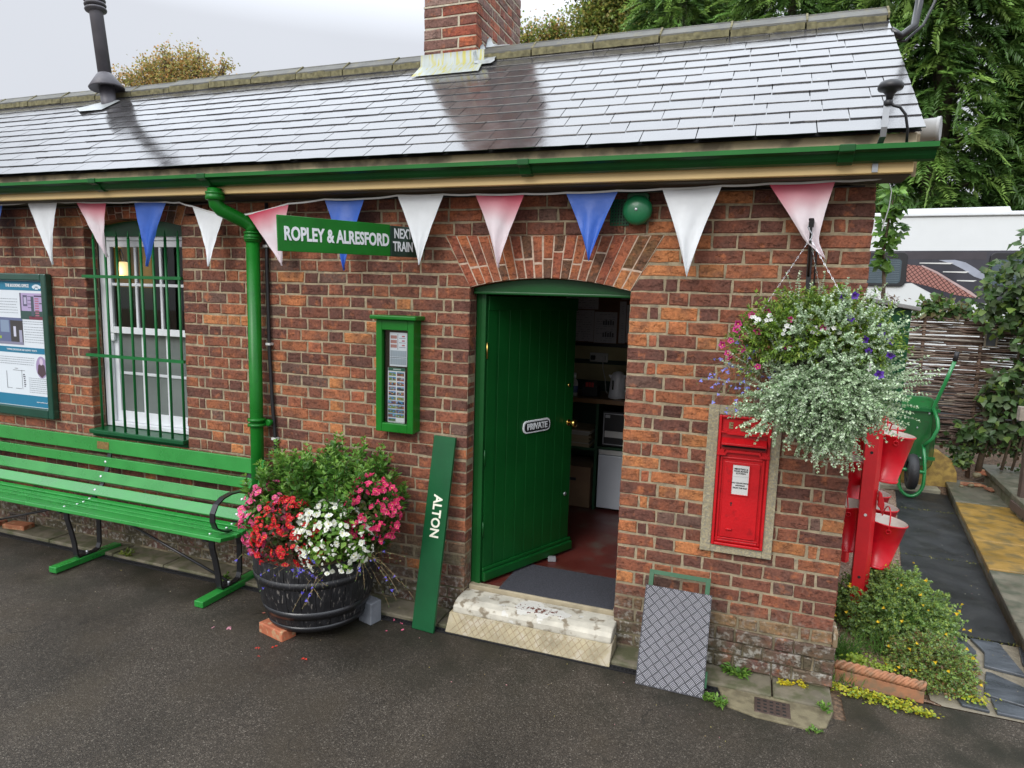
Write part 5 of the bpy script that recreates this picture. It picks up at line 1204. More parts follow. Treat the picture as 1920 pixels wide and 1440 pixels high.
# ---- shrub in the barrel ----
sh = thing('leafy_shrub', 'bushy green leafy shrub growing at the back of the barrel', 'shrub', (-1.75, -.3, .44))
Lf = Leaves(); n_ = 290
O = np.stack([rng.uniform(-2.10, -1.42, n_), rng.uniform(-.48, -.16, n_), np.full(n_, .45)], 1)
cxs = (O[:, 0]+1.76)
D = np.stack([cxs*.75+rng.normal(0, .10, n_), (O[:, 1]+.30)*.8+rng.normal(0, .1, n_), np.full(n_, 1.)], 1)
Ht = .60-.42*cxs**2*2+rng.uniform(-.24, .05, n_)+.04*np.sin(cxs*12+1)
sprigs(Lf, O, D, Ht, 18, .052, .027, [(.10, .25, .035), (.07, .19, .028), (.14, .31, .045), (.06, .15, .025)], spread=.85, stem=.0025, stemc=(.13, .07, .03), per=3, droop=.1)
Tip = O+norm(D)*Ht[:, None]
sprigs(Lf, Tip-norm(D)*.03, D, .05, 2, .036, .016, [(.17, .34, .05), (.22, .38, .07)], spread=.8, per=3)
SHOOTS = Lf
Lf = Leaves(); n_ = 9      # loose arching shoots
O = np.stack([rng.uniform(-2.1, -1.45, n_), rng.uniform(-.45, -.2, n_), rng.uniform(.7, .9, n_)], 1); D = np.stack([np.sign(O[:, 0]+1.76)*rng.uniform(.1, .6, n_), rng.uniform(-.2, .1, n_), rng.uniform(.6, 1, n_)], 1)
sprigs(Lf, O, D, rng.uniform(.22, .34, n_), 10, .036, .016, [(.12, .28, .04), (.17, .34, .06)], spread=.9, stem=.002, stemc=(.13, .07, .03), droop=.5, per=3); SHOOTS.d += Lf.d; SHOOTS.build('foliage', M_LEAF, sh)

# ---- begonias ----
def begonia(name, label, c, r, leafc, fmesh, nfl, size, nleaf=260, up=-.75, leafsz=.042, front=(.4, -.8, .4)):
    b = thing(name, label, 'flowering plant', (c[0], c[1], .44)); Lf = Leaves(); fr_ = norm(np.array([front]))[0]
    P, N = ell(nleaf, c, r, up, (.45, .98)); D = norm(N*.6+rnd(nleaf, .5)-np.array([[0, 0, .2]]))
    Lf.add(P, D, N+rnd(nleaf, .35), leafsz*rng.uniform(.6, 1.2, nleaf), leafsz*.8*rng.uniform(.6, 1.1, nleaf), pal(nleaf, leafc, .25), fold=.2)
    ns = 24; Ps, Ns = ell(ns, c, np.array(r)*.9, up, (.7, 1)); Lf.tri_stems(np.tile([[c[0], c[1], .45]], (ns, 1))+rnd(ns, .03), Ps, .0016, (.14, .12, .05))
    Lf.build('foliage', M_LEAF, b)
    P, N = ell(nfl, c, np.array(r)*1.04, up, (.92, 1.05), front=fr_)
    flowers(fmesh, 'blossom', b, P, N*.8+np.array([[.1, -.3, .25]]), size, .5)
    bd_ = Leaves(); k = int(nfl*1.2); P, N = ell(k, c, np.array(r)*1.03, up, (.85, 1.04), front=fr_); pc_ = fmesh.color_attributes[0].data[0].color[:3]
    for q in range(4):
        dd = N*.5+rnd(k, .8); bd_.add(P, dd, N+rnd(k, .3), size*rng.uniform(.35, .65, k), size*.5, pal(k, [pc_], .15), fold=.3)
    o_ = bd_.build('small_blossoms', M_PETAL, b); o_['kind'] = 'stuff'; return b
def beg(name, a, b_, cen):     # two large rounded petals, two narrow ones
    return petal_mesh(name, [(2, 1.0, 1.15, .25, 0, a), (2, .8, .7, .45, np.pi/2, b_), (2, .55, .6, .9, .6, a)], a, cen)
F_PK = beg('blossom_pink', (.74, .09, .25), (.80, .22, .38), (.75, .60, .12)); F_PK2 = beg('blossom_rose', (.70, .035, .15), (.76, .09, .22), (.75, .60, .15))
F_RD = beg('blossom_red', (.62, .012, .022), (.66, .03, .035), (.75, .50, .08)); F_WH = beg('blossom_white', (.78, .79, .70), (.74, .76, .66), (.75, .65, .12))
GL_ = [(.10, .24, .03), (.07, .17, .025), (.15, .30, .05)]; BZ_ = [(.09, .045, .025), (.06, .06, .02), (.13, .06, .03), (.05, .09, .02)]
begonia('pink_begonia', 'pale pink begonia spilling over the left rim of the barrel towards the bench', (-2.045, -.48, .62), (.17, .17, .24), GL_+[(.14, .08, .03)], F_PK, 84, .027, 300)
begonia('red_begonia', 'red flowered bronze leaved begonia at the front left of the barrel', (-1.84, -.57, .60), (.21, .18, .21), BZ_, F_RD, 99, .023, 420)
begonia('white_begonia', 'white flowered bright green begonia at the front right of the barrel', (-1.54, -.55, .62), (.22, .19, .21), [(.16, .33, .045), (.12, .27, .035), (.22, .38, .06)], F_WH, 96, .025, 460)
begonia('rose_begonia', 'deep rose begonia leaning out of the right side of the barrel', (-1.385, -.40, .76), (.17, .15, .20), [(.10, .10, .03), (.08, .16, .03), (.12, .08, .03)], F_PK2, 92, .025, 240)
# ---- lobelia trailing from the barrel ----
F_LB = petal_mesh('lobelia_flower', [(3, 1.0, .8, .15, 0, (.07, .05, .55)), (2, .6, .3, .4, np.pi, (.10, .08, .6))], (.1, .1, .5), (.7, .7, .75))
def lobelia(label, O0, n_, ln, nfl, side, dr=.6, stemc=(.22, .15, .07), size=.010, mesh=F_LB):
    b = thing('trailing_lobelia', label, 'flowering plant', tuple(O0)); Lf = Leaves()
    O = np.array(O0)+rng.normal(0, 1, (n_, 3))*np.array([.05, .02, .01]); D = np.array([side])+rnd(n_, .45)
    Ls = ln*rng.uniform(.5, 1.1, n_)
    sprigs(Lf, O, D, Ls, 9, .012, .004, [(.14, .12, .04), (.08, .15, .04)], spread=.7, stem=.0011, stemc=stemc, droop=dr/ln*.5, per=1); Lf.build('stems', M_TWIG, b)
    t = rng.uniform(.45, 1, nfl); k = rng.integers(0, n_, nfl); Dn = norm(D)
    P = O[k]+Dn[k]*(Ls[k]*t)[:, None]; P[:, 2] -= dr/ln*.5*(Ls[k]*t)**2
    flowers(mesh, 'blossom', b, P, np.tile([[.1, -.9, .4]], (nfl, 1)), size); return b
lobelia('violet lobelia trailing down the front of the black barrel', (-1.60, -.735, .50), 16, .20, 34, (0, -.25, -.15), .55)
lobelia('straggly blue lobelia hanging over the right rim of the barrel', (-1.40, -.47, .50), 26, .30, 16, (.75, -.35, .15), .8)
lobelia('small violet lobelia tuft under the pink blossoms at the barrel left rim', (-2.03, -.60, .47), 8, .10, 9, (-.2, -.4, -.3), .3)

# fallen petals and leaves on the asphalt
def litter(name, label, x, y, c, sz, z=.006):
    L_ = Leaves(); k = random.choice([2, 3, 4]); P = np.array([[x, y, z]]*k); L_.add(P, np.concatenate([rng.normal(0, 1, (k, 2)), np.full((k, 1), .15)], 1), np.tile([[0, 0, 1.]], (k, 1))+rnd(k, .2), sz, sz*.8, pal(k, [c], .1))
    o = L_.build(name, M_PETAL, origin=(x, y, z)); tag(o, label, 'petal', 'fallen petals on the asphalt'); return o
litter('fallen_petal', 'large pink fallen petal on the asphalt left of the barrel foot', -2.186, -.70, (.75, .35, .42), .022)
litter('fallen_petal', 'small pink fallen petal on the asphalt, leftmost near the bench foot', -2.28, -.73, (.75, .35, .42), .014)
litter('fallen_petal', 'red fallen petal just in front of the orange brick', -1.797, -.767, (.62, .04, .02), .022)
litter('fallen_petal', 'red fallen petal on the asphalt left of and before the orange brick', -1.873, -.818, (.62, .04, .02), .018)
litter('fallen_petal', 'red fallen petal farthest right on the open asphalt', -1.561, -.807, (.62, .04, .02), .020)
litter('fallen_petal', 'faint red fallen petal nearest the camera before the barrel', -1.809, -.888, (.62, .06, .04), .014)
litter('fallen_petal', 'dull pink petal lying between the bench foot and the barrel', -2.132, -.47, (.55, .2, .15), .018)
for i, (x, y) in enumerate([(-1.33, -.22), (-1.27, -.24), (-1.22, -.31), (-1.30, -.36)]): litter('fallen_petal', ['pink petal in the drain channel beside the grey block', 'pink petal in the drain channel at the foot of the lettered board', 'rose petal on the asphalt by the lower edge of the lettered board', 'pale petal on the asphalt between barrel and lettered board'][i], x, y, (.7, .15, .25), .014)

# ======================= HANGING BASKET =======================
hx, hy = .945, -.33
br = thing('basket_bracket', 'black iron wall bracket with hook above the hanging basket', 'bracket', (.87, 0, 2.4))
m = MB(); m.strip([(.885, -.006, 2.45), (.89, -.006, 2.10)], .022, .007, (1, 0, 0)); m.strip([(.885, -.006, 2.43), (.875, -.15, 2.43), (.86, -.31, 2.425), (.86, -.335, 2.41), (.86, -.33, 2.385)], .022, .006, (1, 0, 0)); m.tube([(.887, -.01, 2.18), (.88, -.10, 2.26), (.866, -.24, 2.42)], .006, 8); m.build('arm', M_BLACK, br)
m = MB(); m.tube([(.90, -.02, 2.42), (.915, -.02, 2.3), (.915, -.02, 2.0)], .004, 6); m.build('watering_tube', M_BLACKP, br)
hb = thing('hanging_basket', 'round wire hanging basket on thin steel chains', 'hanging basket', (.90, hy, 1.9))
m = MB(); m.tube([(.86+.012*math.sin(a_)*1, -.33, 2.39+a_*.0) for a_ in (0, .1)], .002, 5)
m.tube([(.852, -.33, 2.40), (.848, -.33, 2.385), (.856, -.33, 2.37), (.868, -.33, 2.355), (.866, -.33, 2.335), (.858, -.33, 2.33)], .003, 6); m.build('hook', M_METAL, hb)
for tx, ty in ((.64, -.33), (1.09, -.45), (.98, -.14)):
    m = MB(); A = Vector((.862, -.33, 2.335)); B = Vector((tx, ty, 1.93)); nl = 26
    for k in range(nl):
        a = A.lerp(B, k/nl); b = A.lerp(B, (k+.85)/nl); d = (b-a).normalized(); sdv = d.cross(Vector((0, 1, 0) if k % 2 else (1, 0, 0))).normalized()*.0035
        m.tube([a, a.lerp(b, .5)+sdv, b], .0011, 4, False); m.tube([a, a.lerp(b, .5)-sdv, b], .0011, 4, False)
    m.build('chain', M_BOLT, hb)
m = MB(); m.lathe([(.02, 1.66), (.10, 1.68), (.16, 1.74), (.18, 1.82), (.175, 1.82), (.15, 1.75), (.01, 1.68)], (.94, hy, 0), 28); m.build('basket_liner', mat('dark_liner', (.03, .035, .02), .9), hb)
fr_b = np.array([0, -.8, .2])
# fine lime-green foliage with bidens-like leaves
lm = thing('lime_foliage_plant', 'lime green feathery foliage filling the top of the hanging basket', 'plant', (.90, hy, 1.9))
Lf = Leaves(); n_ = 560; O, N = ell(n_, (.93, -.34, 1.88), (.26, .13, .17), -.6, (.5, 1))
D = N+np.array([[0, -.1, .25]])+rnd(n_, .4); side = np.abs(O[:, 0]-.92)*.4
sprigs(Lf, O, D, rng.uniform(.05, .14, n_)+side*.25, 7, .026, .010, [(.24, .36, .05), (.17, .29, .04), (.32, .42, .07), (.10, .19, .03)], spread=.9, stem=.0012, stemc=(.16, .2, .05), per=3, droop=.8)
n_ = 60; O, N = ell(n_, (.74, -.36, 1.85), (.10, .10, .11), -.4, (.6, 1)); sprigs(Lf, O, N+np.array([[-.6, -.1, .1]]), .12, 8, .026, .008, [(.22, .36, .05), (.16, .28, .04)], spread=.9, stem=.0012, per=3, droop=.8)
Lf.build('foliage', M_LEAF, lm)
# silver trailing plant
sv_ = thing('silver_trailing_plant', 'silvery green trailing plant cascading from the front of the hanging basket', 'trailing plant', (.95, hy-.05, 1.75))
SILV = [(.52, .64, .42), (.42, .55, .34), (.64, .73, .55), (.30, .43, .23)]
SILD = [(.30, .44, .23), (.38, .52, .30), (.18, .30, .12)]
Lf = Leaves()
def silv(n_, c, r, bias, l0, l1, dr, k, cl, sz=.0155, dj=.75, shell=(.55, 1.0)):
    O, N = ell(n_, c, r, -1, shell, front=np.array([0, -1, .15])); D = N*.7+rnd(n_, dj)+np.array([bias])
    sprigs(Lf, O, D, rng.uniform(l0, l1, n_), k, sz, sz*.78, cl, spread=1.0, stem=.0013, stemc=(.40, .46, .38), per=3, droop=dr, jit=.16, grow=.25)
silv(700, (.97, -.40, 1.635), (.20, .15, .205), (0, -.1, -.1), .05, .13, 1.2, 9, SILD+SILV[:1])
silv(560, (.97, -.41, 1.645), (.21, .16, .215), (0, -.15, .25), .07, .15, .9, 11, SILV)
silv(80, (1.0, -.38, 1.47), (.12, .12, .08), (0, -.1, -.5), .05, .11, .6, 8, SILV)
silv(60, (1.13, -.38, 1.66), (.08, .1, .12), (.9, -.1, .3), .10, .19, .5, 13, SILV, dj=.3)
silv(70, (.76, -.40, 1.55), (.08, .08, .12), (-.6, -.2, -.1), .08, .15, .8, 11, SILV, dj=.4)
silv(130, (.99, -.44, 1.88), (.22, .06, .15), (0, -.3, .5), .08, .15, .5, 11, SILV, dj=.4)
silv(12, (1.0, -.40, 1.47), (.13, .10, .06), (.1, -.1, -1.0), .08, .18, .2, 13, SILV, dj=.25)
silv(12, (1.17, -.36, 1.68), (.05, .06, .06), (1.3, 0, .35), .16, .24, .2, 15, SILV, dj=.2)
# upright shoots rising from the crown
OO = np.array([[.84, -.33, 1.98], [.86, -.36, 1.95], [.80, -.36, 1.93], [.92, -.34, 2.0], [.97, -.34, 2.0], [1.03, -.34, 1.98], [1.08, -.33, 1.98], [.95, -.38, 1.93], [.74, -.40, 1.76], [.70, -.40, 1.70], [1.20, -.36, 1.90], [.88, -.40, 1.86], [.78, -.42, 1.80], [.83, -.42, 1.75], [1.15, -.36, 1.72]])
DD = np.array([[-.05, 0, 1], [-.15, 0, 1], [-.3, -.1, 1], [.1, 0, 1], [.25, 0, .95], [.5, 0, .8], [.7, .1, .85], [.35, -.1, 1], [-.45, -.1, .9], [-.7, -.1, .4], [.7, 0, .5], [-.3, -.1, 1], [-.5, -.1, 1], [-.3, -.2, 1], [.9, -.1, .45]])
LL = np.array([.24, .22, .2, .17, .17, .15, .22, .2, .22, .2, .16, .22, .2, .24, .22])
for q_ in range(3): sprigs(Lf, OO+rnd(len(OO), .018), DD+rnd(len(OO), .12), LL*rng.uniform(.75, 1.05, len(OO)), 16, .014, .010, SILV, spread=1., stem=.0014, stemc=(.42, .48, .40), per=3, droop=.25, grow=.3)
Lf.build('foliage', M_SILV, sv_)
F_PT = petal_mesh('petunia_flower', [(5, 1.0, 1.05, .55, 0, (.60, .04, .26)), (5, .78, .5, .62, 0, (.36, .01, .10)), (5, .95, .12, .60, .63, (.75, .4, .5))], (.6, .05, .2), (.75, .55, .1))
F_PU = petal_mesh('purple_flower', [(5, 1.0, 1.05, .5, 0, (.10, .025, .36)), (5, .6, .4, .6, .6, (.05, .01, .16))], (.1, .02, .3), (.05, .02, .1))
F_W5 = petal_mesh('white_flower', [(5, 1.0, .95, .3, 0, (.80, .80, .78))], (.8, .8, .8), (.5, .55, .3))
pk = thing('magenta_petunia', 'magenta petunia with star shaped blooms on the left side of the hanging basket', 'flowering plant', (.62, hy, 1.85))
Lf = Leaves(); P0 = np.array([(.575, -.37, 1.90), (.60, -.36, 1.875), (.555, -.38, 1.85), (.62, -.36, 1.87), (.52, -.37, 1.83), (.545, -.37, 1.79), (.56, -.37, 1.765), (.665, -.39, 1.895), (.605, -.38, 1.82), (.64, -.35, 1.97), (.70, -.34, 1.99), (.68, -.42, 1.74), (.80, -.43, 1.96), (.58, -.36, 1.93), (.93, -.46, 1.93), (.80, -.44, 1.83)])
sprigs(Lf, P0*.5+np.array([[.80, -.33, 1.86]])*.5, P0-np.array([[.80, -.33, 1.86]]), np.linalg.norm(P0-np.array([[.80, -.33, 1.86]]), axis=1)*.5, 6, .02, .011, [(.18, .30, .05)], stem=.0014, per=2); Lf.build('foliage', M_LEAF, pk)
flowers(F_PT, 'bloom', pk, P0+np.array([[0, -.05, .01]]), np.tile([[-.1, -1, .25]], (len(P0), 1)), .024, .3)
pu = thing('purple_petunia', 'dark purple petunia scattered through the right side of the hanging basket', 'flowering plant', (1.12, hy, 1.9))
P0 = np.array([(1.10, -.42, 1.885), (1.165, -.40, 1.905), (1.20, -.38, 1.88), (1.115, -.43, 1.835), (1.205, -.38, 1.82), (1.05, -.36, 2.07), (1.0, -.38, 2.06), (1.03, -.42, 1.97), (1.16, -.36, 1.94), (1.16, -.44, 1.74)])
Lf = Leaves(); sprigs(Lf, P0*.6+np.array([[1.0, -.33, 1.86]])*.4, P0-np.array([[1.0, -.33, 1.86]]), .08, 5, .02, .011, [(.14, .24, .05)], stem=.0014, per=2); Lf.build('foliage', M_LEAF, pu)
flowers(F_PU, 'bloom', pu, P0+np.array([[0, -.08, .012]]), np.tile([[.05, -1, .2]], (len(P0), 1)), .023, .3)
wf = thing('white_verbena', 'white flowered plant with small clusters in the middle of the hanging basket', 'flowering plant', (.9, hy, 1.9))
P0 = []
for c, k, s_ in (((.945, -.47, 1.925), 9, .026), ((.79, -.45, 1.915), 6, .018), ((.70, -.42, 1.95), 6, .022), ((1.13, -.45, 1.77), 3, .012), ((.655, -.4, 1.965), 3, .012)):
    for q in range(k): P0.append(np.array(c)+rng.normal(0, 1, 3)*np.array([s_*1.1, .006, s_*.6]))
P0 = np.array(P0); Lf = Leaves(); sprigs(Lf, P0*.7+np.array([[.9, -.33, 1.86]])*.3, P0-np.array([[.9, -.33, 1.86]]), .06, 4, .016, .01, [(.16, .28, .05)], stem=.0012, per=2); Lf.build('foliage', M_LEAF, wf)
flowers(F_W5, 'bloom', wf, P0+np.array([[0, -.05, .01]]), np.tile([[0, -1, .2]], (len(P0), 1)), .0125, .25)
F_LB2 = petal_mesh('pale_lobelia_flower', [(3, 1.0, .8, .15, 0, (.22, .24, .78)), (2, .6, .3, .4, np.pi, (.25, .28, .8))], (.2, .2, .7), (.8, .8, .85))
lobelia('pale blue lobelia hanging from the left side of the basket over the wall', (.66, -.33, 1.76), 55, .24, 80, (-.15, -.15, -.2), .6, (.17, .15, .09), .0095, F_LB2)
# ======================= RIGHT HAND YARD =======================
def kkerb(y): return 2.335+(y-1.2)*.131        # foot of the low kerb
fb = MB(); nx, ny = 40, 60; vs = []
for j in range(ny):
    for i in range(nx):
        x, y = 1.16+(1.25)*i/(nx-1), .095+4.6*j/(ny-1); x = min(x, 1.72+(y-.97)*.157 if y > .1 else 1.7)
        vs.append((x, y, -.004+random.uniform(0, .012)))
fb.add(vs, [(j*nx+i, j*nx+i+1, (j+1)*nx+i+1, (j+1)*nx+i) for j in range(ny-1) for i in range(nx-1)])
M_GRAVEL = mat('reddish_gravel', (.16, .095, .06), .85, var=.6, vscale=55, bump=1, bscale=90, c2=(.30, .25, .19), c2th=(.55, .62))
tag(fb.build('gravel_bed', M_GRAVEL), None, None, None, 'structure')
# dark rubbery paving slabs of the path
M_PATH = mat('wet_black_slab', (.014, .015, .016), .5, var=.2, vscale=4, bump=.5, bscale=140, rvar=.14, c2=(.026, .027, .026), c2th=(.5, .75))
def pl_(y): return 1.706+(y-.967)*.157
yy = [.99, 2.42, 3.88, 4.62]
pth = MB()
for a, b in zip(yy, yy[1:]):
    a2, b2 = a+.006, b-.006; q = [(pl_(a2), a2), (kkerb(a2)-.01, a2), (kkerb(b2)-.01, b2), (pl_(b2), b2)]
    n = 4; v0 = [(x, y, .012) for x, y in q]+[(x, y, -.03) for x, y in q]; pth.add(v0, [(0, 1, 2, 3), (4, 5, 1, 0)[::-1], (7, 6, 5, 4)[::-1], (3, 2, 6, 7)[::-1], (0, 3, 7, 4)[::-1], (1, 5, 6, 2)[::-1]])
tag(pth.build('garden_path', M_PATH, bevel=.004), None, None, None, 'structure')
jn = MB(); jn.add([(1.66, .1, .0), (4.5, .1, .0), (4.5, .985, .0), (1.70, .985, .0)], [(0, 1, 2, 3)])
tag(jn.build('paving_mortar', mat('paving_joint', (.19, .165, .12), .85, var=.3, vscale=14, bump=1, bscale=70)), None, None, None, 'structure')
M_CRAZY = mat('wet_slate_paving', (.060, .067, .076), .32, var=.35, vscale=7, bump=.7, bscale=18, rvar=.12, stretch=(1, 2.2, 1), attr=True)
cz = MB()
CP = [[(1.86, .66), (1.99, .62), (2.04, .80), (2.01, .96), (1.84, .965), (1.76, .84)], [(2.03, .62), (2.22, .58), (2.20, .96), (2.05, .965), (2.08, .80)], [(2.27, .58), (2.75, .52), (2.80, .955), (2.30, .96), (2.25, .74)], [(2.80, .52), (3.4, .50), (3.5, .95), (2.85, .96)],
      [(1.72, .34), (1.90, .30), (1.98, .56), (1.84, .60), (1.70, .52)], [(1.94, .29), (2.26, .20), (2.20, .42), (2.05, .55), (2.02, .555)], [(2.33, .30), (2.72, .22), (2.76, .47), (2.30, .53), (2.27, .42)], [(2.80, .15), (3.4, .15), (3.4, .46), (2.80, .47)],
      [(1.80, .13), (1.92, .12), (1.90, .27), (1.78, .28)], [(1.95, .12), (2.30, .115), (2.28, .17), (1.96, .26)], [(2.34, .115), (2.75, .115), (2.72, .18), (2.34, .26)]]
for p in CP:
    k = random.uniform(.8, 1.3); cz.col = (.055*k, .062*k, .072*k); cz.prism(p, .0, .016+random.uniform(-.003, .004))
tag(cz.build('crazy_paving', M_CRAZY, bevel=.004), None, None, None, 'structure')
# moss line of the joints
# raised kerb of riven stone
ks = thing('raised_paving', 'raised row of wet ochre and grey stone slabs edging the path', 'raised paving', (2.8, 3, .05))
M_OCHRE = mat('wet_ochre_stone', (.24, .14, .028), .45, var=.25, vscale=5, bump=.6, bscale=25, c2=(.13, .09, .03), c2th=(.45, .62), rvar=.12)
M_GSTONE = mat('wet_grey_stone', (.115, .105, .075), .5, var=.35, vscale=6, bump=.7, bscale=25, c2=(.065, .07, .045), rvar=.12)
for a, b, m_ in ((.2, 1.1, M_GSTONE), (1.11, 2.02, M_GSTONE), (2.03, 2.72, M_OCHRE), (2.73, 3.95, M_OCHRE), (3.96, 4.95, M_GSTONE)):
    q = MB(); q.add([(x, y, z) for z in (.075, .118+random.uniform(-.004, .004)) for x, y in ((kkerb(a)-.01, a), (kkerb(a)+.95, a), (kkerb(b)+.95, b), (kkerb(b)-.01, b))], [(3, 2, 1, 0), (4, 5, 6, 7), (0, 1, 5, 4), (1, 2, 6, 5), (2, 3, 7, 6), (3, 0, 4, 7)]); q.build('slab', m_, ks, bevel=.008)
q = MB(); q.add([(x, y, z) for z in (-.03, .074) for x, y in ((kkerb(.2)+.01, .2), (kkerb(.2)+.95, .2), (kkerb(4.95)+.95, 4.95), (kkerb(4.95)+.01, 4.95))], [(3, 2, 1, 0), (4, 5, 6, 7), (0, 1, 5, 4), (1, 2, 6, 5), (2, 3, 7, 6), (3, 0, 4, 7)]); q.build('riser', M_STONE, ks)
up = thing('upper_step', 'upper stone step of split blocks at the right edge behind the raised slabs', 'stone step', (3.4, 4, .12))
def ups(y): return 3.085+(y-3.5)*.07
for a, b in ((2.4, 3.3), (3.31, 3.9), (3.91, 4.6), (4.61, 5.2)):
    q = MB(); q.add([(x, y, z) for z in (.235, .285+random.uniform(-.006, .006)) for x, y in ((ups(a), a), (4.4, a), (4.4, b), (ups(b), b))], [(3, 2, 1, 0), (4, 5, 6, 7), (0, 1, 5, 4), (1, 2, 6, 5), (2, 3, 7, 6), (3, 0, 4, 7)]); q.build('slab', M_GSTONE, up, bevel=.008)
q = MB(); q.box((3.5, 2.42, -.02), (4.38, 5.18, .234)); q.build('core', M_STONE, up)
y = 2.4
while y < 5.2:
    y1 = min(5.2, y+random.uniform(.1, .22)); q = MB(); q.box((ups(y)+.02+random.uniform(0, .02), y+.006, .1), (3.5, y1-.006, .232)); q.build('block', M_STONE, up, bevel=.01); y = y1
# earth bank beyond the kerb, under the hedge
eb = MB(); nx, ny = 30, 20; vs = []
for j in range(ny):
    for i in range(nx):
        x, y = 1.9+3.2*i/(nx-1), 4.62+1.6*j/(ny-1); t = max(0, min(1, (y-4.7)/.6)); vs.append((x, y, .0+.26*t*(.6 if x < 2.5 else 1)+random.uniform(-.02, .02)))
eb.add(vs, [(j*nx+i, j*nx+i+1, (j+1)*nx+i+1, (j+1)*nx+i) for j in range(ny-1) for i in range(nx-1)]); tag(eb.build('earth_bank', M_SOIL), None, None, None, 'structure')
# mustard coloured render stub and pale kerb behind the barrow
os_ = MB(frame((2.0, 4.93, 0), (1, 0, 0), (0, 0, 1))); os_.prism([(0, 0), (.92, 0), (.90, .22), (.84, .36), (.70, .46), (.3, .50), (0, .5)], 0, .12)
tag(os_.build('rendered_stub_wall', mat('mustard_render', (.38, .25, .06), .75, var=.3, vscale=8, bump=.6, c2=(.22, .14, .04)), bevel=.02), 'low mustard coloured rendered stub wall behind the wheelbarrow', 'low wall')
pk2 = MB(); pk2.box((1.9, 4.63, -.02), (2.72, 4.80, .055)); tag(pk2.build('pale_kerb', mat('pale_kerb', (.26, .24, .17), .8, var=.3, vscale=12, bump=.8), bevel=.012), 'pale mossy kerb stone across the far end of the dark path', 'kerb')
# rubble of broken tiles
random.seed(9)
for i, (x, y, z, rz, L_, c, lab) in enumerate([(3.02, 4.72, .13, 10, .26, (.26, .10, .05), 'long broken terracotta tile lying flat at the end of the raised slabs'), (3.18, 4.88, .24, -25, .18, (.28, .10, .05), 'tilted terracotta tile piece on the rubble by the fence stake'), (3.16, 4.55, .135, 40, .12, (.22, .09, .05), 'small broken tile chip near the upper step'), (2.98, 4.95, .27, 60, .13, (.30, .13, .07), 'upright tile shard leaning beside the fence stake')]):
    q = MB(Matrix.Translation((x, y, z)) @ Matrix.Rotation(R(rz), 4, 'Z') @ Matrix.Rotation(R([2, 18, 5, 55][i]), 4, 'X')); q.prism([(-L_/2, -.04), (L_/2, -.05), (L_/2-.03, .05), (-L_/3, .06)], 0, .014); q.col = c
    q.c = [c]*len(q.c); tag(q.build('tile_fragment', M_BRICKL, origin=(x, y, z)), lab, 'broken tile', 'broken tiles by the fence')
for i, (x, y, z, s_, lab) in enumerate([(3.08, 4.80, .2, .055, 'pale rounded stone in the middle of the rubble pile'), (3.0, 4.66, .12, .035, 'small pale stone at the front of the rubble pile'), (2.9, 4.62, .11, .03, 'smallest pale stone at the left of the rubble pile')]):
    q = MB(Matrix.Translation((x, y, z+s_*.5))); q.lathe([(s_*.02, -s_*.6), (s_*.6, -s_*.45), (s_*.9, 0), (s_*.6, s_*.5), (s_*.02, s_*.62)], (0, 0, 0), 9); q.v = [(a+random.uniform(-.15, .15)*s_, b+random.uniform(-.15, .15)*s_, c) for a, b, c in q.v]
    tag(q.build('stone', M_CONC, origin=(x, y, z)), lab, 'stone', 'stones in the rubble')

# ---- wattle fence ----
wf_ = thing('wattle_fence', 'woven brown wattle hurdle fence screening the parked motorhome', 'fence', (2.9, 5.05, .3))
Lq = MB(); z = .52; k = 0
TW = [(.085, .05, .035), (.12, .07, .05), (.16, .11, .085), (.06, .035, .025), (.20, .16, .12)]
while z < 1.955:
    for rep in range(2):
        x = 1.75+random.uniform(-.1, .1)
        while x < 4.3:
            ln = random.uniform(.9, 1.7); x1 = min(x+ln, 4.35); n = 9; ph = ((k+rep) % 2)*math.pi; zz = z+random.uniform(-.012, .012); sl = random.uniform(-.02, .02); r = random.uniform(.008, .0125)
            pts = [(x+(x1-x)*i/n, 5.03+.022*math.cos((x+(x1-x)*i/n)*math.pi/.27+ph), zz+sl*i/n+random.uniform(-.004, .004)) for i in range(n+1)]
            c = random.choice(TW); Lq.col = c; Lq.tube(pts, [r*(1-.35*i/n) for i in range(n+1)], 5, False); x = x1-random.uniform(.03, .2)
    z += random.choice([.019, .020, .022, .026]); k += 1
wv = Lq.build('woven_rods', M_TWIG, wf_)
Lq = MB(); Lq.col = (.32, .28, .24); Lq.tube([(1.8, 4.99, 1.715), (2.6, 4.985, 1.70), (3.3, 4.99, 1.685)], .011, 6); Lq.build('pale_rod', M_TWIG, wf_)
for x in (1.93, 2.47, 3.03, 3.55, 4.1):
    Lq = MB(); Lq.col = (.14, .085, .055); Lq.tube([(x+.03, 5.04, .1), (x+.01, 5.035, 1.0), (x, 5.03, 1.93)], [.026, .022, .018], 8); Lq.build('stake', M_TWIG, wf_)
bh = thing('framed_slate', 'small wooden framed slate panel hung on the wattle fence', 'panel', (3.10, 4.97, 1.64))
m = MB(); rect_frame(m, 3.045, 3.165, 1.635, 1.825, 4.955, 4.985, .014, .014, .014, .014); m.build('frame', mat('weathered_wood', (.24, .20, .15), .8, var=.25, stretch=(3, 3, 1)), bh); m = MB(); m.box((3.06, 4.97, 1.65), (3.15, 4.982, 1.81)); m.build('slate', mat('grey_slate_panel', (.07, .075, .085), .5), bh); m = MB(); m.box((3.035, 4.945, 1.826), (3.175, 4.99, 1.836)); m.build('top_board', M_TANL, bh)

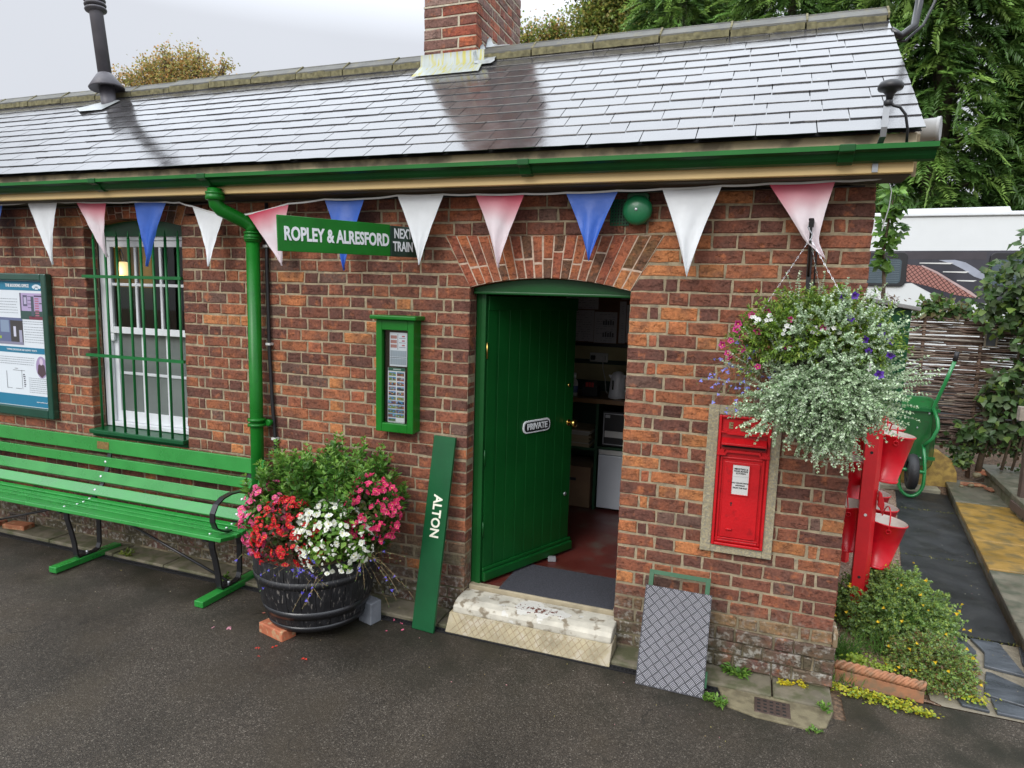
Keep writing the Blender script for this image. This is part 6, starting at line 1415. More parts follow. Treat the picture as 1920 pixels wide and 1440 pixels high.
# ---- wheelbarrow standing on its nose against the fence ----
wb_ = thing('wheelbarrow', 'green wheelbarrow upended against the fence with its wheel at the bottom', 'wheelbarrow', (2.4, 4.45, .03))
TY = 4.60
m = MB(frame((0, TY, 0), (1, 0, 0), (0, 0, 1)))
outer = rrect(2.02, .22, 2.63, 1.06, .13, 6); inner = rrect(2.10, .33, 2.54, .97, .06, 6); n = len(outer)
m.smooth = True; m.add([(x, y, -.16) for x, y in outer]+[(x*.0+2.325+(x-2.325)*.96, .64+(y-.64)*.97, -.10) for x, y in outer]+[(x, y, .06) for x, y in inner], [(i, (i+1) % n, n+(i+1) % n, n+i) for i in range(n)]+[(n+i, n+(i+1) % n, 2*n+(i+1) % n, 2*n+i) for i in range(n)])
m.smooth = False; m.add([(x, y, .06) for x, y in inner], [tuple(range(n))]); m.smooth = True; m.tube([(x, y, -.165) for x, y in outer]+[(*outer[0], -.165)], .010, 6, False)
M_BARROW = mat('barrow_green', (.010, .10, .022), .32, var=.25, vscale=7, bump=.2, bscale=30, coat=.3, c2=(.03, .045, .02), c2th=(.58, .72)); m.build('tray', M_BARROW, wb_)
for z in (.93, .40):
    m = MB(); m.box((2.06, TY-.085, z), (2.60, TY-.060, z+.035)); m.build('cross_brace', M_MGREEN, wb_)
for z, x in ((.915, 2.50), (.915, 2.2), (.42, 2.46), (.52, 2.35), (.75, 2.4)):
    m = MB(); m.lathe([(.010, 0), (.007, .006)], (x, TY-.088, z), 8, Matrix.Rotation(R(90), 3, 'X')); m.build('bolt', M_BOLT, wb_)
TR = mat('barrow_tube_green', (.014, .20, .05), .28, var=.15, coat=.5)
m = MB(); 
pr_ = [(2.655, 4.42, 1.50), (2.60, 4.44, 1.28), (2.535, 4.47, 1.03), (2.525, 4.49, .98), (2.565, 4.44, .86), (2.57, 4.40, .78), (2.53, 4.40, .66), (2.46, 4.42, .57)]
m.tube(pr_, .019, 10); m.build('frame_tube', TR, wb_)
m = MB(); m.tube([(2.655, 4.42, 1.50), (2.668, 4.418, 1.60)], .023, 10); m.build('grip', M_BLACKP, wb_)
m = MB(); m.tube([(2.06, 4.44, 1.28), (2.10, 4.47, 1.03), (2.11, 4.49, .98), (2.08, 4.42, .80), (2.16, 4.42, .57)], .019, 10); m.build('frame_tube', TR, wb_)
m = MB(); m.tube([(2.01, 4.42, 1.46), (2.06, 4.44, 1.28)], .019, 10); m.tube([(1.99, 4.42, 1.56), (2.01, 4.42, 1.47)], .023, 10); m.build('grip', M_BLACKP, wb_)
m = MB(); pts = [(2.46, 4.44, .58), (2.47, 4.38, .45), (2.475, 4.34, .33)]+[(2.355+.118*math.cos(R(a)), 4.32-.02*math.sin(R(-a)), .20+.165*math.sin(R(a))) for a in range(0, -181, -15)]+[(2.235, 4.34, .33), (2.225, 4.38, .45), (2.21, 4.44, .58)]
m.tube(pts, .018, 10); m.build('nose_hoop', TR, wb_)
m = MB(); m.tube([(2.235, 4.33, .315), (2.30, 4.33, .312), (2.40, 4.33, .305), (2.475, 4.33, .30)], .019, 10); m.build('axle', TR, wb_)
m = MB(); TA = Matrix.Rotation(R(90), 3, 'Y') @ Matrix.Rotation(R(4), 3, 'X')
m.lathe([(.115, -.045), (.155, -.05), (.185, -.035), (.195, 0), (.185, .035), (.155, .05), (.115, .045), (.115, -.045)], (2.352, 4.31, .30), 36, TA, caps=False); wh = m.build('tyre', mat('tyre_rubber', (.018, .018, .02), .55, bump=1, bscale=60), wb_)
m = MB(); m.lathe([(.03, -.05), (.115, -.03), (.115, .03), (.03, .05)], (2.352, 4.31, .30), 24, TA); m.build('rim', M_BLACK, wb_)

# ---- fire bucket stand ----
stn2 = thing('bucket_stand', 'red angle iron stand for fire buckets beside the building end', 'stand', (1.42, 1.6, 0))
def post(x, y):
    m = MB(Matrix.Translation((x, y, 0))); m.prism([(-.052, -.02), (.022, -.02), (.052, .022), (.052, .03), (-.052, .03)], -.02, 1.42)
    o = m.build('post', M_REDP, stn2, bevel=.003)
    for z in (1.14, .74, .33):
        m = MB(); m.lathe([(.009, 0), (.009, .002)], (x-.012, y-.0205, z), 14, Matrix.Rotation(R(90), 3, 'X')); m.build('bolt_hole', M_DARK if z != .74 else M_OFFW, o)
M_REDP = mat('stand_red_paint', (.55, .010, .016), .4, var=.12, vscale=8, bump=.3, bscale=60, coat=.3)
post(1.405, .90); post(1.45, 2.05)
for z in (1.37, .86): m = MB(); m.bar((1.415, .94, z), (1.45, 2.02, z), .03, .05); m.build('rail', M_REDP, stn2)
m = MB(); m.M = frame((0, .90, 0), (1, 0, 0), (0, 0, 1)); m.prism([(1.458, .90), (1.475, .885), (1.495, .82), (1.495, .79), (1.482, .765), (1.472, .79), (1.458, .80)], -.02, .01); m.build('hook_plate', M_REDP, stn2, bevel=.003)
M_BIN = mat('bucket_white_inside', (.62, .58, .52), .5, var=.05)
def make_bucket():
    b = thing('fire_bucket', 'x', 'fire bucket', (0, 0, 0), 'red fire buckets on the stand')
    m = MB(); m.lathe([(.085, .0), (.088, .012), (.081, .014), (.123, .298), (.128, .302), (.130, .308), (.126, .312)], (0, 0, 0), 40, caps=False); m.lathe([(.001, .02), (.083, .02)], (0, 0, 0), 40, caps=False); m.tube([(-.082, -.012, .02), (-.124, -.014, .295)], .003, 5); m.build('pail', M_REDB, b)
    m = MB(); m.lathe([(.126, .311), (.119, .298), (.079, .022), (.001, .022)], (0, 0, 0), 40, caps=False); m.build('white_lining', M_BIN, b)
    m = MB()
    for s in (-1, 1): m.lathe([(.013, -.003), (.017, 0), (.013, .003), (.010, 0), (.013, -.003)], (0, s*.129, .27), 14, Matrix.Rotation(R(90), 3, 'X'), caps=False)
    m.tube([(-.0+.0*math.cos(R(a)), .128*math.cos(R(a)), .272+.125*math.sin(R(a))) for a in range(0, 181, 15)], .0045, 6); m.build('handle', M_REDB, b)
    return b
BK = [(1.500, 1.06, .935, 6, 'upper row right side bucket nearest the camera with white inside'), (1.505, 1.38, .93, 5, 'upper row right side bucket just behind the nearest one'), (1.51, 1.70, .93, 5, 'upper row right side bucket farthest from the camera'),
      (1.505, 1.06, .365, 7, 'lower row right side bucket nearest the camera above the yellow flowers'), (1.515, 1.36, .375, 5, 'lower row right side middle bucket half hidden behind the nearest'), (1.52, 1.68, .385, 5, 'lower row right side bucket farthest from the camera'),
      (1.325, 1.08, .44, -4, 'lower row bucket between post and wall nearest the camera'), (1.335, 1.38, .47, -4, 'lower row bucket between post and wall second from the camera'), (1.345, 1.68, .51, -4, 'lower row bucket between post and wall farthest from the camera'), (1.335, 1.32, .69, -4, 'highest white lined bucket seen between wall corner and red post')]
bproto = make_bucket()
for i, (x, y, z, t, lab) in enumerate(BK):
    o = bproto if i == 0 else copy_tree(bproto); o.location = (x, y, z); o.rotation_euler = (0, R(t), 0); o['label'] = lab

# ---- cabinet on the gable wall ----
cab = thing('wall_cabinet', 'tall dark green wooden cabinet with grey board roof beyond the wall corner', 'cabinet', (1.5, 2.35, 1.17))
m = MB(); m.box((1.18, 2.20, 1.17), (1.72, 2.60, 2.035)); m.build('carcass', M_DGREEN, cab, bevel=.004); m = MB(); m.box((1.724, 2.20, 1.165), (1.782, 2.60, 2.025)); m.build('cabinet_door', M_DGREEN, cab, bevel=.004)
m = MB(Matrix.Translation((1.5, 2.38, 2.085)) @ Matrix.Rotation(R(10), 4, 'Y')); m.box((-.36, -.25, -.012), (.335, .26, .018)); m.build('roof_board', mat('weathered_grey_board', (.30, .30, .29), .75, var=.2, stretch=(1, 4, 4), bump=.5), cab, bevel=.004)
m = MB(); m.tube([(1.71, 2.42, .0), (1.71, 2.42, 1.17)], .022, 10); m.build('support_post', mat('pale_post', (.35, .32, .28), .7), cab)

# ---- wooden bench end at the right edge ----
gb_ = thing('garden_bench', 'weathered wooden garden bench end at the right edge of the frame', 'bench', (3.4, 3.9, .28))
M_WB = mat('silvered_wood', (.26, .22, .18), .8, var=.3, stretch=(1, 5, 5), bump=.6); M_WB2 = mat('dark_wet_wood', (.07, .045, .035), .6, var=.3)
m = MB(); m.box((3.045, 3.70, 1.02), (4.2, 3.78, 1.15)); m.build('back_rail', M_WB, gb_, bevel=.005); m = MB(); m.box((3.13, 3.70, .12), (3.20, 3.78, 1.018)); m.build('leg', M_WB2, gb_, bevel=.005)
m = MB(); m.box((4.1, 3.70, .12), (4.17, 3.78, 1.018)); m.build('leg', M_WB2, gb_, bevel=.005); m = MB(); m.box((3.08, 3.30, .16), (3.16, 3.78, .24)); m.build('foot_rail', M_WB2, gb_, bevel=.005)
# ======================= MOTORHOME =======================
mh = thing('motorhome', 'white motorhome with dark graphic band and windows parked behind the fence', 'motorhome', (5, 8.5, .5))
MHF = frame((0, 7.5, 0), Vector((1, -.035, 0)), (0, 0, 1)); M_MH = mat('motorhome_white', (.66, .68, .68), .25, var=.02, coat=.5)
m = MB(MHF); m.box((.2, .9, -2.2), (7.8, 3.36, 0)); m.build('body', M_MH, mh, bevel=.05)
m = MB(MHF); m.box((.15, 3.335, -2.22), (7.85, 3.39, .03)); m.build('roof_rail', M_WHITE, mh, bevel=.012); m = MB(MHF); m.prism([(2.45, 3.391), (2.62, 3.45), (3.83, 3.46), (3.86, 3.391)], -.9, -.05); m.build('roof_box', M_WHITE, mh)
GR = mat('band_charcoal', (.035, .034, .045), .3, coat=.5)
m = MB(MHF); m.prism([(.3, 2.84), (3.62, 2.86), (7.7, 2.88), (7.7, 2.20), (3.7, 2.13), (3.30, 2.12), (3.0, 2.26), (2.75, 2.40), (2.4, 2.36), (.3, 2.3)], .0005, .003); bd = m.build('graphic_band', GR, mh)
m = MB(MHF); m.box((.3, 2.735, .0032), (3.62, 2.84, .005)); m.build('upper_band', mat('band_brown_black', (.045, .038, .045), .3, coat=.4), bd)
def brick_net():
    m_, t, b = nodes_mat('red_net_graphic'); N = t.nodes.new; K = t.links.new; tc = N('ShaderNodeTexCoord'); mp = N('ShaderNodeMapping'); mp.inputs['Rotation'].default_value = (0, R(38), 0); mp.inputs['Scale'].default_value = (22, 22, 22); K(tc.outputs['Object'], mp.inputs[0])
    sp = N('ShaderNodeSeparateXYZ'); K(mp.outputs[0], sp.inputs[0]); fs = []
    for ax in ('X', 'Z'):
        f = N('ShaderNodeMath'); f.operation = 'FRACT'; K(sp.outputs[ax], f.inputs[0]); g_ = N('ShaderNodeMath'); g_.operation = 'LESS_THAN'; g_.inputs[1].default_value = .22; K(f.outputs[0], g_.inputs[0]); fs.append(g_)
    mx = N('ShaderNodeMath'); mx.operation = 'MAXIMUM'; K(fs[0].outputs[0], mx.inputs[0]); K(fs[1].outputs[0], mx.inputs[1]); c = N('ShaderNodeMixRGB'); K(mx.outputs[0], c.inputs['Fac']); c.inputs['Color1'].default_value = (.36, .17, .14, 1); c.inputs['Color2'].default_value = (.06, .02, .02, 1); K(c.outputs[0], b.inputs['Base Color']); b.inputs['Roughness'].default_value = .35; return m_
m = MB(MHF); m.prism([(2.66, 2.66), (2.85, 2.64), (3.05, 2.55), (3.25, 2.42), (3.45, 2.29), (3.58, 2.20), (3.3, 2.24), (2.95, 2.36), (2.68, 2.42)], .0055, .007); m.build('net_swoosh', brick_net(), bd)
m = MB(MHF); m.prism([(2.85, 2.655), (3.05, 2.565), (3.25, 2.435), (3.48, 2.295), (3.60, 2.20), (3.56, 2.20), (3.24, 2.41), (3.04, 2.54), (2.85, 2.635)], .0072, .009); m.build('pale_pinstripe', mat('pinkish_stripe', (.45, .33, .32), .35), bd)
m = MB(MHF); m.prism([(3.05, 2.725), (3.25, 2.73), (3.38, 2.695), (3.50, 2.62), (3.66, 2.50), (3.66, 2.44), (3.50, 2.50), (3.36, 2.60), (3.22, 2.675)], .0055, .007); m.build('silver_swoosh', mat('silver_stripe', (.30, .32, .38), .35), bd)
for a, b, z in ((2.82, 3.2, 2.68), (3.12, 3.4, 2.56), (3.3, 3.5, 2.44)): m = MB(MHF); m.prism([(a, z-.004), (b, z-.012), (b+.04, z+.01), (a, z+.008)], .0055, .008); m.build('highlight_stripe', M_OFFW, bd)
for wx0, wx1 in ((1.75, 2.665), (3.66, 4.7), (5.6, 6.5)):
    m = MB(MHF); m.prism(rrect(wx0, 2.345, wx1, 2.83, .07), .003, .035); w_ = m.build('window', M_BLACKP, mh, bevel=.006)
    m = MB(MHF); m.prism(rrect(wx0+.03, 2.385, wx1-.07, 2.735, .05), .0355, .0375); m.build('tinted_glass', mat('tinted_glass', (.045, .07, .085), .12, var=.1, coat=.5), w_)
    m = MB(MHF)
    for k in range(13): m.box((wx0+.05, 2.40+k*.0255, .038), (wx1-.09, 2.404+k*.0255, .0392))
    m.build('blind_slats', mat('blind_grey', (.12, .15, .17), .5), w_)
m = MB(MHF); m.box((.25, .45, -2.1), (7.7, .9, -.05)); m.build('skirt', mat('dark_skirt', (.06, .06, .065), .6), mh)
for x in (1.6, 6.2):
    m = MB(MHF); m.lathe([(.2, -.2), (.34, -.19), (.36, -.15), (.36, -.02), (.34, .02), (.2, .01)], (x, .40, -.1), 30); m.build('wheel', M_BLACKP, mh)
sheet('yard_beyond', [(-14, 6.2), (40, 6.2), (40, 60), (-14, 60)], .03, mat('grass_verge', (.05, .08, .025), .9, var=.4, vscale=8, bump=1, bscale=20), None, None)

# ======================= CLIMBERS AND SHRUBS =======================
def leafmass(name, label, cat, cs, n, lL, lW, cols, loc, stem=None, front=None, jit=.25, spread=.6, extra=None, mat_=None, grav=-.3):
    b = thing(name, label, cat, loc); Lf = Leaves()
    for c, r, k in cs:
        m_ = int(n*k); P, N = ell(m_, c, r, -1, (.35, 1.05)); Lf.add(P, N*.5+rnd(m_, .6)+np.array([[0, 0, grav]]), N*.5+np.array([[0, -.5, .6]])+rnd(m_, .4), lL*rng.uniform(.6, 1.2, m_), lW*rng.uniform(.6, 1.2, m_), pal(m_, cols, jit), fold=.18)
    Lf.build('foliage', mat_ or M_LEAF, b)
    if stem:
        m = MB(); m.col = (.12, .085, .055)
        for p, r in stem: m.tube(p, r, 7)
        m.build('stems', M_TWIG, b)
    return b
CL = [(.065, .13, .035), (.09, .17, .05), (.05, .095, .03), (.16, .24, .05), (.11, .16, .07)]
cb_ = leafmass('climbing_hydrangea', 'broad leaved climber with twisting stems covering the right end of the fence', 'climber', [((3.20, 4.72, 2.30), (.36, .2, .34), .9), ((3.42, 4.65, 2.62), (.32, .2, .36), .8), ((3.12, 4.78, 1.98), (.26, .16, .20), .45), ((3.50, 4.70, 2.0), (.30, .22, .5), .8), ((3.42, 4.74, 1.35), (.30, .2, .42), .8), ((3.32, 4.82, .92), (.34, .16, .30), .5), ((3.18, 4.85, 1.12), (.14, .12, .22), .2), ((3.05, 4.86, .72), (.20, .1, .10), .2), ((3.8, 4.7, 1.7), (.4, .3, 1.0), 1.0)], 380, .105, .082, CL, (3.3, 4.85, .3),
    stem=[([(3.12, 4.92, .25), (3.16, 4.90, .7), (3.10, 4.93, 1.0)], [.035, .03, .02]), ([(3.32, 4.86, .3), (3.38, 4.84, .8), (3.30, 4.88, 1.2), (3.36, 4.86, 1.7), (3.30, 4.84, 2.3), (3.38, 4.8, 2.8)], [.016, .015, .014, .013, .010, .006]), ([(3.42, 4.88, .3), (3.50, 4.84, .9), (3.44, 4.86, 1.5), (3.55, 4.84, 2.2), (3.5, 4.82, 2.9)], [.014, .013, .012, .01, .006]), ([(3.0, 4.97, 1.30), (3.3, 4.93, 1.36), (3.55, 4.9, 1.40)], [.012, .011, .010])])
leafmass('low_climber', 'small round leaved creeper on the earth beside the fence stake', 'creeper', [((2.93, 4.86, .42), (.12, .08, .13), 1)], 130, .07, .06, CL, (2.93, 4.86, .25))
leafmass('fence_top_shrub', 'maple leaved shrub spilling over the top of the wattle fence', 'shrub', [((2.60, 5.06, 2.06), (.24, .12, .12), 1), ((2.42, 5.1, 2.0), (.12, .1, .06), .3), ((2.88, 5.1, 2.03), (.18, .12, .08), .4)], 260, .085, .07, [(.07, .14, .04), (.10, .19, .05), (.16, .26, .05), (.14, .12, .05)], (2.6, 5.1, 1.9))
leafmass('hedge_bottom_plants', 'dark tangle of ivy and stems along the foot of the wattle fence', 'ground cover', [((3.05, 4.90, .55), (.5, .10, .10), .8), ((3.6, 4.9, .6), (.5, .14, .35), 1)], 260, .06, .05, [(.045, .08, .025), (.06, .11, .03), (.12, .18, .04), (.10, .06, .035)], (3.2, 4.9, .3))
iv = leafmass('ivy_climber', 'bright green ivy climbing a woody stem behind the building corner', 'ivy', [((1.655, 2.66, 2.90), (.06, .06, .14), .8), ((1.65, 2.68, 2.66), (.09, .06, .17), 1), ((1.635, 2.68, 2.46), (.06, .05, .14), .6)], 90, .085, .07, [(.12, .25, .04), (.08, .18, .035), (.16, .30, .05)], (1.62, 2.7, 2.05), stem=[([(1.66, 2.70, 2.02), (1.65, 2.69, 2.25), (1.62, 2.68, 2.5), (1.64, 2.67, 2.8), (1.66, 2.66, 3.0)], [.017, .015, .012, .008, .004])])
leafmass('twigs_on_cabinet', 'dry reddish twigs lying on the grey cabinet roof', 'twigs', [((1.62, 2.3, 2.11), (.14, .08, .02), 1)], 60, .04, .012, [(.16, .09, .06), (.22, .16, .10)], (1.62, 2.3, 2.1))

# ---- planting bed: corydalis, grass, creeping jenny ----
F_YE = petal_mesh('yellow_flower', [(3, 1.0, .5, .8, 0, (.80, .56, .02)), (3, .8, .4, 1.0, 1.0, (.85, .62, .04))], (.8, .5, .02), (.8, .5, .05))
def mound(name, label, c, r, n, cols, nfl, fsz=.014, k=7, lL=.016, lW=.010):
    b = thing(name, label, 'flowering plant', (c[0], c[1], 0)); Lf = Leaves(); P, N = ell(n, c, r, -.05, (.55, 1.0)); D = N*.7+np.array([[0, 0, .45]])+rnd(n, .35)
    sprigs(Lf, P-norm(D)*.05, D, rng.uniform(.06, .12, n), k, lL, lW, cols, spread=1.0, stem=.001, stemc=(.14, .17, .06), per=3, droop=1.5); Lf.build('foliage', M_LEAF, b)
    P, N = ell(nfl, c, np.array(r)*1.08, .15, (.97, 1.08), front=np.array([-.3, -.8, .4])); flowers(F_YE, 'bloom', b, P, np.tile([[-.1, -.8, .5]], (nfl, 1)), fsz, .5); return b
CO = [(.24, .38, .10), (.19, .32, .09), (.30, .44, .11), (.36, .45, .09), (.25, .36, .17)]
mound('corydalis', 'large mounded ferny plant with yellow flowers below the red post', (1.62, .95, .04), (.36, .38, .34), 1500, CO, 26, .017, k=8, lL=.019, lW=.013)
mound('corydalis', 'smaller browning ferny plant with yellow flowers behind the terracotta edging', (1.72, .42, .02), (.22, .24, .19), 800, CO+[(.24, .22, .07), (.26, .15, .07)], 15, .017, lL=.018, lW=.012)
def grass(label, c, n, ln, cols=((.09, .20, .035), (.13, .26, .05), (.06, .14, .03))):
    b = thing('grass_tuft', label, 'grass tuft', c); Lf = Leaves(); O = np.array(c)+rng.normal(0, 1, (n, 3))*np.array([.05, .035, 0]); D = rnd(n, .4)*np.array([1, 1, 0])+np.array([[0, 0, 1]]); Ls = ln*rng.uniform(.6, 1.1, n); prev = O
    C = pal(n, list(cols), .15)
    for i in range(5):
        t = (i+1)/5; P = O+norm(D)*Ls[:, None]*t; P[:, 2] -= (t*Ls)**2*1.3; Lf.tri_stems(prev, P, .0032*(1.1-t*.8), C); prev = P
    Lf.build('blades', M_LEAF, b)
grass('dense green grass tuft against the wall corner between the ferny plants', (1.27, .42, .0), 190, .27); grass('grass tuft in the gap between the two ferny mounds', (1.50, .56, 0), 120, .22); grass('fine dark grass tuft rising within the large ferny mound', (1.60, .72, .12), 110, .24); grass('small grass tuft at the left end of the terracotta edging', (1.225, .12, 0), 50, .10)
def creeping(label, areas, n, cols=((.42, .42, .02), (.34, .38, .03), (.50, .44, .03), (.22, .32, .04))):
    b = thing('creeping_jenny', label, 'ground cover plant', (*areas[0][0], 0)); Lf = Leaves()
    for (x, y), (rx, ry), z, k in areas:
        m_ = int(n*k); P = np.stack([x+rng.normal(0, rx, m_), y+rng.normal(0, ry, m_), z+rng.uniform(.004, .03, m_)], 1); Lf.add(P, rnd(m_)*np.array([1, 1, .3]), np.array([[0, -.2, 1.]])+rnd(m_, .35), .017, .016, pal(m_, list(cols), .12), fold=.1)
    Lf.build('foliage', M_LEAF, b)
creeping('golden creeping jenny spilling in front of the terracotta edging', [((1.33, .03), (.07, .025), 0, 1), ((1.50, -.0), (.06, .03), 0, .8), ((1.19, .06), (.03, .02), 0, .25), ((1.60, -.03), (.03, .012), 0, .25)], 280)
creeping('lime creeping jenny growing behind the terracotta edging', [((1.42, .30), (.07, .05), .04, 1), ((1.30, .22), (.03, .02), .10, .3)], 260, ((.22, .32, .03), (.30, .38, .04)))
creeping('yellow green creeping jenny patch at the right end by the slate paving', [((1.86, .20), (.04, .03), .01, 1)], 120)
# terracotta rope edging
te = thing('rope_edging', 'terracotta rope twist edging tile in front of the planting bed', 'edging tile', (1.42, .17, 0))
E0 = Vector((1.205, .165, 0)); E1 = Vector((1.62, .10, 0)); EF = frame(E0, E1-E0, (0, 0, 1)); EL = (E1-E0).length
M_TC = mat('terracotta', (.34, .15, .075), .75, var=.25, vscale=10, bump=.5, c2=(.22, .14, .08))
m = MB(EF); m.box((0, 0, -.02), (EL, .065, .02)); m.build('base_strip', M_TC, te, bevel=.004)
m = MB(EF)
m.smooth = True; m.tube([(0, .083, 0), (EL, .083, 0)], .024, 14)
for k in range(13):
    x0 = k*EL/12.5-.01; pts = []
    for q in range(9):
        a = R(-20+q*32); pts.append((min(EL, max(0, x0+q*.0115)), .083+.024*math.sin(a), .024*math.cos(a)))
    m.tube(pts, .0085, 6, True)
m.build('rope_moulding', M_TC, te)
# weeds in the joints
def weed(label, x, y, s, n=14, cols=((.14, .28, .04), (.10, .22, .035), (.2, .34, .06)), kind='leafy', z=.02):
    b = thing('weed', label, 'weed', (x, y, z)); Lf = Leaves(); a = rng.uniform(0, 6.28, n); O = np.tile([[x, y, z]], (n, 1))+rnd(n, .006)*np.array([1, 1, .2]); D = np.stack([np.cos(a), np.sin(a), rng.uniform(.15, 1.0, n)], 1)
    sprigs(Lf, O, D, s*rng.uniform(.5, 1, n), 3, s*.5, s*.24, list(cols), spread=.7, stem=.0015, stemc=(.14, .2, .06), per=2, droop=1.5); Lf.build('foliage', M_LEAF, b)
weed('jagged leaved weed growing at the foot of the brickwork right of the checker plate', .70, -.05, .085, 14); weed('low flat weed in the asphalt at the end of the black drain channel', .62, -.345, .055, 12, z=.005); weed('small dandelion leaf rosette by the corner of the checker plate', .565, -.30, .05, 8, z=.005)
weed('tiny green weed on the asphalt in front of the concrete gully patch', 1.06, -.40, .035, 8, z=.005); weed('green weed at the right end of the concrete gully patch', 1.13, -.20, .045, 10)
creeping('small yellow creeping sprig at the wall foot beside the gully', [((.94, -.05), (.02, .012), .02, .5), ((1.02, -.03), (.016, .01), .02, .35)], 80, ((.60, .46, .02), (.5, .45, .03)))
weed('yellowish weed on the ledge under the bench', -3.65, -.16, .06, 10, ((.22, .26, .05), (.14, .2, .04))); weed('small weed on the ledge under the right end of the bench', -2.72, -.19, .05, 9)
# stray leaf litter on the ground: too small to count
lt = Leaves(); n = 150; P = np.stack([rng.uniform(-5, 2, n), -.25-np.abs(rng.normal(0, .5, n)), np.full(n, .008)], 1); P = np.concatenate([P, np.stack([rng.uniform(1.8, 2.6, 70), rng.uniform(.3, 4.5, 70), np.full(70, .022)], 1), np.stack([rng.uniform(1.2, 1.9, 60), rng.uniform(1.2, 4, 60), np.full(60, .014)], 1)]); n = len(P)
lt.add(P, rnd(n)*np.array([1, 1, .1]), np.array([[0, 0, 1.]])+rnd(n, .2), rng.uniform(.005, .014, n), rng.uniform(.004, .009, n), pal(n, [(.40, .34, .24), (.30, .22, .12), (.5, .46, .38), (.35, .3, .1), (.5, .25, .25)], .2))
tag(lt.build('leaf_litter', M_LEAF), 'scattered tiny bits of leaf and petal litter on the ground', 'litter', None, 'stuff')
# moss along slab joints
ms_ = Leaves(); n = 420; yj = rng.choice([.99, 2.42, 3.88], n); P = np.stack([rng.uniform(1.72, 2.75, n), yj+rng.normal(0, .012, n), np.full(n, .010)], 1); ms_.add(P, rnd(n)*np.array([1, 1, .5])+np.array([[0, 0, .3]]), np.array([[0, 0, 1.]])+rnd(n, .4), .014, .010, pal(n, [(.20, .22, .04), (.30, .27, .06), (.12, .14, .04)], .2)); tag(ms_.build('joint_moss', M_LEAF), 'moss and crumbs in the joints between the dark path slabs', 'moss', None, 'stuff')

# ======================= TREES =======================
def conifer(label, x, y, h, r, n, cols, seed_):
    t = thing('conifer_tree', label, 'conifer', (x, y, 0), 'tall conifers behind the station'); m = MB(); m.tube([(x, y, 0), (x+.1, y, h*.5), (x, y, h*.97)], [.30, .17, .03], 8)
    ang = [random.uniform(0, 6.28) for _ in range(22)]
    for i, a in enumerate(ang):
        z = h*(.06+.85*i/22); rr = r*(1-z/h)**.55*.8; m.tube([(x, y, z), (x+rr*.5*math.cos(a), y+rr*.5*math.sin(a), z+.15), (x+rr*math.cos(a), y+rr*math.sin(a), z-.15)], [.07, .045, .012], 5, False)
    m.build('trunk', M_BARK, t); Lf = Leaves(); zz = h*rng.uniform(.12, 1, n); a = rng.uniform(0, 6.283, n)
    a = np.where(rng.random(n) < .55, rng.uniform(-np.pi*.95, -np.pi*.05, n), a)
    rr = r*np.clip(1-zz/h, .02, 1)**.55*rng.uniform(.55, 1.06, n)*(1+.16*np.sin(a*5+seed_)*np.sin(zz*2.1+seed_)); O = np.stack([x+rr*np.cos(a), y+rr*np.sin(a), zz], 1)
    Dn = np.stack([np.cos(a), np.sin(a), rng.uniform(-.55, .15, n)], 1)+rnd(n, .3); C = pal(n, cols, .22); Ls = rng.uniform(.40, .85, n); S = norm(np.cross(Dn, rnd(n, .5)+np.array([[0, 0, 1.]]))); Dn = norm(Dn)
    for k in range(14):
        tt = (k+.3)/14; P = O+Dn*Ls[:, None]*tt; P[:, 2] -= .5*(tt*Ls)**2*1.2; ln = (.24*(1-tt*.5))*rng.uniform(.7, 1.2, n)
        for s_ in (-1, 1):
            Lf.add(P, Dn*.9+S*s_*.85+np.array([[0, 0, -.25]])+rnd(n, .12), np.array([[0, 0, 1.]])+rnd(n, .3), ln, .034, C*rng.uniform(.85, 1.18, (n, 1))*(1+.25*tt))
    Lf.build('crown', M_LEAF, t)
CC = [(.10, .19, .042), (.075, .15, .034), (.14, .24, .05), (.06, .12, .03), (.18, .28, .06)]
for i, (x, y, h, r, n, lab) in enumerate([(3.6, 11.4, 11.5, 2.3, 3600, 'dark green conifer directly behind the motorhome right of the roof verge'), (6.6, 11.0, 12, 2.4, 3600, 'lush conifer at the right edge of the picture above the motorhome'), (.9, 12.6, 10.6, 2.2, 2000, 'conifer rising behind the ridge just left of the roof verge'),
      (-1.5, 13.6, 10.6, 2.2, 1700, 'conifer whose tip shows over the ridge right of centre'), (5.2, 13.6, 13, 2.6, 2600, 'tall rear conifer filling the gap between the two nearest ones'), (9.4, 11.6, 12, 2.6, 1300, 'conifer farthest right beyond the frame edge'), (2.4, 14.2, 12.5, 2.4, 2400, 'rear conifer seen between the roof verge and the service cables')]): conifer(lab, x, y, h, r, n, CC, i*1.7)
m = MB(); m.tube([(3.2, 9.4, 7.4), (3.8, 9.1, 7.1), (4.5, 9.0, 6.6), (4.7, 8.95, 6.2)], [.06, .05, .04, .015], 8); m.tube([(4.5, 9.0, 6.6), (4.9, 8.9, 6.55)], [.02, .01], 6); m.tube([(4.6, 9.0, 6.4), (4.62, 8.95, 5.7)], [.014, .006], 6)
tag(m.build('bare_branch', mat('pale_dead_branch', (.26, .22, .18), .8, var=.2)), 'bare pale dead branch hanging across the front of the conifers', 'branch')
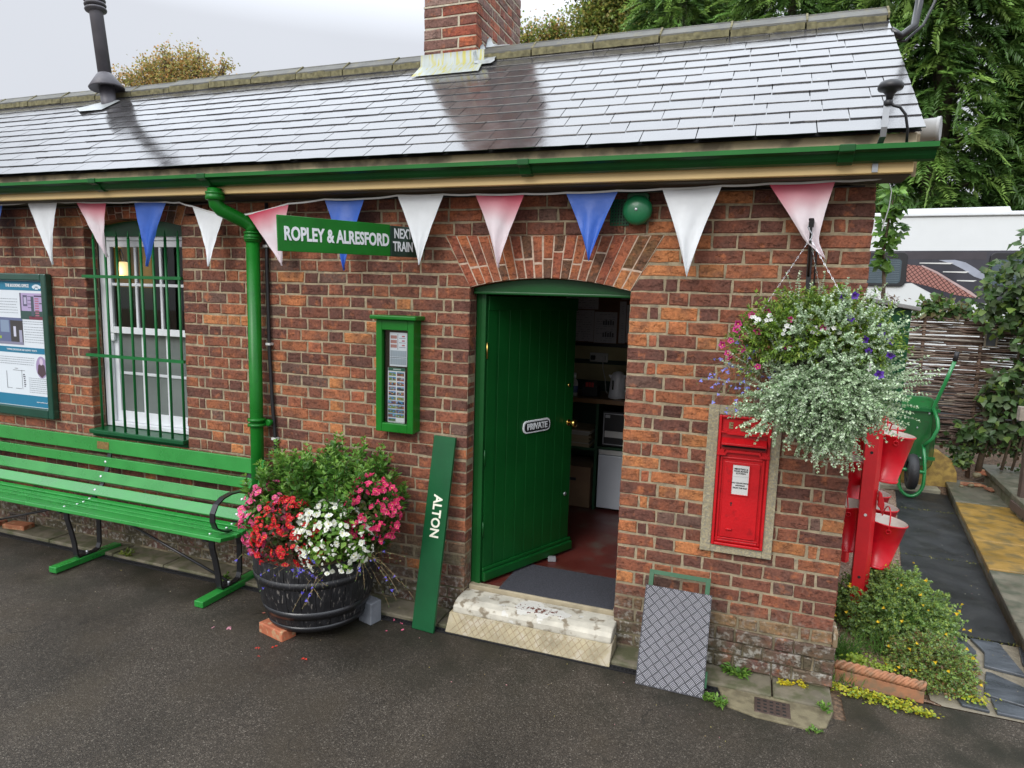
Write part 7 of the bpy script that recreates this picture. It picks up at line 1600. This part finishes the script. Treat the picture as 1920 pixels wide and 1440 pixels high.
def tree(label, x, y, z0, h, cs, n, lf, cols, dens=1):
    t = thing('deciduous_tree', label, 'tree', (x, y, 0), 'autumn trees behind the roof ridge'); m = MB(); m.tube([(x, y, 0), (x+.2, y, z0*.5), (x, y, z0)], [h*.035, h*.028, h*.02], 8)
    for c, r, k in cs:
        b = Vector((x, y, z0*.8)); c_ = Vector(c); mid = b.lerp(c_, .55)+Vector((0, 0, .2)); m.tube([b, mid, c_, c_+Vector((random.uniform(-.3, .3)*r[0], 0, r[2]*.7))], [h*.014, h*.009, h*.005, h*.001], 6, False)
        for _ in range(5):
            e = c_+Vector((random.uniform(-.8, .8)*r[0], random.uniform(-.6, .6)*r[1], random.uniform(-.3, .85)*r[2])); m.tube([mid, mid.lerp(e, .6)+Vector((0, 0, .15)), e], [h*.006, h*.0035, h*.001], 5, False)
    m.build('trunk', M_BARK, t); Lf = Leaves()
    for c, r, k in cs:
        nb2 = int(n*k/14); V = norm(rnd(nb2)); O = np.array(c)+V*np.array(r)*rng.uniform(.25, 1.05, (nb2, 1))
        for _ in range(14):
            P = O+rnd(nb2, lf*1.5); Lf.add(P, rnd(nb2)+np.array([[0, 0, -.3]]), rnd(nb2, .7)+np.array([[0, 0, 1]]), lf*rng.uniform(.6, 1.2, nb2), lf*.75, pal(nb2, cols, .28))
    Lf.build('crown', M_LEAF, t)
AUT = [(.40, .32, .10), (.46, .26, .09), (.32, .32, .09), (.50, .34, .12), (.26, .27, .08)]  # autumn tints, lightened so the colour carries the haze of distance
GRN = [(.17, .24, .05), (.24, .29, .06), (.12, .18, .04), (.30, .30, .07), (.36, .30, .08)]
tree('autumn tinted tree showing above the ridge between flue and chimney', -29.5, 25, 9, 14, [((-33.3, 25, 13.1), (.6, .8, .7), .10), ((-32.4, 25, 13.2), (.7, .9, .75), .14), ((-31.5, 25, 13.2), (.8, .9, .9), .18), ((-30.7, 25, 13.5), (.7, .8, .9), .18), ((-30.0, 25, 14.0), (.45, .6, .95), .12), ((-29.4, 25, 13.6), (.8, .8, 1.0), .2), ((-28.5, 25, 13.7), (.7, .8, .95), .18), ((-27.7, 25, 13.5), (.6, .8, .95), .16), ((-27.1, 25, 13.0), (.6, .8, .7), .12), ((-26.0, 25, 13.2), (.42, .6, .62), .07), ((-29.8, 25, 12.6), (3.4, 1.2, .8), .5)], 3900, .15, AUT)
tree('small yellowing tree just right of the chimney above the ridge', -8.8, 25, 9, 13, [((-9.3, 25, 12.9), (.75, .8, 1.0), .8), ((-8.2, 25, 13.0), (.6, .8, .9), .8), ((-8.7, 25, 12.2), (1.3, 1, .7), .8), ((-10.0, 25, 12.4), (.6, .6, .6), .4)], 1900, .15, GRN+AUT[:2])
tree('large green turning tree in the middle above the ridge', -5.4, 25, 8, 16, [((-6.3, 25, 13.4), (1.3, 1.3, 1.5), 1), ((-5.2, 25, 14.6), (1.5, 1.4, 1.5), 1), ((-4.0, 25.5, 13.6), (1.6, 1.4, 1.7), 1), ((-5.4, 25, 12.6), (2.2, 1.4, 1.0), .9), ((-2.9, 25, 14.8), (1.4, 1.4, 1.6), .8)], 6500, .16, GRN)
tree('dark leaved tree beside the conifers above the right part of the ridge', -1.6, 21, 8, 15, [((-2.6, 21, 12.2), (1.3, 1.3, 1.3), 1), ((-1.1, 21, 12.6), (1.5, 1.3, 1.5), 1), ((-1.8, 21, 13.8), (1.6, 1.3, 1.4), 1), ((.4, 21, 12.8), (1.3, 1.2, 1.5), .8)], 4200, .16, [(.05, .09, .02), (.07, .12, .025), (.04, .07, .018)])
